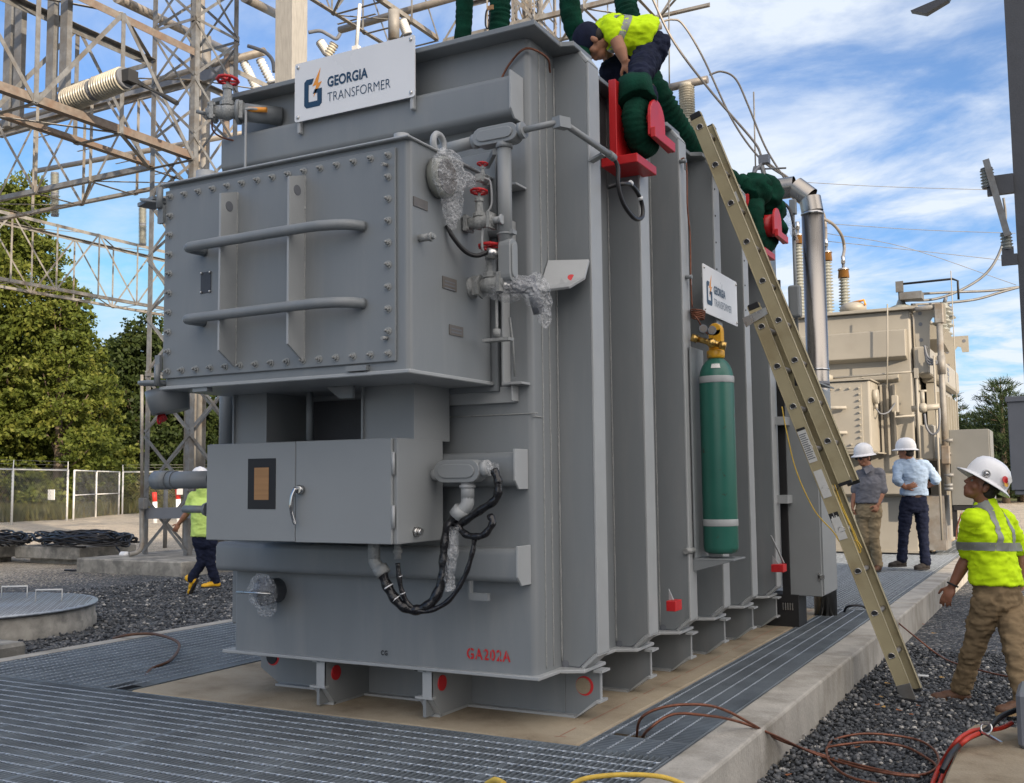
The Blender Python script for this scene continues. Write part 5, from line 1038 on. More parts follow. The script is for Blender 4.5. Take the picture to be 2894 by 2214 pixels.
# ------------------------------------------------------------------ green lifting slings
def sling(path, r, label, ruffle=.12, n=10, r_end=None):
    pp = bez(path, n); b = MB(); seg = 18; k0 = len(b.v); N_ = len(pp); fine = []
    for i in range(len(pp)-1):
        m_ = max(1, int((pp[i+1]-pp[i]).length/.012))
        for k in range(m_): fine.append(pp[i].lerp(pp[i+1], k/m_))
    fine.append(pp[-1]); rs = []
    for i in range(len(fine)): rs.append(r*(1+ruffle*math.sin(i*1.9+2.5*noise.noise(fine[i]*5))+ruffle*.5*noise.noise(fine[i]*9)))
    b.tube(fine, rs, seg); 
    for i,v in enumerate(b.v): b.v[i] = v+Vector((noise.noise(v*18),noise.noise(v*18+Vector((9,0,0))),noise.noise(v*18+Vector((0,9,0)))))*r*.10
    o = b.build('lifting_sling', 'sling', None, loc=fine[0]); tag(o, label, 'sling', 'green slings lifting the transformer'); return o
sling([J(1310,-160,7.5),J(1312,0,7.5),J(1311,60,7.5),J(1306,120,7.5),J(1302,170,7.5)], .062, 'leftmost green lifting sling rising behind the front of the roof rim', .03)
sling([J(1412,-160,7.3),J(1413,0,7.3),J(1412,50,7.3),J(1408,100,7.3),J(1405,160,7.3)], .074, 'green lifting sling with black cord and tag, second from the left', .07)
b = MB(); b.tube(bez([J(1384,20,7.2),J(1374,35,7.2),J(1372,70,7.2),J(1380,80,7.2),J(1384,35,7.2)],5), .006, 6); b.build('cord', 'dirty', bpy.data.objects['lifting_sling.001']); q = J(1387,22,7.15); b = MB(); b.box(q-Vector((.025,.005,.015)), q+Vector((.02,.005,.015))); b.build('tag', 'card', bpy.data.objects['lifting_sling.001'])
pc = Vector((.258, .985, 3.395))
def around(a0, a1, r, n=9, dx=0): return [pc+Vector((dx, r*math.cos(R(a0+(a1-a0)*k/n)), r*math.sin(R(a0+(a1-a0)*k/n)))) for k in range(n+1)]
sling([J(1612,-160,7.3),J(1610,0,7.3),J(1618,60,7.3),J(1640,130,7.3),Vector((-.28,1.30,3.74)),Vector((-.06,1.22,3.70)),pc+Vector((-.03,.06,.235))]+around(115,430,.122), .074, 'green lifting sling passing the worker and looped under the near red trunnion', .03)
o = MB(); c0 = pc+Vector((-.02,-.045,.215)); o.lathe([(.02,-.10),(.075,-.085),(.108,-.03),(.118,.05),(.112,.12),(.108,.121)], c0, (.28,-.45,-1), 30); o.v = [v+Vector((noise.noise(v*16),noise.noise(v*16+Vector((5,0,0))),noise.noise(v*16+Vector((0,5,0)))))*.020 for v in o.v]; oo = o.build('loose_cuff', 'sling', bpy.data.objects['lifting_sling.002'])
sling([J(1758,-160,8.4),J(1765,-20,8.3),J(1780,60,8.2),J(1820,190,8.0),J(1862,260,7.9),J(1905,340,8.0),J(1950,410,8.2),J(2010,475,8.6),J(2075,520,9.0),J(2110,560,9.2)], .085, 'ruffled green lifting sling running down behind the worker to the far trunnion', .11)
p2c = Vector((.258, 3.86, 3.40))
sling([J(2085,520,9.1),J(2125,540,9.0),Vector((.10,3.75,3.76)),p2c+Vector((-.08,-.02,.25)),p2c+Vector((-.05,-.14,.12)),p2c+Vector((-.05,-.17,-.02)),p2c+Vector((-.04,-.10,-.15)),p2c+Vector((-.02,.03,-.17)),p2c+Vector((0,.14,-.08)),p2c+Vector((0,.18,.06)),p2c+Vector((-.04,.20,.22))], .076, 'green lifting sling bunched over the far red trunnion behind the ladder', .04)
o = MB(); 
for (c,r_) in ((Vector((-.02,.10,.30)),.15),(Vector((-.02,.26,.20)),.13),(Vector((-.02,.36,.04)),.11),(Vector((-.06,-.06,.30)),.13)): o.ball(p2c+c, r_, 3)
o.v = [v+Vector((noise.noise(v*12),noise.noise(v*12+Vector((5,0,0))),noise.noise(v*12+Vector((0,5,0)))))*.055 for v in o.v]; o.build('loose_cuff', 'sling', bpy.data.objects['lifting_sling.004'])
# ------------------------------------------------------------------ stainless duct
dt, db_ = P(2296,600,'y',5.2), P(2312,1075,'y',5.2)
du = thing('steel_duct', 'shiny stainless steel duct rising behind the tank and bending over its roof', 'duct', (db_.x,5.2,0))
dv = (dt-db_).normalized(); r_ = .103
b = MB(); bot = db_-dv*(db_.z/dv.z); b.cyl(bot, dt, r_, 36); b.build('riser', 'duct', du)
b = MB()
for f in (.44,.60,.995): q = bot.lerp(dt, f); b.lathe([(r_+.001,-.012),(r_+.006,-.008),(r_+.006,.008),(r_+.001,.012)], q, dv, 36)
b.build('seam_band', 'chrome', du); q = bot.lerp(dt,.565); MB().lathe([(r_+.002,-.02),(r_+.003,-.02),(r_+.003,.02),(r_+.002,.02)], q, dv, 36).build('dark_strap', 'cabdark', du)
k1 = dt+Vector((-.02,0,.14)); k2 = dt+Vector((-.16,0,.27)); k3 = k2+Vector((-1.6,.0,0))
b = MB(); vs = []; seg = 36
def mitre(cs, r):
    b = MB(); vs = []; n = len(cs)
    for i,c in enumerate(cs):
        a = (cs[min(i+1,n-1)]-cs[i]) if i < n-1 else (cs[i]-cs[i-1]); e = (cs[i]-cs[i-1]) if i else a; t_ = (a.normalized()+e.normalized()).normalized(); y = Vector((0,1,0)); x = t_.cross(y).normalized(); f = 1/max(.5, t_.dot(a.normalized()))
        for k in range(seg): th = 2*math.pi*k/seg; vs.append(c+(x*f*math.cos(th)+y*math.sin(th))*r)
    b.add(vs, [(i*seg+k,i*seg+(k+1)%seg,(i+1)*seg+(k+1)%seg,(i+1)*seg+k) for i in range(n-1) for k in range(seg)], True); return b
mitre([dt,k1], r_).build('elbow', 'duct', du); mitre([k1,k2], r_).build('elbow', 'duct', du); mitre([k2,k3], r_).build('roof_run', 'duct', du)
MB().lathe([(r_+.001,-.006),(r_+.006,0),(r_+.001,.006)], k2+Vector((-.18,0,0)), (1,0,0), 36).build('seam_band', 'chrome', du)
# conduit and cable beside it
b = MB(); q0, q1 = P(2241,600,'y',4.9), P(2254,985,'y',4.9); b.cyl(q0,q1,.016,10); b.cyl(q1,q1-Vector((0,0,1.6)),.035,12); o = b.build('side_conduit', 'grey', T); q = P(2247,850,'y',4.85); MB().box(q-Vector((.055,.05,.16)), q+Vector((.055,.05,.14))).build('conduit_box', 'grey', o, bevel=.02, seg=2)
b = MB(); q = P(2241,580,'y',4.9); b.box(q-Vector((.03,.03,.09)), q+Vector((.03,.03,.05))); b.build('conduit_head', 'grey', o, bevel=.006)
b = MB(); b.tube(bez([P(2175,575,'y',4.9),P(2210,573,'y',4.85),P(2232,595,'y',4.85),P(2243,640,'y',4.85),P(2247,680,'y',4.85)],8), .014, 8); b.build('cable_tail', 'blackg', o); b = MB(); b.tube(bez([P(2214,580,'y',4.84),P(2228,625,'y',4.84),P(2243,660,'y',4.84),P(2255,688,'y',4.84)],6), [.01,.02,.03,.035,.03,.03,.028,.03,.02,.02,.025,.03,.03,.03,.02,.02,.02,.02,.01], 8); b.build('plastic_wrap', 'wrap', o)
b = MB(); b.box((.0,4.05,3.63),(.10,4.5,3.64)); b.hexa([(.09,4.2,2.9),(.20,4.2,2.9),(.20,4.21,2.9),(.09,4.21,2.9),(.09,4.2,3.55),(.14,4.2,3.62),(.14,4.21,3.62),(.09,4.21,3.55)]); b.build('rear_panel_edge', 'grey', T)
# ------------------------------------------------------------------ beige transformer further back
Y0 = 13.25
B = thing('power_transformer', 'older beige power transformer with tall ribbed bushings, behind the two standing men', 'transformer', (-1.5,15.5,0))
def py(x, y): return P(2094+x/2.745, 700+y/2.745, 'y', Y0)
b = MB(); pl = rrect(-3.4,Y0,.205,Y0+5.2,.04,.06); n = len(pl); d = Vector((0,0,3.93))
b.add([Vector(p) for p in pl]+[Vector(p)+d for p in pl], [(i,(i+1)%n,n+(i+1)%n,n+i) for i in range(n)]); b.build('tank_wall', 'beige', B)
MB().box((-3.5,Y0-.10,4.0),(.34,Y0+5.4,4.05)).build('top_rim', 'beige', B, bevel=.006)
MB().box((-3.5,Y0-.05,.03),(.27,Y0+5.3,.06)).build('base_plate', 'beige', B)
def bbeam(z0, z1, xr, dep=.20, y=Y0):
    b = MB(); b.prism([(-3.4,y,z0-.05),(-3.4,y-dep,z0),(-3.4,y-dep,z1),(-3.4,y,z1+.03)], (xr+3.4,0,0)); return b.build('stiffener_beam', 'beige', B, bevel=.015, seg=2)
bbeam(3.22,3.66,.145); bbeam(.98,1.30,.15)
bbeam(2.86,2.93,.0,.10)
for x in (.20,.255): MB().box((x,Y0+.14,.1),(x+.012,Y0+.30,3.95)).build('corner_rib', 'beige', B)
cab = MB().box((-1.85,Y0-.86,1.66),(-.335,Y0-.02,2.80)).build('terminal_cabinet', 'beigel', B, bevel=.03, seg=2)
MB().box((-1.84,Y0-.88,1.72),(-.46,Y0-.861,2.74)).build('cover_plate', 'beigel', cab, bevel=.004)
MB().box((-1.87,Y0-.90,2.802),(-.31,Y0-.02,2.82)).build('cabinet_top', 'beigel', cab); MB().box((-1.87,Y0-.90,1.635),(-.24,Y0-.02,1.655)).build('cabinet_bottom', 'beigel', cab)
for x in (-.30,-.20,-.10): MB().box((x,Y0-.10,1.62),(x+.03,Y0-.001,2.78)).build('frame_bracket', 'beigel', B)
def bb(x, z):
    b = MB(); b.lathe([(.018,0),(.018,.03),(.008,.032),(.008,.045)], (x,Y0-.88,z), (0,-1,0), 6, False); return b.build('cover_bolt', 'beigel', cab)
b0 = bb(-.50, 2.68)
for k in range(1,10):
    c = b0.copy(); COL.objects.link(c); c.location.z -= .098*k
for k in range(1,9):
    for dz in (0,-.90):
        c = b0.copy(); COL.objects.link(c); c.location.x -= .145*k; c.location.z += dz
for z in (2.37,1.97):
    b = MB(); b.tube(bez([(-1.6,Y0-.9,z),(-1.58,Y0-1.0,z),(-.95,Y0-1.01,z),(-.80,Y0-.98,z),(-.70,Y0-.93,z)],5), .03, 12); b.build('grab_rail', 'beigel', cab)
b = MB(); x = -1.10; b.prism([(x,Y0-.881,1.80),(x,Y0-1.01,1.76),(x,Y0-1.01,2.55),(x,Y0-.881,2.62)], (.015,0,0)); b.build('handle_bracket', 'beigel', cab)
b = MB(); b.lathe([(.17,0),(.17,.04),(.20,.05),(.20,.12),(.12,.16)], (-1.18,Y0-.45,2.82), (0,0,1), 24); b.build('relief_device', 'beigel', cab)
b = MB(); b.cyl((-.335,Y0-.6,2.55),(-.25,Y0-.6,2.55),.115,24); b.cyl((-.29,Y0-.6,2.43),(-.29,Y0-.6,2.35),.03,10); b.build('dial_gauge', 'beigel', cab)
b = MB(); b.tube(bez([(-.29,Y0-.62,2.36),(-.22,Y0-.62,2.27),(-.12,Y0-.5,2.30),(-.04,Y0-.3,2.45)],6), .012, 8); b.build('gauge_cable', 'cabdark', cab)
b = MB(); b.box((-.1,Y0-.3,2.30),(.0,Y0-.12,2.58)); b.build('junction_box', 'beigel', B, bevel=.01)
b = MB(); q = [(-1.5,Y0-.3,2.90),(.02,Y0-.3,2.94),(.30,Y0-.3,2.95)]; b.tube(q, .018, 8); b.box((.27,Y0-.34,2.84),(.33,Y0-.26,3.0)); b.tube([(.30,Y0-.3,2.9),(.30,Y0-.3,1.50)], .022, 8); b.cyl((.30,Y0-.3,1.55),(.30,Y0-.3,1.46),.035,8); b.tube([(-.05,Y0-.3,2.32),(-.05,Y0-.3,2.22),(.25,Y0-.3,2.24)], .02, 8)
b.build('pipework', 'beigel', B)
b = MB(); b.cyl((.20,Y0-.25,2.35),(.62,Y0-.25,2.37),.05,12); b.ball((.37,Y0-.25,2.36),.085,2); b.cyl((.37,Y0-.25,2.4),(.37,Y0-.25,2.62),.035,10); b.cyl((.30,Y0-.25,2.63),(.44,Y0-.25,2.63),.02,8); b.build('valve', 'beigel', B)
b = MB(); b.tube(bez([(.40,Y0-.32,2.26),(.42,Y0-.33,2.05),(.50,Y0-.33,1.93),(.59,Y0-.33,1.98),(.62,Y0-.33,2.15),(.62,Y0-.30,2.34)],8), .018, 8); b.build('black_hose', 'cabdark', B)
# boxes on the long side
MB().box((.235,Y0-.02,2.93),(.47,Y0+.9,3.38)).build('side_box', 'beige', B, bevel=.02)
MB().box((.235,Y0-.02,1.52),(.49,Y0+.9,2.10)).build('side_box', 'beige', B, bevel=.03)
MB().box((.235,Y0+.92,2.86),(.55,Y0+4.1,3.29)).build('side_beam', 'beige', B, bevel=.05, seg=2)
b = MB(); b.box((.551,Y0+1.9,3.14),(.556,Y0+2.2,3.20)); b.box((.551,Y0+1.9,3.06),(.556,Y0+2.2,3.12)); b.box((.551,Y0+1.98,2.95),(.556,Y0+2.12,3.04)); b.build('maker_mark', 'cabdark', B)
b = MB(); b.box((.30,Y0+.95,.10),(.42,Y0+4.0,2.85)); b.build('shadowed_side', 'beige', B)
for k in range(7):
    MB().box((.421,Y0+1.0+.45*k,.5),(.54,Y0+1.05+.45*k,2.7)).build('radiator_panel', 'beige', B)
def lugplate(x0, y, z0, s):
    b = MB(); pts = [(x0,z0),(x0+.14,z0),(x0+.17,z0+.85),(x0+.22,z0+.92),(x0+.28,z0+.90),(x0+.30,z0+.80),(x0+.42,z0+.80),(x0+.42,z0+1.12),(x0-.08,z0+1.12),(x0-.05,z0+.4)]
    b.prism([(x,y,z) for x,z in pts], (0,.03,0)); o = b.build('lifting_lug', 'beigel', B)
    for (hx,hz) in ((x0+.03,z0+1.0),(x0+.34,z0+1.02),(x0+.03,z0+.82),(x0+.03,z0+.56)):
        MB().lathe([(.032,0),(.032,.003)], (hx,y-.001,hz), (0,-1,0), 16).build('lug_hole', 'cabdark', o)
    return o
lugplate(.33, Y0+.02, 2.95-.02, 1); lugplate(.36, Y0+3.8, 2.86, 1)
b = MB(); b.cyl((.66,Y0-.1,1.1),(.66,Y0-.1,3.86),.05,14); b.cyl((.66,Y0-.1,2.9),(.66,Y0-.1,3.2),.065,14); b.build('riser_conduit', 'galvlit', B); b = MB(); b.box((.59,Y0-.16,3.72),(.73,Y0-.04,4.05)); b.cyl((.60,Y0-.1,4.0),(.30,Y0-.1,3.98),.045,10); b.box((.60,Y0-.17,1.45),(.73,Y0-.03,1.75)); bs(b, 'conduit_head', 'galvlit', B, bevel=.015)
b = MB(); b.tube([(.56,Y0-.16,.25),(.56,Y0-.16,3.2)], .018, 8); b.tube([(.85,Y0+.1,.9),(.85,Y0+.1,4.6)], .008, 6); b.build('thin_riser', 'beigel', B)
b = MB()
for k in range(3): b.tube(bez([(.42,Y0-.1,3.38-.05*k),(.46,Y0-.12,3.20-.05*k),(.56,Y0-.14,3.12-.03*k),(.64,Y0-.12,3.1)],5), .02, 6)
b.build('cable_bundle', 'cabdark', B)
# secondary bushings on a sloping turret
b = MB(); b.hexa([(.30,Y0+.5,3.55),(.62,Y0+.5,3.55),(.62,Y0+1.7,3.45),(.30,Y0+1.7,3.45),(.30,Y0+.5,3.85),(.72,Y0+.5,3.70),(.72,Y0+1.7,3.62),(.30,Y0+1.7,3.80)]); b.build('bushing_turret', 'beigel', B)
def shed_stack(b, p, q, r, n, r2=None, core=.55):
    p = Vector(p); q = Vector(q); h = (q-p).length; r2 = r2 or r; prof = [(r*core,0)]
    for k in range(n):
        z = h*(k+.15)/n; rr = r+(r2-r)*k/n; dz = h/n; prof += [(rr*core,z),(rr,z+dz*.25),(rr*.97,z+dz*.38),(rr*core,z+dz*.62)]
    prof.append((r2*core,h)); b.lathe(prof, p, q-p, 20)
for k in range(3):
    b = MB(); p = Vector((.58,Y0+.62+.42*k,3.74-.02*k)); q = p+Vector((.10,0,.42)); shed_stack(b, p, q, .125, 3, .12, .5); o = b.build('small_bushing', 'porc', B); MB().cyl(q, q+Vector((.03,0,.10)), .03, 10).build('terminal', 'cabdark', o)
# big ribbed bushings standing on the roof
def bushing(x, y, z0, h, r=.115):
    b = MB(); shed_stack(b, (x,y,z0), (x,y,z0+h), r, int(h/.058), r*.82, .62); o = b.build('bushing', 'porcw' if False else 'porc', B)
    b = MB(); b.lathe([(.10,0),(.105,.01),(.095,.14),(.10,.15)], (x,y,z0+h), (0,0,1), 20); b.build('amber_cap', 'amber', o); b = MB(); b.lathe([(.11,.15),(.10,.18),(.03,.19),(.03,.28)], (x,y,z0+h), (0,0,1), 16); b.cyl((x,y,z0+h+.28),(x,y,z0+h+.42),.04,8); b.build('top_terminal', 'steel', o)
    b = MB(); b.lathe([(.17,-.02),(.17,.03),(.12,.05),(.12,.10)], (x,y,z0-.08), (0,0,1), 20); b.build('flange', 'beigel', o); return Vector((x,y,z0+h+.40))
BT = []
for (u, vt, yy) in ((2263,855,14.3),(2342,740,14.7),(2389,740,15.2)):
    pb = P(u,900,'y',yy); hh_ = {2263:690,2342:738,2389:786}[u]; zt = P(u,hh_,'y',yy).z; BT.append(bushing(pb.x, yy, 4.13, zt-4.13, .118 if yy > 14.5 else .112))
b = MB(); b.lathe([(.20,0),(.20,.05),(.22,.06),(.22,.14),(.14,.20)], (-.75,Y0+.35,4.05), (0,0,1), 24); b.build('relief_device', 'beigel', B); MB().tube([(-.75,Y0+.3,4.25),(-.55,Y0+.25,4.27),(-.53,Y0+.25,4.18)], .02, 6).build('orange_flag', 'orange', B)
b = MB(); b.lathe([(.20,0),(.20,.03),(.08,.08),(.05,.16)], (.05,Y0+.2,4.05), (0,0,1), 24); b.build('low_bushing', 'porc', B); b = MB(); b.cyl((.05,Y0+.2,4.2),(.05,Y0+.2,4.34),.04,8); b.box((-.02,Y0+.15,4.34),(.10,Y0+.2,4.52)); b.box((.06,Y0-.02,4.18),(.40,Y0+.3,4.30)); b.build('terminal_pad', 'galv', B)
b = MB(); b.tube([(.04,Y0+.17,4.47),(.85,Y0+.3,4.50),(.93,Y0+.3,4.46),(.93,Y0+.3,4.15)], .02, 6); b.build('black_bus_strap', 'dirty', B)
# cooler duct and grey control cubicle on the right
gc = MB().box((.72,Y0-.05,.80),(1.30,Y0+.75,2.0)).build('side_cubicle', 'cabdark', B, bevel=.006); gc.data.materials[0] = mat('beige_grey_cubicle', (.19,.19,.175), .5, 0, .06, 3)
MB().box((1.302,Y0-.03,.82),(1.315,Y0+.72,1.98)).build('door', gc.data.materials[0], gc); MB().box((.74,Y0-.05,.72),(1.28,Y0+.6,.79)).build('channel', 'dirty', gc); MB().box((.71,Y0-.02,.3),(.78,Y0+.06,1.8)).build('post', 'dirty', gc)
b = MB()
for z,L_ in ((1.83,.16),(1.62,.13),(1.28,.15),(1.12,.13),(1.06,.13)): b.cyl((.62,Y0-.12,z),(.62+L_,Y0-.12,z),.032,10)
b.build('conduit_stub', 'galv', B)
b = MB(); b.box((.30,Y0-.01,.08),(.60,Y0+.8,.95)); b.build('radiator_header', 'galvlit', B); MB().box((.20,Y0-.26,.70),(.33,Y0-.0,1.55)).build('narrow_panel', 'beigel', B, bevel=.02)
b = MB(); b.tube([(-1.22,Y0-.15,2.8),(-.52,Y0-.22,2.9)], .012, 6); q0 = P(2508,860,'y',Y0-.35); q1 = P(2507,1098,'y',Y0-.35); b.tube([q0,q0.lerp(q1,.5)+Vector((.005,0,0)),q1], .012, 6); b.build('thin_tube', 'beigel', B)
# jumpers from the bushings: bent aluminium tubes, and the slack twin conductors to the steel column
def wire(pts, r, label, mt='alu', grp=None, nm='overhead_wire', cat='wire', n=10):
    b = MB(); b.tube(bez(pts, n), r, 8); o = b.build(nm, mt, None, loc=Vector(pts[0])); tag(o, label, cat, grp); return o
wire([BT[2], J(2386,700,20.2), J(2378,665,20.0), J(2355,635,19.8), J(2325,618,19.5), J(2280,600,19)], .03, 'bent pale conductor rising from the right-hand tall bushing')
wire([BT[1], J(2333,640,20), J(2325,600,20), J(2300,570,20)], .03, 'short pale conductor rising from the middle tall bushing')
GW = 'twin conductors sagging to the dark steel column'
for (a,lab) in (([(2552,834),(2620,830),(2700,826),(2800,822),(2878,812)],'upper twin conductor running level to the steel column'),([(2560,850),(2640,846),(2720,818),(2790,770),(2830,700),(2842,620),(2836,560)],'thick conductor sweeping up to the leaning column insulator'),([(2575,862),(2680,856),(2760,846),(2830,826),(2880,812)],'lower twin conductor drooping to the steel column')):
    wire([J(u,v,17.5) for u,v in a], .022, lab, 'galv', GW)
    
# ------------------------------------------------------------------ lattice steelwork
XA, YA, WA = -12.87, 9.12, 1.14          # tower plan: legs at x = XA, XA+WA and y = YA, YA+WA
ZB, ZT = 7.32, 9.45                      # bottom and top chord levels of the gantry beams
def tower(name, label, x0, y0, w, z0, z1, bays, mt='galvlit', leg=.11, br=.055, grp='lattice towers of the steel gantry'):
    t = thing(name, label, 'tower', (x0+w/2,y0+w/2,z0), grp); c = [(x0,y0),(x0+w,y0),(x0+w,y0+w),(x0,y0+w)]
    for i,(x,y) in enumerate(c):
        b = MB(); sx = 1 if i in (0,3) else -1; sy = 1 if i in (0,1) else -1; tk = .012
        b.box((x,y,z0),(x+leg*sx,y+tk*sy,z1)); b.box((x,y+tk*sy*1.02,z0),(x+tk*sx,y+leg*sy,z1)); b.build('leg', mt, t)
    h = (z1-z0)/bays
    for k in range(bays):
        a, e = z0+h*k, z0+h*(k+1)
        for i in range(4):
            p, q = c[i], c[(i+1)%4]; off = [(0,-.006),(.006,0),(0,.006),(-.006,0)][i]; P1 = lambda pt,z: Vector((pt[0]+off[0],pt[1]+off[1],z))
            b = MB(); b.beam(P1(p,a),P1(q,e),br,.008,(off[0],off[1],0) if 0 else (0,0,1)) if 0 else None
            nrm = Vector((off[0],off[1],0)).normalized(); 
            b.beam(P1(p,a+.04),P1(q,e-.04),.008,br,nrm.cross(Vector((0,0,1))) if 0 else (0,0,1)); b.build('brace', mt, t)
            b = MB(); nn = nrm*.010; b.beam(P1(q,a+.04)+nn,P1(p,e-.04)+nn,.008,br); b.build('brace', mt, t)
            if k % 3 == 2: b = MB(); b.beam(P1(p,e)+nn*1.9,P1(q,e)+nn*1.9,.008,br); b.build('strut', mt, t)
    return t
def truss(name, label, p0, p1, side, w, h, n, mts=('galvlit',)*4, mb='galvlit', chord=.10, br=.055, grp='box girders of the steel gantry', phase=0):
    # p0 -> p1 bottom chord of one side; the other side is offset by side*w; top chords h above
    p0 = Vector(p0); p1 = Vector(p1); s = Vector(side)*w; H = Vector((0,0,h)); t = thing(name, label, 'girder', p0, grp)
    L4 = [(p0,p1),(p0+s,p1+s),(p0+H,p1+H),(p0+s+H,p1+s+H)]
    for (a,e),mt,fl in zip(L4, mts, (1,-1,1,-1)):
        b = MB(); d = (e-a).normalized(); sd = Vector(side)*fl; up = Vector((0,0,1 if a.z < p0.z+.1 else -1))
        b.hexa([a, a+sd*chord, a+sd*chord+up*.01, a+up*.01, e, e+sd*chord, e+sd*chord+up*.01, e+up*.01]); b.hexa([a+up*.01, a+up*.01+sd*.01, a+up*chord+sd*.01, a+up*chord, e+up*.01, e+up*.01+sd*.01, e+up*chord+sd*.01, e+up*chord]); b.build('chord', mt, t)
    D_ = (p1-p0)/n
    for k in range(n):
        a = p0+D_*k; e = a+D_; f = (k+phase) % 2
        for base,so in ((Vector((0,0,0)),-1),(s,1)):
            o = Vector(side)*.008*so
            b = MB(); m0, m1 = (a+base+H*f, e+base+H*(1-f)); b.beam(m0+o, m1+o, .008, br); b.build('brace', mb, t)
            if k: b = MB(); b.beam(a+base+o*2.2, a+base+H+o*2.2, .008, br*1.15); b.build('post', mb, t)
        for z_,o in ((Vector((0,0,-.008)),0),(H+Vector((0,0,.008)),1)):
            b = MB(); m0, m1 = (a+z_, e+s+z_) if f else (a+s+z_, e+z_); b.beam(m0, m1, br, .008); b.build('lacing', mb, t)
            b = MB(); b.beam(a+z_*2.4, a+s+z_*2.4, br*1.2, .008); b.build('cross_bar', mb, t)
    return t
tower('lattice_tower', 'near lattice steel tower standing on the stained concrete footing', XA, YA, WA, -.02, 14.5, 13, 'galv')
truss('gantry_girder', 'rusty lattice girder running overhead towards the upper left corner', (XA+WA,YA-.02,ZB), (XA+WA,-6.0,ZB), (-1,0,0), WA, ZT-ZB, 9, ('rust','rust','rust','galv'), 'galv', .14, .075)
truss('gantry_girder', 'lattice girder running left from the near tower', (XA,YA,ZB), (XA-13.2,YA,ZB), (0,1,0), WA, ZT-ZB, 8, ('galv','galvlit','galv','galvlit'), 'galvlit', .10, .06)
truss('gantry_girder', 'lattice girder running away behind the sign from the near tower', (XA+WA,YA+WA,ZB), (XA+WA,YA+15,ZB), (-1,0,0), WA, ZT-ZB, 9, mb='galvlit')
q = P(640,1200,'x',-25.6); tower('lattice_tower', 'pale lattice tower seen beyond the control box', q.x, q.y, 1.1, -.1, 14, 12, 'galvlit')
tower('lattice_tower', 'distant lattice tower behind the left-hand girder', -26.9, YA, 1.1, -.1, 12, 11, 'galvlit')
truss('gantry_girder', 'far pale lattice girder low in front of the trees', (-25.2,YA+1.2,7.34), (-25.2,q.y,7.34), (-1,0,0), 1.15, 2.1, 9, mb='galvlit')
truss('gantry_girder', 'farther pale lattice girder in front of the left trees', (-25.2,YA-.1,7.34), (-25.2,-2,7.34), (-1,0,0), 1.15, 2.1, 8, mb='galvlit')
truss('gantry_girder', 'far lattice girder crossing behind the near tower', (-26,24,ZB), (-10,24,ZB), (0,1,0), 1.1, 2.1, 10, mb='galvlit')
tower('lattice_tower', 'thin lattice tower rising behind the name board', XA-.1, YA+15, 1.1, -.1, 17.5, 14, 'galvlit')
q = J(1455,0,24); tower('lattice_mast', 'thin lattice mast showing between the green slings', q.x, q.y, .42, 0, q.z+4, 30, 'galvlit', .06, .03)
q0 = J(1239,113,24); q1 = J(1062,-4,20.5); q1.z = q0.z; dq = (q1-q0).normalized()
truss('gantry_girder', 'high lattice girder above the name board', q0, q0+Vector((0,-9,0)), (-1,0,0), 1.3, 1.5, 8, mb='galv')
truss('gantry_girder', 'high lattice girder crossing behind the green slings', q0+Vector((0,.2,0)), q0+Vector((6,.2,0)), (0,1,0), 1.3, 1.5, 5, mb='galvlit')
# footing of the near tower
F = MB().box((-12.9-.25,8.05,-.6),(-10.75,10.9,-.02)); 
b = MB(); b.box((-13.30,8.0,-.6),(-10.72,10.85,-.025)); o = b.build('concrete_footing', 'oldconc', None, .02, loc=(-12,9.4,GZ)); tag(o, 'stained concrete block under the near lattice tower', 'footing')
for (x,y) in ((XA,YA),(XA+WA,YA),(XA+WA,YA+WA)):
    pass
b = MB(); b.tube(bez([P(401,1430,'y',8.9),P(401,1500,'y',8.85),P(401,1540,'y',8.8),P(390,1560,'y',8.7),P(365,1568,'y',8.55)],6), .045, 10); b.tube([P(401,1060,'y',8.95),P(401,1430,'y',8.9)], .03, 8); o = b.build('conduit', 'galvlit', None, loc=P(365,1568,'y',8.55)); tag(o, 'pale bent conduit running down the near tower leg', 'conduit')
q = P(353,1578,'z',-.08); b = MB(); b.box(q+Vector((-.13,-.06,-.16)), q+Vector((.07,.08,.12))); b.cyl(q+Vector((-.03,0,-.4)), q+Vector((-.03,0,-.15)), .05, 12); o = b.build('conduit_box', 'white', None, .04, loc=q); tag(o, 'white junction box on the corner of the tower footing', 'junction box')
q = P(404,1424,'y',8.85); MB()
o = MB().box(q-Vector((.07,.05,.10)), q+Vector((.07,.05,.10))).build('switch_box', 'galv', None, .01, loc=q); tag(o, 'small grey box clipped to the near tower leg', 'switch box')
# tower shelf beam
p0_, p1_ = P(402,1452,'y',9.0), P(545,1449,'y',9.0); b = MB(); b.beam(p0_, p1_, .10, .20); o = b.build('steel_channel', 'cabdark', None, loc=p0_); tag(o, 'dark steel channel bolted across the near tower', 'steel channel')
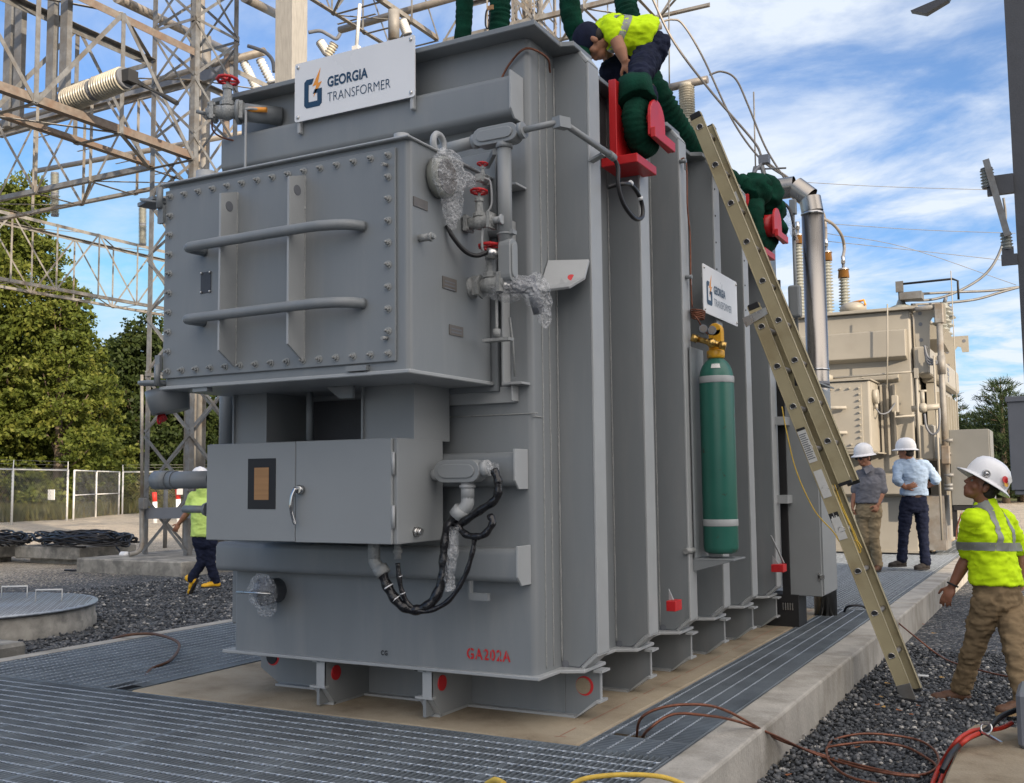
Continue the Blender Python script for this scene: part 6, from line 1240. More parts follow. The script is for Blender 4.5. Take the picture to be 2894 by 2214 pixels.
# warning posts, paper sign, ground rod behind
for (u,v0,v1,lab) in ((436,1392,1440,'left of the two red and white marker posts beyond the tower'),(502,1380,1436,'right of the two red and white marker posts beyond the tower')):
    a, e = J(u,v0,38), J(u+3,v1,38); t = thing('marker_post', lab, 'post', (e.x,e.y,e.z), 'red and white marker posts')
    m_ = a.lerp(e,.55); MB().cyl(a,m_,.085,12).build('red_top', 'bollred', t); MB().cyl(m_,e-Vector((0,0,.5)),.085,12).build('white_base', 'white', t)
a = J(509,1383,37.8); o = MB().box(a-Vector((.16,.01,.20)), a+Vector((.16,.01,.16))).build('paper_sign', 'sticker', None, loc=a); tag(o, 'small blank notice fixed to the fence beside the right marker post', 'sign')
a, e = J(466,1380,33), P(466,1549,'z',GZ); b = MB(); a = P(466,1440,'y',e.y); a2 = P(466,1330,'y',e.y); b.cyl(e, Vector((e.x,e.y,a2.z)), .05, 10); o = b.build('steel_post', 'galv', None, loc=e); tag(o, 'thin grey steel post behind the near tower', 'post')
# concrete pole and the tall bus supports
q = P(823,150,'y',8.5); t = MB(); w = .39; b = MB(); b.prism([(q.x-w/2*1.0,8.5-w/2,GZ),(q.x+w/2,8.5-w/2,GZ),(q.x+w/2,8.5+w/2,GZ),(q.x-w/2,8.5+w/2,GZ)], (0,0,14)); o = b.build('concrete_pole', 'concpole', None, .015, loc=(q.x,8.5,GZ)); tag(o, 'square concrete pole rising behind the name board', 'pole')
for (u,d,r,lab) in ((545,25,.10,'left of three pale steel tubes behind the near tower'),(563,24.0,.085,'middle of three pale steel tubes behind the near tower'),(580,23,.10,'right of three pale steel tubes behind the near tower')):
    q = J(u,400,d); b = MB(); b.cyl((q.x,q.y,GZ), (q.x,q.y,q.z+ (5.5 if u < 575 else 2.4)), r, 16); o = b.build('steel_tube_post', 'galvlit', None, loc=(q.x,q.y,GZ)); tag(o, lab, 'post', 'tube posts behind the near tower')
q = J(640,300,22); b = MB(); b.cyl((q.x,q.y,GZ),(q.x,q.y,J(640,150,22).z), .07, 12); o = b.build('steel_tube_post', 'rust', None, loc=(q.x,q.y,GZ)); tag(o, 'rusty tube post beside the red hand wheel', 'post')
# tubular busbars and the beam under them
def bus(pa, pb, r, lab, mt='alu'):
    b = MB(); b.cyl(pa, pb, r, 16); o = b.build('busbar', mt, None, loc=pa); tag(o, lab, 'busbar', 'tubular busbars over the yard')
yb = 11.3
bus(P(0,352,'y',yb), P(747,146,'y',yb), .085, 'long grey busbar passing behind the near tower')
b = MB(); pa, pb = P(0,376,'y',yb), P(655,196,'y',yb); b.beam(pa, pb, .12, .24); o = b.build('steel_beam', 'cabdark', None, loc=pa); tag(o, 'dark steel beam just under the long busbar', 'steel beam')
yb = 17.0
bus(P(94,485,'y',yb), P(700,375,'y',yb), .08, 'lower busbar ending on the stacked insulator')
bus(P(960,86,'y',14), P(1420,-46,'y',14), .085, 'thick busbar above the name board')
q1_, q2_ = P(345,0,'x',-15.5), P(1020,390,'x',-15.5); bus(J(330,-5,21), J(690,168,29), .10, 'pale busbar descending to the right behind the near tower'); bus(J(690,-6,20), J(790,45,22), .09, 'short pale busbar beside the concrete pole')
bus(P(1875,252,'y',9), P(2000,225,'y',9), .055, 'short busbar on the insulator behind the ladder'); bus(J(1795,92,13.0), J(1868,72,13), .05, 'short busbar behind the bent worker')
def insulator(p, q, r, lab, n=14, mt='porcw', two=False, capm='cabdark'):
    p = Vector(p); q = Vector(q); d = (q-p).normalized(); h = (q-p).length; t = thing('insulator', lab, 'insulator', p, 'porcelain insulators')
    segs = ((0,.47),(.53,1)) if two else ((0,1),)
    for a,e in segs:
        b = MB(); shed_stack(b, p+d*h*a, p+d*h*e, r, n, None, .74); b.build('shed_stack', mt, t)
        b = MB(); b.cyl(p+d*h*(a-.035), p+d*h*(a+.02), r*.86, 18); b.build('metal_cap', capm, t); b = MB(); b.cyl(p+d*h*(e-.02), p+d*h*(e+.035), r*.86, 18); b.build('metal_cap', capm, t)
    return t
# the big horizontal insulator on the girder
yi = 6.6; pi_, qi_ = P(190,285,'y',yi), P(352,222,'y',yi); t = insulator(pi_, qi_, .20, 'large cream two-stack insulator lying sideways on the rusty girder', 11, two=True)
b = MB(); b.box(qi_+Vector((.02,-.10,-.10)), qi_+Vector((.20,.10,.10))); b.tube([qi_+Vector((.15,0,0)), J(400,240,(qi_-CAM).length), J(470,275,(qi_-CAM).length*.97), J(500,292,(qi_-CAM).length*.96)], .045, 8); b.build('contact_arm', 'dark', t)
for k,u in enumerate((143,181,20,50)):
    a = P(u,310 if k < 2 else 360,'y',yi-.05*k); b = MB(); b.box((a.x-.09,a.y-.05,a.z),(a.x+.09,a.y+.05,a.z+3.6)); o = b.build('hanger_channel', 'galv', None, loc=a); tag(o, ['channel hanger just left of the big sideways insulator','channel hanger touching the end of the big sideways insulator','leftmost channel hanger at the picture edge','channel hanger second from the left edge'][k], 'steel channel', 'channel hangers on the rusty girder')
a = P(158,480,'y',yb); 
for (u,v0,v1,lab) in ((155,487,608,'stacked insulator carrying the lower busbar at the left'),(403,575,690,'stacked insulator between girder and cabinet edge')):
    d_ = 28 if u == 155 else 31; insulator(J(u,v1,d_), J(u,v0+5,d_), .115 if u == 155 else .12, lab, 14, 'porc', two=True)
insulator(P(1946,440,'y',9), P(1940,245,'y',9), .115, 'tall stacked insulator showing beside the ladder top', 13, 'porcw', two=True, capm='porcw')
insulator(J(725,252,22), J(690,178,22), .10, 'slanting insulator right of the near tower', 12, 'sticker'); insulator(J(925,150,19), J(904,118,19), .09, 'slanting insulator left of the name board top', 8, 'sticker')
insulator(J(925,160,17), J(945,125,17), .085, 'insulator under the end of the thick busbar', 5, 'porcw'); insulator(J(1152,98,20), J(1136,58,20), .10, 'slanting insulator above the name board', 9, 'sticker')
insulator(J(735,170,20), J(768,235,20), .09, 'slanting insulator left of the concrete pole', 8, 'sticker')
b = MB(); b.cyl(J(1113,112,18), J(1113,30,18), .10, 14); o = b.build('bus_support', 'galvlit', None, loc=J(1113,112,18)); tag(o, 'round tube holding the thick busbar above the name board', 'post')
b = MB(); b.cyl(J(1007,140,20), J(1017,12,20), .035, 8); b.box(J(1007,140,20)-Vector((.07,.05,.06)), J(1007,140,20)+Vector((.07,.05,.06))); o = b.build('lightning_rod', 'sticker', None, loc=J(1007,140,20)); tag(o, 'thin white rod standing up behind the name board', 'rod')
for (pts,lab,r) in (([(700,130),(725,138),(752,150),(770,172),(775,205)],'jumper cable curling down left of the concrete pole',.035),([(872,92),(905,88),(930,100),(950,110),(962,95)],'jumper cable right of the concrete pole',.035)):
    wire([J(u,v,19) for u,v in pts], r, lab, 'cabdark', None, 'jumper_cable', 'cable')
# overhead wires at the right
for k,(pts,lab,r) in enumerate((([(1836,-20),(1905,120),(2010,260),(2130,400),(2160,452),(2240,512)],'thick wire falling from the top edge to the duct',.016),([(1870,62),(1900,56),(1930,70),(1985,160),(2070,340),(2150,450),(2238,512)],'looping wire from the short busbar to the duct',.014),([(2005,212),(2040,203),(2080,225),(2115,300),(2165,420),(2230,525)],'looping wire from the insulator busbar to the duct',.014))):
    wire([J(u,v,13.5) for u,v in pts], r, lab, 'alu', 'wires converging over the duct')
wire([J(2157,458,12.5),J(2130,490,12.4),J(2122,520,12.4)], .02, 'short lead clamped to the converging wires', 'cabdark'); o = MB().box(J(2160,452,12.5)-Vector((.06,.05,.05)), J(2160,452,12.5)+Vector((.06,.05,.05))).build('wire_clamp', 'cabdark', None, loc=J(2160,452,12.5)); tag(o, 'dark clamp on the converging wires', 'clamp')
for (a,e,lab) in (((1890,-20),(1892,270),'hairline vertical wire behind the bent worker'),((2130,260),(2136,505),'hairline vertical rod above the duct')): wire([J(*a,16),J(*e,16)], .012, lab, 'galv', None, 'thin_wire', 'wire', 2)
for (a,m_,e,lab) in (((2330,632),(2600,650),(2870,660),'upper hairline wire across the right sky'),((2335,660),(2560,700),(2872,806),'lower hairline wire across the right sky'),((2335,682),(2600,710),(2870,740),'middle hairline wire across the right sky'),((2260,515),(2500,528),(2830,538),'topmost hairline wire across the right sky')):
    wire([J(*a,40),J(*m_,40),J(*e,40)], .012, lab, 'galv', 'hairline wires across the right sky', 'thin_wire', 'wire', 6)
b = MB(); c = J(2143,505,13); b.tube([c+Vector((-.15,0,-.3)),c+Vector((-.03,0,.15)),c+Vector((.05,0,.15)),c+Vector((.18,0,-.4))], .03, 8); b.tube([c+Vector((.0,0,.12)),c+Vector((.35,0,.08))], .012, 6); o = b.build('wire_bracket', 'galv', None, loc=c); tag(o, 'small bracket on top of the far green sling', 'bracket')
# dark steel column at the right edge with its brackets
yc = 8.0; sc_ = thing('steel_column', 'dark steel column at the right edge carrying brackets', 'column', (2.05,yc,GZ))
xa = P(2853,300,'y',yc).x; xb = xa+.34
b = MB(); b.box((xa,yc,GZ),(xb,yc+.02,7.5)); b.box((xa,yc+.34,GZ),(xb,yc+.36,7.5)); b.box((xa+.16,yc+.02,GZ),(xa+.18,yc+.34,7.5)); b.build('column_shaft', 'winddark', sc_)
b = MB(); a, e = P(2790,530,'y',yc), P(2862,520,'y',yc); b.box((a.x,yc-.06,a.z-.11),(xa,yc+.01,a.z+.11)); b.build('bracket', 'winddark', sc_); a2 = P(2580,20,'y',yc); b = MB(); b.hexa([P(2573,30,'y',yc),P(2617,38,'y',yc),P(2680,0,'y',yc),P(2690,-20,'y',yc)]+[v+Vector((0,.15,.02)) for v in (P(2573,30,'y',yc),P(2617,38,'y',yc),P(2680,0,'y',yc),P(2690,-20,'y',yc))]); b.build('top_bracket', 'winddark', sc_)
a3 = P(2830,728,'y',yc); b = MB(); b.box((a3.x,yc-.05,a3.z-.10),(xa,yc+.01,a3.z+.02)); b.box((a3.x+.01,yc-.04,a3.z+.02),(a3.x+.13,yc+.0,a3.z+.09)); b.build('bracket', 'winddark', sc_)
insulator(P(2793,530,'y',yc-.02), P(2788,478,'y',yc-.02), .075, 'short insulator on the upper bracket of the steel column', 6, 'porc'); insulator(P(2848,705,'y',yc), P(2842,660,'y',yc), .065, 'short insulator on the lower bracket of the steel column', 5, 'porc')
b = MB(); b.beam(P(2786,452,'y',yc-.1), P(2848,668,'y',yc-.1), .07, .04); o = b.build('tilted_blade', 'galv', None, loc=P(2848,668,'y',yc-.1)); tag(o, 'tilted switch blade hanging between the column insulators', 'switch blade')
b = MB(); z0, z1 = P(2860,1385,'y',yc-.1).z, P(2860,1128,'y',yc-.1).z; x0 = P(2857,1250,'y',yc-.15).x; b.box((x0,yc-.5,z0),(x0+.6,yc-.05,z1)); b.box((x0-.02,yc-.52,z1-.06),(x0+.62,yc-.03,z1)); b.box((x0+.03,yc-.48,z0-.05),(x0+.5,yc-.1,z0)); o = b.build('operator_cabinet', 'cabdark', None, .006, loc=(x0,yc,z0)); tag(o, 'dark grey cabinet fixed to the steel column at the right edge', 'cabinet')
# manhole with tread-plate lid
mc = Vector((-8.12,2.42,GZ)); mh = thing('manhole', 'round concrete manhole with tread-plate lid and two lifting handles', 'manhole', mc)
b = MB(); b.lathe([(1.30,-.3),(1.30,.10),(1.285,.11),(1.285,.23),(1.25,.24)], mc, (0,0,1), 64); b.build('ring', 'oldconc', mh); b = MB(); b.lathe([(1.31,.24),(1.31,.262),(.01,.264)], mc, (0,0,1), 64)
lid = b.build('lid', 'gratel', mh)
b = MB()
for i in range(-20,21):
    for k in range(-20,21):
        x, y = i*.062, k*.062
        if x*x+y*y < 1.6: s_ = 1 if (i+k)%2 else -1; b.beam(mc+Vector((x-.018,y-.018*s_,.2655)), mc+Vector((x+.018,y+.018*s_,.2655)), .008, .003)
b.build('tread_pattern', 'galv', lid)
for (x,y) in ((-.30,.62),(.42,.52)):
    b = MB(); a = mc+Vector((x,y,.264)); b.tube([a,a+Vector((0,0,.13)),a+Vector((.24,.15,.13)),a+Vector((.24,.15,0))], .009, 8); b.build('handle', 'sticker', mh)
b = MB(); b.box((-6.9,.60,-.6),(-5.76,1.40,-.10)); o = b.build('concrete_block', 'oldconc', None, .03, loc=(-6.4,1,GZ)); tag(o, 'low tan concrete block at the left edge beside the manhole', 'concrete block')
# lids with the coil of black cable
for k,(x,y,w_,d_) in enumerate(((-17.6,8.9,1.8,1.3),(-15.4,9.7,1.9,1.4))):
    b = MB(); b.box((x-w_/2,y-d_/2,GZ+.1),(x+w_/2,y+d_/2,GZ+.34)); b.box((x-w_/2+.2,y-d_/2+.2,GZ-.1),(x+w_/2-.2,y+d_/2-.2,GZ+.1)); o = b.build('concrete_cover', 'oldconc', None, .02, loc=(x,y,GZ)); tag(o, ['left concrete cover slab under the black cables','right concrete cover slab under the black cables'][k], 'cover slab', 'concrete covers under the cables')
b = MB()
for k in range(46):
    c = (Vector((-17.2,9.0,GZ+.40)) if k%2 else Vector((-14.9,9.6,GZ+.40)))+Vector((random.uniform(-.3,.3),random.uniform(-.2,.2),random.uniform(0,.16))); ra, rb = random.uniform(.6,1.25), random.uniform(.25,.7); an = random.uniform(-.3,.3)
    b.tube([c+Vector((math.cos(an)*ra*math.cos(t)-math.sin(an)*rb*math.sin(t), math.sin(an)*ra*math.cos(t)+math.cos(an)*rb*math.sin(t), .06*math.sin(3*t+k)-.02*ra*math.cos(t))) for t in [2*math.pi*i/28 for i in range(27)]], .018, 5)
b.tube(bez([(-13.9,9.4,GZ+.35),(-13.2,9.1,GZ+.06),(-12.6,8.4,GZ+.02),(-13.6,8.0,GZ+.02)],6), .018, 5); o = b.build('cable_coil', 'black', None, loc=(-16,9.3,GZ+.34)); tag(o, 'heap of coiled black cable lying on the concrete covers', 'cable coil')
# chain link fence with barbed wire
def fence(name, lab, pts, h, gate=False, grp=None):
    t = thing(name, lab, 'gate' if gate else 'fence', (*pts[0],GZ), grp)
    for i,(x,y) in enumerate(pts):
        b = MB(); b.cyl((x,y,GZ-.2),(x,y,GZ+h+.02),.045,10); po = b.build('post', 'sticker', t)
        if not gate: b = MB(); b.beam((x,y,GZ+h),(x-.35,y+.28,GZ+h+.38),.03,.04); b.build('barb_arm', 'sticker', po)
    for i in range(len(pts)-1):
        a, e = Vector((*pts[i],GZ)), Vector((*pts[i+1],GZ)); L_ = (e-a).length; d = (e-a)/L_
        b = MB(); b.cyl(a+Vector((0,0,h)), e+Vector((0,0,h)), .032, 8); 
        if gate: b.cyl(a+Vector((0,0,h*.5)), e+Vector((0,0,h*.5)), .025, 8)
        b.build('top_rail', 'sticker', t)
        b = MB(); st = .15; n = int(L_/st)
        for k in range(-int(h/st), n):
            for sg in (1,-1):
                p_ = [];
                for z,s_ in ((0,k*st if sg > 0 else k*st+h),(h,k*st+h if sg > 0 else k*st)):
                    p_.append((s_,z))
                (s0,z0),(s1,z1) = p_
                if s1 > s0: lo = max(0,-s0); hi = min(h, L_-s0)
                else: lo = max(0, s0-L_); hi = min(h, s0)
                if hi-lo < .05: continue
                f = 1 if s1 > s0 else -1
                b.beam(a+d*(s0+f*lo)+Vector((0,0,lo+.03)), a+d*(s0+f*hi)+Vector((0,0,hi)), .006, .006)
        b.build('chain_link', 'galv', t)
        if not gate:
            b = MB()
            for q in (.2,.6,1.0): o_ = Vector((-.35*q,.28*q,h+.38*q)); b.beam(a+o_, e+o_, .009, .009)
            b.build('barbed_wire', 'galv', t)
    return t
g1 = (-34.86,22.39); g2 = (-36.4,26.2); cor = (-41.1,33.3)
fence('chain_link_fence', 'chain-link fence with barbed wire arms running off the left edge', [(-29.0,9.0),(-31.0,13.5),(-33.0,18.0),g1,g2], 2.2)
fence('chain_link_gate', 'chain-link gate with a middle rail left of the corner post', [(-36.6,26.7),(-39.0,29.9),(-41.0,33.0)], 2.2, True)
fence('chain_link_fence', 'far chain-link fence running behind the near tower', [(-41.3,33.5),(-38,38),(-34,42),(-30,46),(-26,50),(-20,56)], 2.2)
fence('chain_link_fence', 'distant fence in front of the right-hand pines', [(-6,62),(0,62),(6,62),(12,62)], 2.2)
a = Vector((-35.9,25.0,GZ+1.15)); o = MB().box(a-Vector((.2,.02,.22)), a+Vector((.2,.02,.22))).build('fence_sign', 'sticker', None, loc=a); tag(o, 'small white blank plate wired to the left fence', 'sign')
# ------------------------------------------------------------------ cables, rope, leaves near the camera
def cab(pts, r, lab, mt, nm='copper_cable', cat='cable', grp=None, tw=.0):
    b = MB(); pp = bez(pts, 12); b.tube(pp, r, 8); o = b.build(nm, mt, None, loc=Vector(pts[0])); tag(o, lab, cat, grp); return o
gz = GZ+.035
CG = 'copper cables by the right kerb'
def Z(u, v, z): return P(u, v, 'z', z)
def onx(u, v, x): return P(u, v, 'x', x)
cab([Z(1798,2090,-.04),Z(1812,2030,.10),Z(1880,1998,.16),Z(1980,1992,.17),Z(2050,2008,.12),Z(2130,2050,.03),onx(2205,2092,1.02),Z(2330,2136,gz),Z(2450,2168,gz),Z(2560,2190,gz),Z(2620,2186,gz),Z(2652,2160,gz),Z(2640,2120,gz),Z(2580,2088,gz),Z(2450,2074,gz+.02),Z(2360,2090,gz),Z(2335,2118,gz)], .0070, 'longest copper cable arching out of the side grating and looping on the stones', 'copper', grp=CG)
cab([Z(1810,2092,-.04),Z(1835,2060,.06),Z(1900,2020,.12),Z(1990,2022,.11),Z(2080,2038,.05),onx(2180,2075,1.02),Z(2300,2130,gz+.02),Z(2420,2168,gz),Z(2520,2188,gz+.01),Z(2600,2196,gz)], .0070, 'second copper cable beside the longest one, brighter at the grating', 'copper', grp=CG)
cab([Z(2335,2120,gz),Z(2345,2155,gz),Z(2400,2196,gz),Z(2500,2220,gz)], .0075, 'short copper cable curling at the bottom of the stones', 'copper', grp=CG)
cab([Z(2338,2112,gz),Z(2390,2104,gz+.02),Z(2470,2098,gz+.02),Z(2560,2112,gz),Z(2630,2150,gz),Z(2650,2170,gz)], .0075, 'inner loop of copper cable lying on the stones', 'copper', grp=CG)
cab([Z(2528,1752,-.03),Z(2580,1795,-.10),Z(2650,1850,gz),Z(2700,1875,gz),Z(2790,1900,gz),Z(2860,1915,gz)], .007, 'thin copper cable running from the kerb behind the striding man', 'copper', grp=CG)
cab([Z(2384,1735,-.02),Z(2395,1715,.06),Z(2430,1712,.07),Z(2450,1720,.02)], .012, 'short black cable arching out of the side grating', 'black', 'black_cable')
cab([Z(2620,1515,.0),Z(2640,1530,.05),Z(2660,1548,.02)], .012, 'copper lead at the foot of the beige transformer', 'copper', 'copper_cable'); cab([P(2718,1450,'y',12.5),P(2705,1490,'y',12.5),P(2702,1525,'y',12.5)], .012, 'thin brown cable hanging beside the grey cubicle', 'copper', 'hanging_cable')
cab([Z(320,1805,-.03),Z(360,1795,.03),Z(430,1792,.04),Z(490,1808,.05),Z(507,1830,.04),Z(480,1868,.02),Z(430,1890,.0),Z(405,1920,-.02),Z(398,1930,-.06)], .011, 'dark cable curving over the left grating into the slab corner gap', 'leather', 'dark_cable')
cab([J(1376,2216,2.75),J(1400,2205,2.7),J(1424,2216,2.65)], .008, 'small bight of yellow rope left at the bottom edge', 'rope', 'yellow_rope', 'rope')
def ropetwist(pts, r, lab):
    pp = bez(pts, 14); fine = []
    for i in range(len(pp)-1): fine += [pp[i].lerp(pp[i+1], k/4) for k in range(4)]
    b = MB()
    for s_ in range(3):
        q = []; 
        for i,p_ in enumerate(fine):
            d = (fine[min(i+1,len(fine)-1)]-fine[max(i-1,0)]).normalized(); x = d.cross(Vector((0,0,1))).normalized(); y = x.cross(d); a = i*.55+s_*2.094; q.append(p_+(x*math.cos(a)+y*math.sin(a))*r*.5)
        b.tube(q, r*.58, 7)
    o = b.build('yellow_rope', 'rope', None, loc=fine[0]); tag(o, lab, 'rope')
ropetwist([J(1610,2222,2.95),J(1650,2202,2.95),J(1720,2192,2.95),J(1800,2190,2.95),J(1870,2196,2.95),J(1920,2212,2.95),J(1940,2226,2.95)], .0068, 'long bight of twisted yellow rope at the bottom edge')
# concrete block and power leads lower right
q = [Z(2680,2230,-.10),Z(2745,2050,-.10)]
b = MB(); b.prism([Z(2668,2260,-.10),Z(2664,2205,-.10),Z(2728,2062,-.10),Z(2752,2046,-.10),Z(2960,2062,-.10),Z(3050,2290,-.10)], (0,0,-.35)); o = b.build('concrete_block', 'slab', None, .012, loc=Z(2750,2100,GZ)); tag(o, 'worn tan concrete block in the lower right corner', 'concrete block')
LG = 'welding leads by the corner block'
zb2 = -.085
cab([Z(2630,2230,gz),Z(2655,2170,gz+.02),Z(2700,2100,-.06),Z(2740,2070,-.03),Z(2772,2062,-.02)], .012, 'left red welding lead rising to the clamp', 'redcable', 'welding_lead', grp=LG)
cab([Z(2650,2230,gz),Z(2680,2160,gz+.04),Z(2720,2100,-.05),Z(2775,2070,-.03),Z(2830,2058,-.03),Z(2860,2044,-.02)], .012, 'right red welding lead passing the clamp', 'redcable', 'welding_lead', grp=LG)
cab([Z(2662,2180,-.12),Z(2690,2130,-.07),Z(2735,2088,-.06),Z(2790,2062,-.01),Z(2830,2025,.03),Z(2894,2000,.05),Z(2950,1985,.05)], .014, 'black welding lead running to the right edge', 'black', 'welding_lead', grp=LG)
c = Z(2788,2064,-.01); b = MB(); b.ring(c+Vector((0,0,.01)), (-.3,-.8,.4), .027, .006, 20, 6); b.beam(c+Vector((-.02,0,-.01)), c+Vector((.07,-.05,-.045)), .016, .012); b.beam(c+Vector((-.03,.02,.03)), c+Vector((.02,0,.04)), .02, .01); o = b.build('lead_clamp', 'steel', None, loc=c); tag(o, 'ring clamp joining the welding leads', 'clamp')
b = MB(); q = Z(2880,2105,-.10); b.box(q+Vector((-.0,-.10,.0)), q+Vector((.25,.25,.28))); o = b.build('plastic_tub', 'cabdark', None, .02, loc=q); tag(o, 'grey tub cut off by the right edge on the corner block', 'tub')
LV = [(2435,1918,0),(2508,1932,1),(2490,1970,1),(2480,1992,0),(2497,1998,1),(2540,2008,0),(2575,2020,0),(2420,2112,0),(2395,2105,1),(2225,2190,0),(2665,1915,1),(2595,1995,0),(2610,1765,0),(2640,1790,1)]
M['leaf0'] = mat('dead_leaf_brown', (.26,.09,.03), .8, 0, .3, 40); M['leaf1'] = mat('dead_leaf_yellow', (.42,.25,.07), .8, 0, .3, 40)
LVL = ['brown leaf on the stones by the kerb, left of the ladder foot','yellowish leaf on the stones just left of the ladder foot','yellowish leaf on the stones below the ladder foot','left one of the brown leaf pair below the ladder foot','yellow leaf touching the brown one below the ladder foot','brown leaf on the stones right below the ladder foot','reddish leaf lowest below the ladder foot','brown leaf inside the copper cable loop','yellowish leaf beside the brown one in the copper loop','brown leaf at the foot of the kerb near the bottom edge','yellowish leaf beside the striding man\'s front boot','brown leaf between ladder shoe and striding man\'s boot','brown leaf by the kerb under the thin copper cable','yellowish leaf by the kerb under the striding man\'s hand']
for k,(u,v,c) in enumerate(LV):
    q = Z(u,v,GZ+.035); a = random.uniform(0,6.3); s_ = random.uniform(.016,.026); b = MB(); pts = [(1.4,0,.15),(.6,.75,0),(-.5,.6,.1),(-1.1,0,.3),(-.5,-.6,0),(.6,-.75,.25)]
    b.add([q]+[q+Vector(((x*math.cos(a)-y*math.sin(a))*s_,(x*math.sin(a)+y*math.cos(a))*s_,z*s_)) for x,y,z in pts], [(0,i+1,(i+1)%6+1) for i in range(6)]); o = b.build('fallen_leaf', 'leaf%d'%c, None, loc=q); tag(o, LVL[k], 'leaf', ['brown leaves on the stones','yellow leaves on the stones'][c])
b = MB(); q = Z(2604,1911,GZ+.04); b.box(q+Vector((-.035,-.03,0)), q+Vector((.05,.03,.006))); o = b.build('plastic_scrap', 'sticker', None, loc=q); tag(o, 'pale scrap of plastic by the ladder foot', 'scrap')
# red chalk line on the slab
b = MB(); a, e = Z(1575,2075,0), Z(2440,1690,0)
a = Vector((.13,-.10,.0015)); e = Vector((.17,5.5,.0015)); nseg = 60
for k in range(nseg):
    if random.random() < .8: p_, q_ = a.lerp(e,k/nseg), a.lerp(e,(k+1)/nseg); b.add([p_,p_+Vector((.004,0,0)),q_+Vector((.004,0,0)),q_], [(0,1,2,3)])
b.add([Vector((.11,-.03,.0016)),Vector((.17,-.015,.0016)),Vector((.17,-.01,.0016)),Vector((.11,-.025,.0016))], [(0,1,2,3)]); o = b.build('chalk_line', mat('red_chalk', (.36,.10,.06), .9)); struct(o)
# ------------------------------------------------------------------ trees
def leafmat(name, c1, c2, c3):
    m, t, b = newmat(name); n = t.nodes.new; l = t.links.new
    g = n('ShaderNodeNewGeometry'); r = n('ShaderNodeValToRGB'); e = r.color_ramp.elements; e.new(.5)
    for k,(p,c) in enumerate(((0,c1),(.55,c2),(1,c3))): e[k].position = p; e[k].color = (*c,1)
    tc = n('ShaderNodeTexCoord'); nz = n('ShaderNodeTexNoise'); nz.inputs['Scale'].default_value = .45; nz.inputs['Detail'].default_value = 3; l(tc.outputs['Object'], nz.inputs['Vector'])
    a = n('ShaderNodeMath'); a.operation = 'MULTIPLY_ADD'; l(nz.outputs[0], a.inputs[0]); a.inputs[1].default_value = 1.3; a.inputs[2].default_value = -.45
    s = n('ShaderNodeMath'); s.operation = 'MULTIPLY_ADD'; l(g.outputs['Random Per Island'], s.inputs[0]); s.inputs[1].default_value = .55; l(a.outputs[0], s.inputs[2]); l(s.outputs[0], r.inputs[0])
    l(r.outputs[0], b.inputs['Base Color']); b.inputs['Roughness'].default_value = .6; b.inputs['Specular IOR Level'].default_value = .25
    tr = n('ShaderNodeBsdfTranslucent'); l(r.outputs[0], tr.inputs[0]); mx = n('ShaderNodeMixShader'); mx.inputs[0].default_value = .35; l(b.outputs[0], mx.inputs[1]); l(tr.outputs[0], mx.inputs[2]); l(mx.outputs[0], t.nodes['Material Output'].inputs[0]); return m
M['leafA'] = leafmat('broad_leaves', (.05,.075,.014), (.125,.155,.026), (.24,.235,.05))
M['leafB'] = leafmat('dark_leaves', (.020,.034,.010), (.042,.064,.016), (.085,.105,.024))
M['leafC'] = leafmat('pine_needles', (.020,.038,.018), (.045,.072,.026), (.10,.13,.045))
M['leafD'] = leafmat('scrub_leaves', (.06,.07,.02), (.12,.12,.035), (.20,.15,.05))
def leaves(name, blobs, per, size, m, seed, flat=.35, parent=None, fill=.35):
    # blobs: (centre, radius vec); leaf quads clustered in sub-clumps near the surface of every blob
    r = np.random.default_rng(seed); P_ = []
    for c, rad in blobs:
        rad = np.array(rad); vol = float(np.prod(rad))**(2/3); nc = max(5, int(per*vol/22)); u = r.normal(size=(nc,3)); u /= np.linalg.norm(u,axis=1)[:,None]; rr = r.uniform(fill,1.02,(nc,1))**.5
        cc = np.array(c)+u*rr*rad; cr = r.uniform(.10,.24,(nc,1))*rad.mean(); q = 22; g = r.normal(size=(nc,q,3))*np.array([1,1,.62]); P_.append((cc[:,None]+g*cr[:,None]*.75).reshape(-1,3))
    P_ = np.concatenate(P_); n = len(P_); s = r.uniform(.6,1.3,(n,1,1))*size
    nrm = r.normal(size=(n,3))+np.array([0,0,.5]); nrm /= np.linalg.norm(nrm,axis=1)[:,None]; a = np.cross(nrm, r.normal(size=(n,3))); a /= np.linalg.norm(a,axis=1)[:,None]; b_ = np.cross(nrm,a)
    quad = np.array([(-1,0),(0,-.62),(1.1,0),(0,.62)]); V = P_[:,None]+ (a[:,None]*quad[None,:,0:1]+b_[:,None]*quad[None,:,1:2])*s
    V = V.reshape(-1,3); F_ = np.arange(n*4).reshape(n,4)
    root = parent; org = np.array(root.location) if root else np.zeros(3); o = npmesh(name, V-org, F_, m)
    if parent: o.parent = parent
    return o
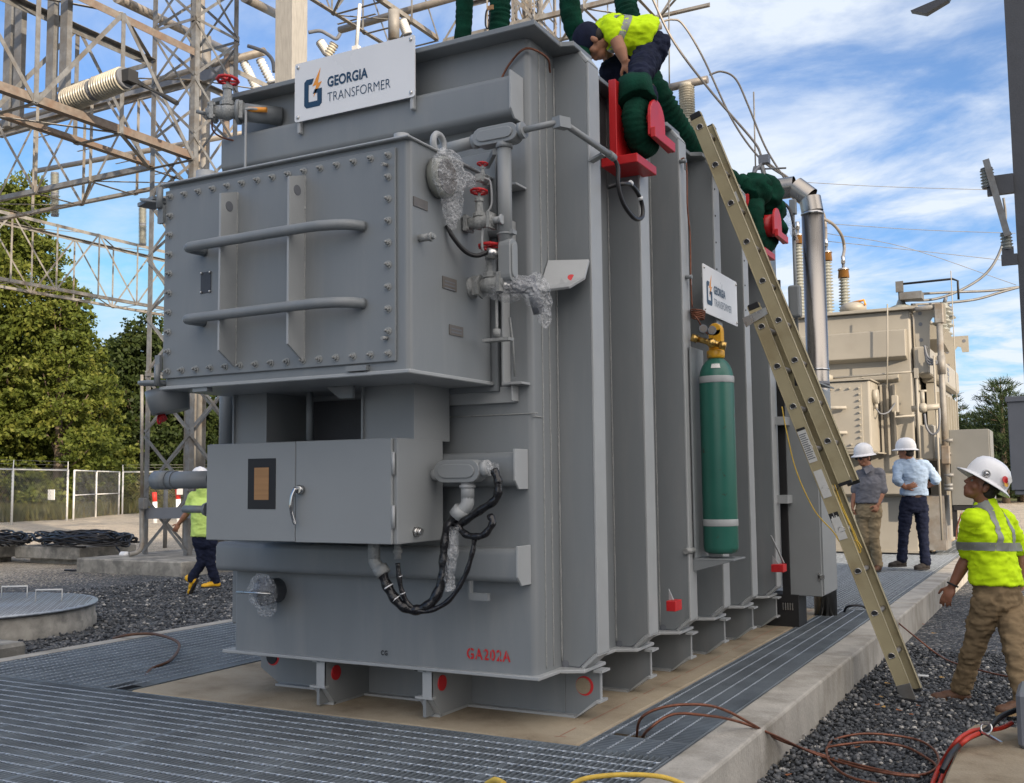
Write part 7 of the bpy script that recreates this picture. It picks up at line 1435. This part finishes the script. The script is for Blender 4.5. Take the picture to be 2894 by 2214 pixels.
def tree(label, x, y, h, w, m, seed, per=260, size=.14, trunk=.28, low=.18, grp='broadleaf trees beyond the fence', nb=16, z0=GZ):
    t = thing('broadleaf_tree', label, 'tree', (x,y,z0), grp); r = random.Random(seed); bl = []
    for k in range(nb):
        f = low+(1-low)*(k+.5)/nb; prof = math.sin(min(1,(1-f)*1.25+.16)*math.pi/2)*(.78+.22*math.sin(f*9+seed)); rr = w*prof; a = r.uniform(0,6.28); d = rr*r.uniform(.25,.72); s = w*r.uniform(.26,.42)*(1.05-.35*f)
        bl.append(((x+d*math.cos(a), y+d*math.sin(a), z0+h*f), (s,s,s*r.uniform(.62,.95))))
        a2 = a+2.4; bl.append(((x+rr*.62*math.cos(a2), y+rr*.62*math.sin(a2), z0+h*(f-.03)), (s*.8,s*.8,s*.55)))
    bl.append(((x,y,z0+h*.95),(w*.22,w*.22,h*.05)))
    b = MB(); top = Vector((x,y,z0+h*.82)); b.tube(bez([(x,y,z0-.3),(x+.15,y,z0+h*.25),(x-.1,y+.1,z0+h*.5),top],5), [trunk*(1-.9*i/16)+.03 for i in range(16)], 9)
    for k in range(0,len(bl),2):
        c = Vector(bl[k][0]); s0 = Vector((x,y,z0+(c.z-z0)*.62)); b.tube([s0, s0.lerp(c,.5)+Vector((0,0,-.15)), c], [trunk*.28, trunk*.18, .03], 6)
    b.build('trunk', 'trunk', t); leaves('crown', bl, per, size, m, seed, parent=t); return t
def at(u, d):                                       # ground position seen at photo column u, d metres ahead
    q = J(u, 1300, d); return q.x, q.y
x,y = at(20, 58); tree('tallest yellow-green tree at the left edge, catching the sun on its right', x, y, 18.6, 6.0, 'leafA', 3, 560, .13, nb=24)
x,y = at(-190, 55); tree('green tree cut off by the left edge', x, y, 17.0, 7.0, 'leafA', 8, 380, .14)
x,y = at(160, 56); tree('bushy sunlit tree just right of the tallest left tree', x, y, 12.5, 4.4, 'leafA', 11, 620, .12, low=.06, nb=20)
x,y = at(245, 60); tree('lower sunlit tree whose crown reaches the near tower', x, y, 9.4, 4.2, 'leafA', 17, 520, .12, low=.05)
x,y = at(395, 68); tree('dark dense tree behind the near tower', x, y, 11.6, 6.2, 'leafB', 21, 420, .15, low=.05)
x,y = at(530, 70); tree('dark tree behind the control box and tower', x, y, 11.6, 6.6, 'leafB', 25, 360, .15, low=.05)
x,y = at(310, 72); tree('dark tree filling the gap between the sunlit tree and the tower', x, y, 11.2, 6.0, 'leafB', 29, 380, .15, low=.05)
x,y = at(690, 72); tree('dark tree hidden mostly behind the transformer', x, y, 10.5, 6.0, 'leafB', 31, 180, .19, low=.05)
x,y = at(90, 66); tree('dark tree standing behind the two sunlit left trees', x, y, 13.0, 6.5, 'leafB', 35, 300, .16, low=.05)
bl = []
r = random.Random(5)
for k in range(64):
    u = -250+k*16; d = 60+r.uniform(-2.0,4)+max(0,(300-abs(u-300)))*.006; x,y = at(u,d); s_ = r.uniform(.7,1.7); bl.append(((x,y,GZ+s_*.45),(s_*1.4,s_*1.4,s_*r.uniform(.6,.9))))
o = leaves('undergrowth', bl, 260, .11, 'leafD', 44); o['kind'] = 'stuff'
bl = []
for k in range(60):
    u = -300+k*22; d = 82+r.uniform(0,10); x,y = at(u,d); s_ = r.uniform(2.5,4.2); bl.append(((x,y,GZ+s_*.9),(s_*1.3,s_*1.3,s_*1.1)))
o = leaves('far_woodland', bl, 110, .30, 'leafB', 45); o['kind'] = 'stuff'
# tall rough grass along the fence
n = 26000; uu = rng.uniform(-300,760,n); dd2 = rng.uniform(44,62,n); V = []; 
gx = np.empty(n); gy = np.empty(n)
for i in range(n): q = J(float(uu[i]),1300,float(dd2[i])); gx[i], gy[i] = q.x, q.y
keep = (gx < -37.6-(np.clip(gy-26.9,0,7))*.6) | (gy > 36); gx, gy = gx[keep], gy[keep]; n = len(gx); h = rng.uniform(.25,.8,n); an = rng.uniform(0,6.28,n); w = rng.uniform(.03,.07,n); lx, ly = rng.normal(0,.12,n), rng.normal(0,.12,n)
A = np.stack([gx,gy,np.full(n,GZ)],1); Dv = np.stack([np.cos(an)*w,np.sin(an)*w,np.zeros(n)],1); Tp = A+np.stack([lx,ly,h],1); V = np.stack([A-Dv,A+Dv,Tp],1).reshape(-1,3)
o = npmesh('tall_grass', V, np.arange(n*3).reshape(n,3), 'leafD'); o['kind'] = 'stuff'
def pine(label, x, y, h, w, seed, z0=GZ):
    t = thing('pine_tree', label, 'tree', (x,y,z0), 'pines behind the beige transformer'); r = random.Random(seed); rn = np.random.default_rng(seed)
    b = MB(); b.tube([(x,y,z0-.2),(x,y,z0+h*.5),(x,y,z0+h)], [.22,.13,.02], 8); pts = []; ax = []
    lev = int(h/.42)
    for k in range(lev):
        f = .06+.94*k/lev; L_ = w*(1-f)**.75*r.uniform(.8,1.15)+.12; nb = 7
        for j in range(nb):
            a = 6.28*j/nb+k*1.3+r.uniform(-.2,.2); z = z0+h*f; up = r.uniform(.15,.5); e = Vector((x+L_*math.cos(a),y+L_*math.sin(a),z+L_*up)); s0 = Vector((x,y,z))
            if k % 2 == 0: b.tube([s0,e], [.035,.01], 4)
            m_ = max(3,int(L_/.16))
            for q in range(m_): pts.append(s0.lerp(e,(q+1)/m_)); ax.append((e-s0).normalized()+Vector((0,0,.4)))
    b.build('trunk', 'trunk', t)
    Pn = np.repeat(np.array(pts),9,0); A = np.repeat(np.array(ax),9,0)+rn.normal(size=(len(pts)*9,3))*.55; n = len(Pn); A /= np.linalg.norm(A,axis=1)[:,None]; S = np.cross(A, rn.normal(size=(n,3))); S /= np.linalg.norm(S,axis=1)[:,None]; Ln = rn.uniform(.18,.36,(n,1)); Pn = Pn+rn.normal(size=(n,3))*.07
    V = np.stack([Pn-S*.022, Pn+S*.022, Pn+A*Ln+S*.008, Pn+A*Ln-S*.008],1).reshape(-1,3)-np.array(t.location); o = npmesh('crown', V, np.arange(n*4).reshape(n,4), 'leafC'); o.parent = t; return t
for (u,d,h,w,s,lab) in ((2692,62,6.5,2.3,1,'small pine with a pointed top nearest the beige transformer'),(2738,66,5.6,2.7,2,'low pine between the two pointed ones'),(2785,60,5.4,2.9,3,'broad low pine left of the tallest one'),(2838,57,6.9,3.3,4,'tallest pine, left of the dark column'),(2880,60,6.2,2.8,5,'pine partly hidden by the dark cabinet'),(2925,58,6.0,2.8,6,'pine cut by the right edge'),(2650,66,5.4,2.4,7,'pine peeping beside the beige radiator')):
    x,y = at(u,d); pine(lab, x, y, h, w, s)
bl = []
for k in range(26):
    u = 2480+k*22; d = 69+r.uniform(0,8); x,y = at(u,d); s_ = r.uniform(1.9,2.7); bl.append(((x,y,GZ+s_*.9),(s_*1.3,s_*1.3,s_*1.2)))
o = leaves('right_woodland', bl, 150, .2, 'leafB', 46); o['kind'] = 'stuff'
# trees outside the frame on the right that break up the low sun on the pad and the beige transformer
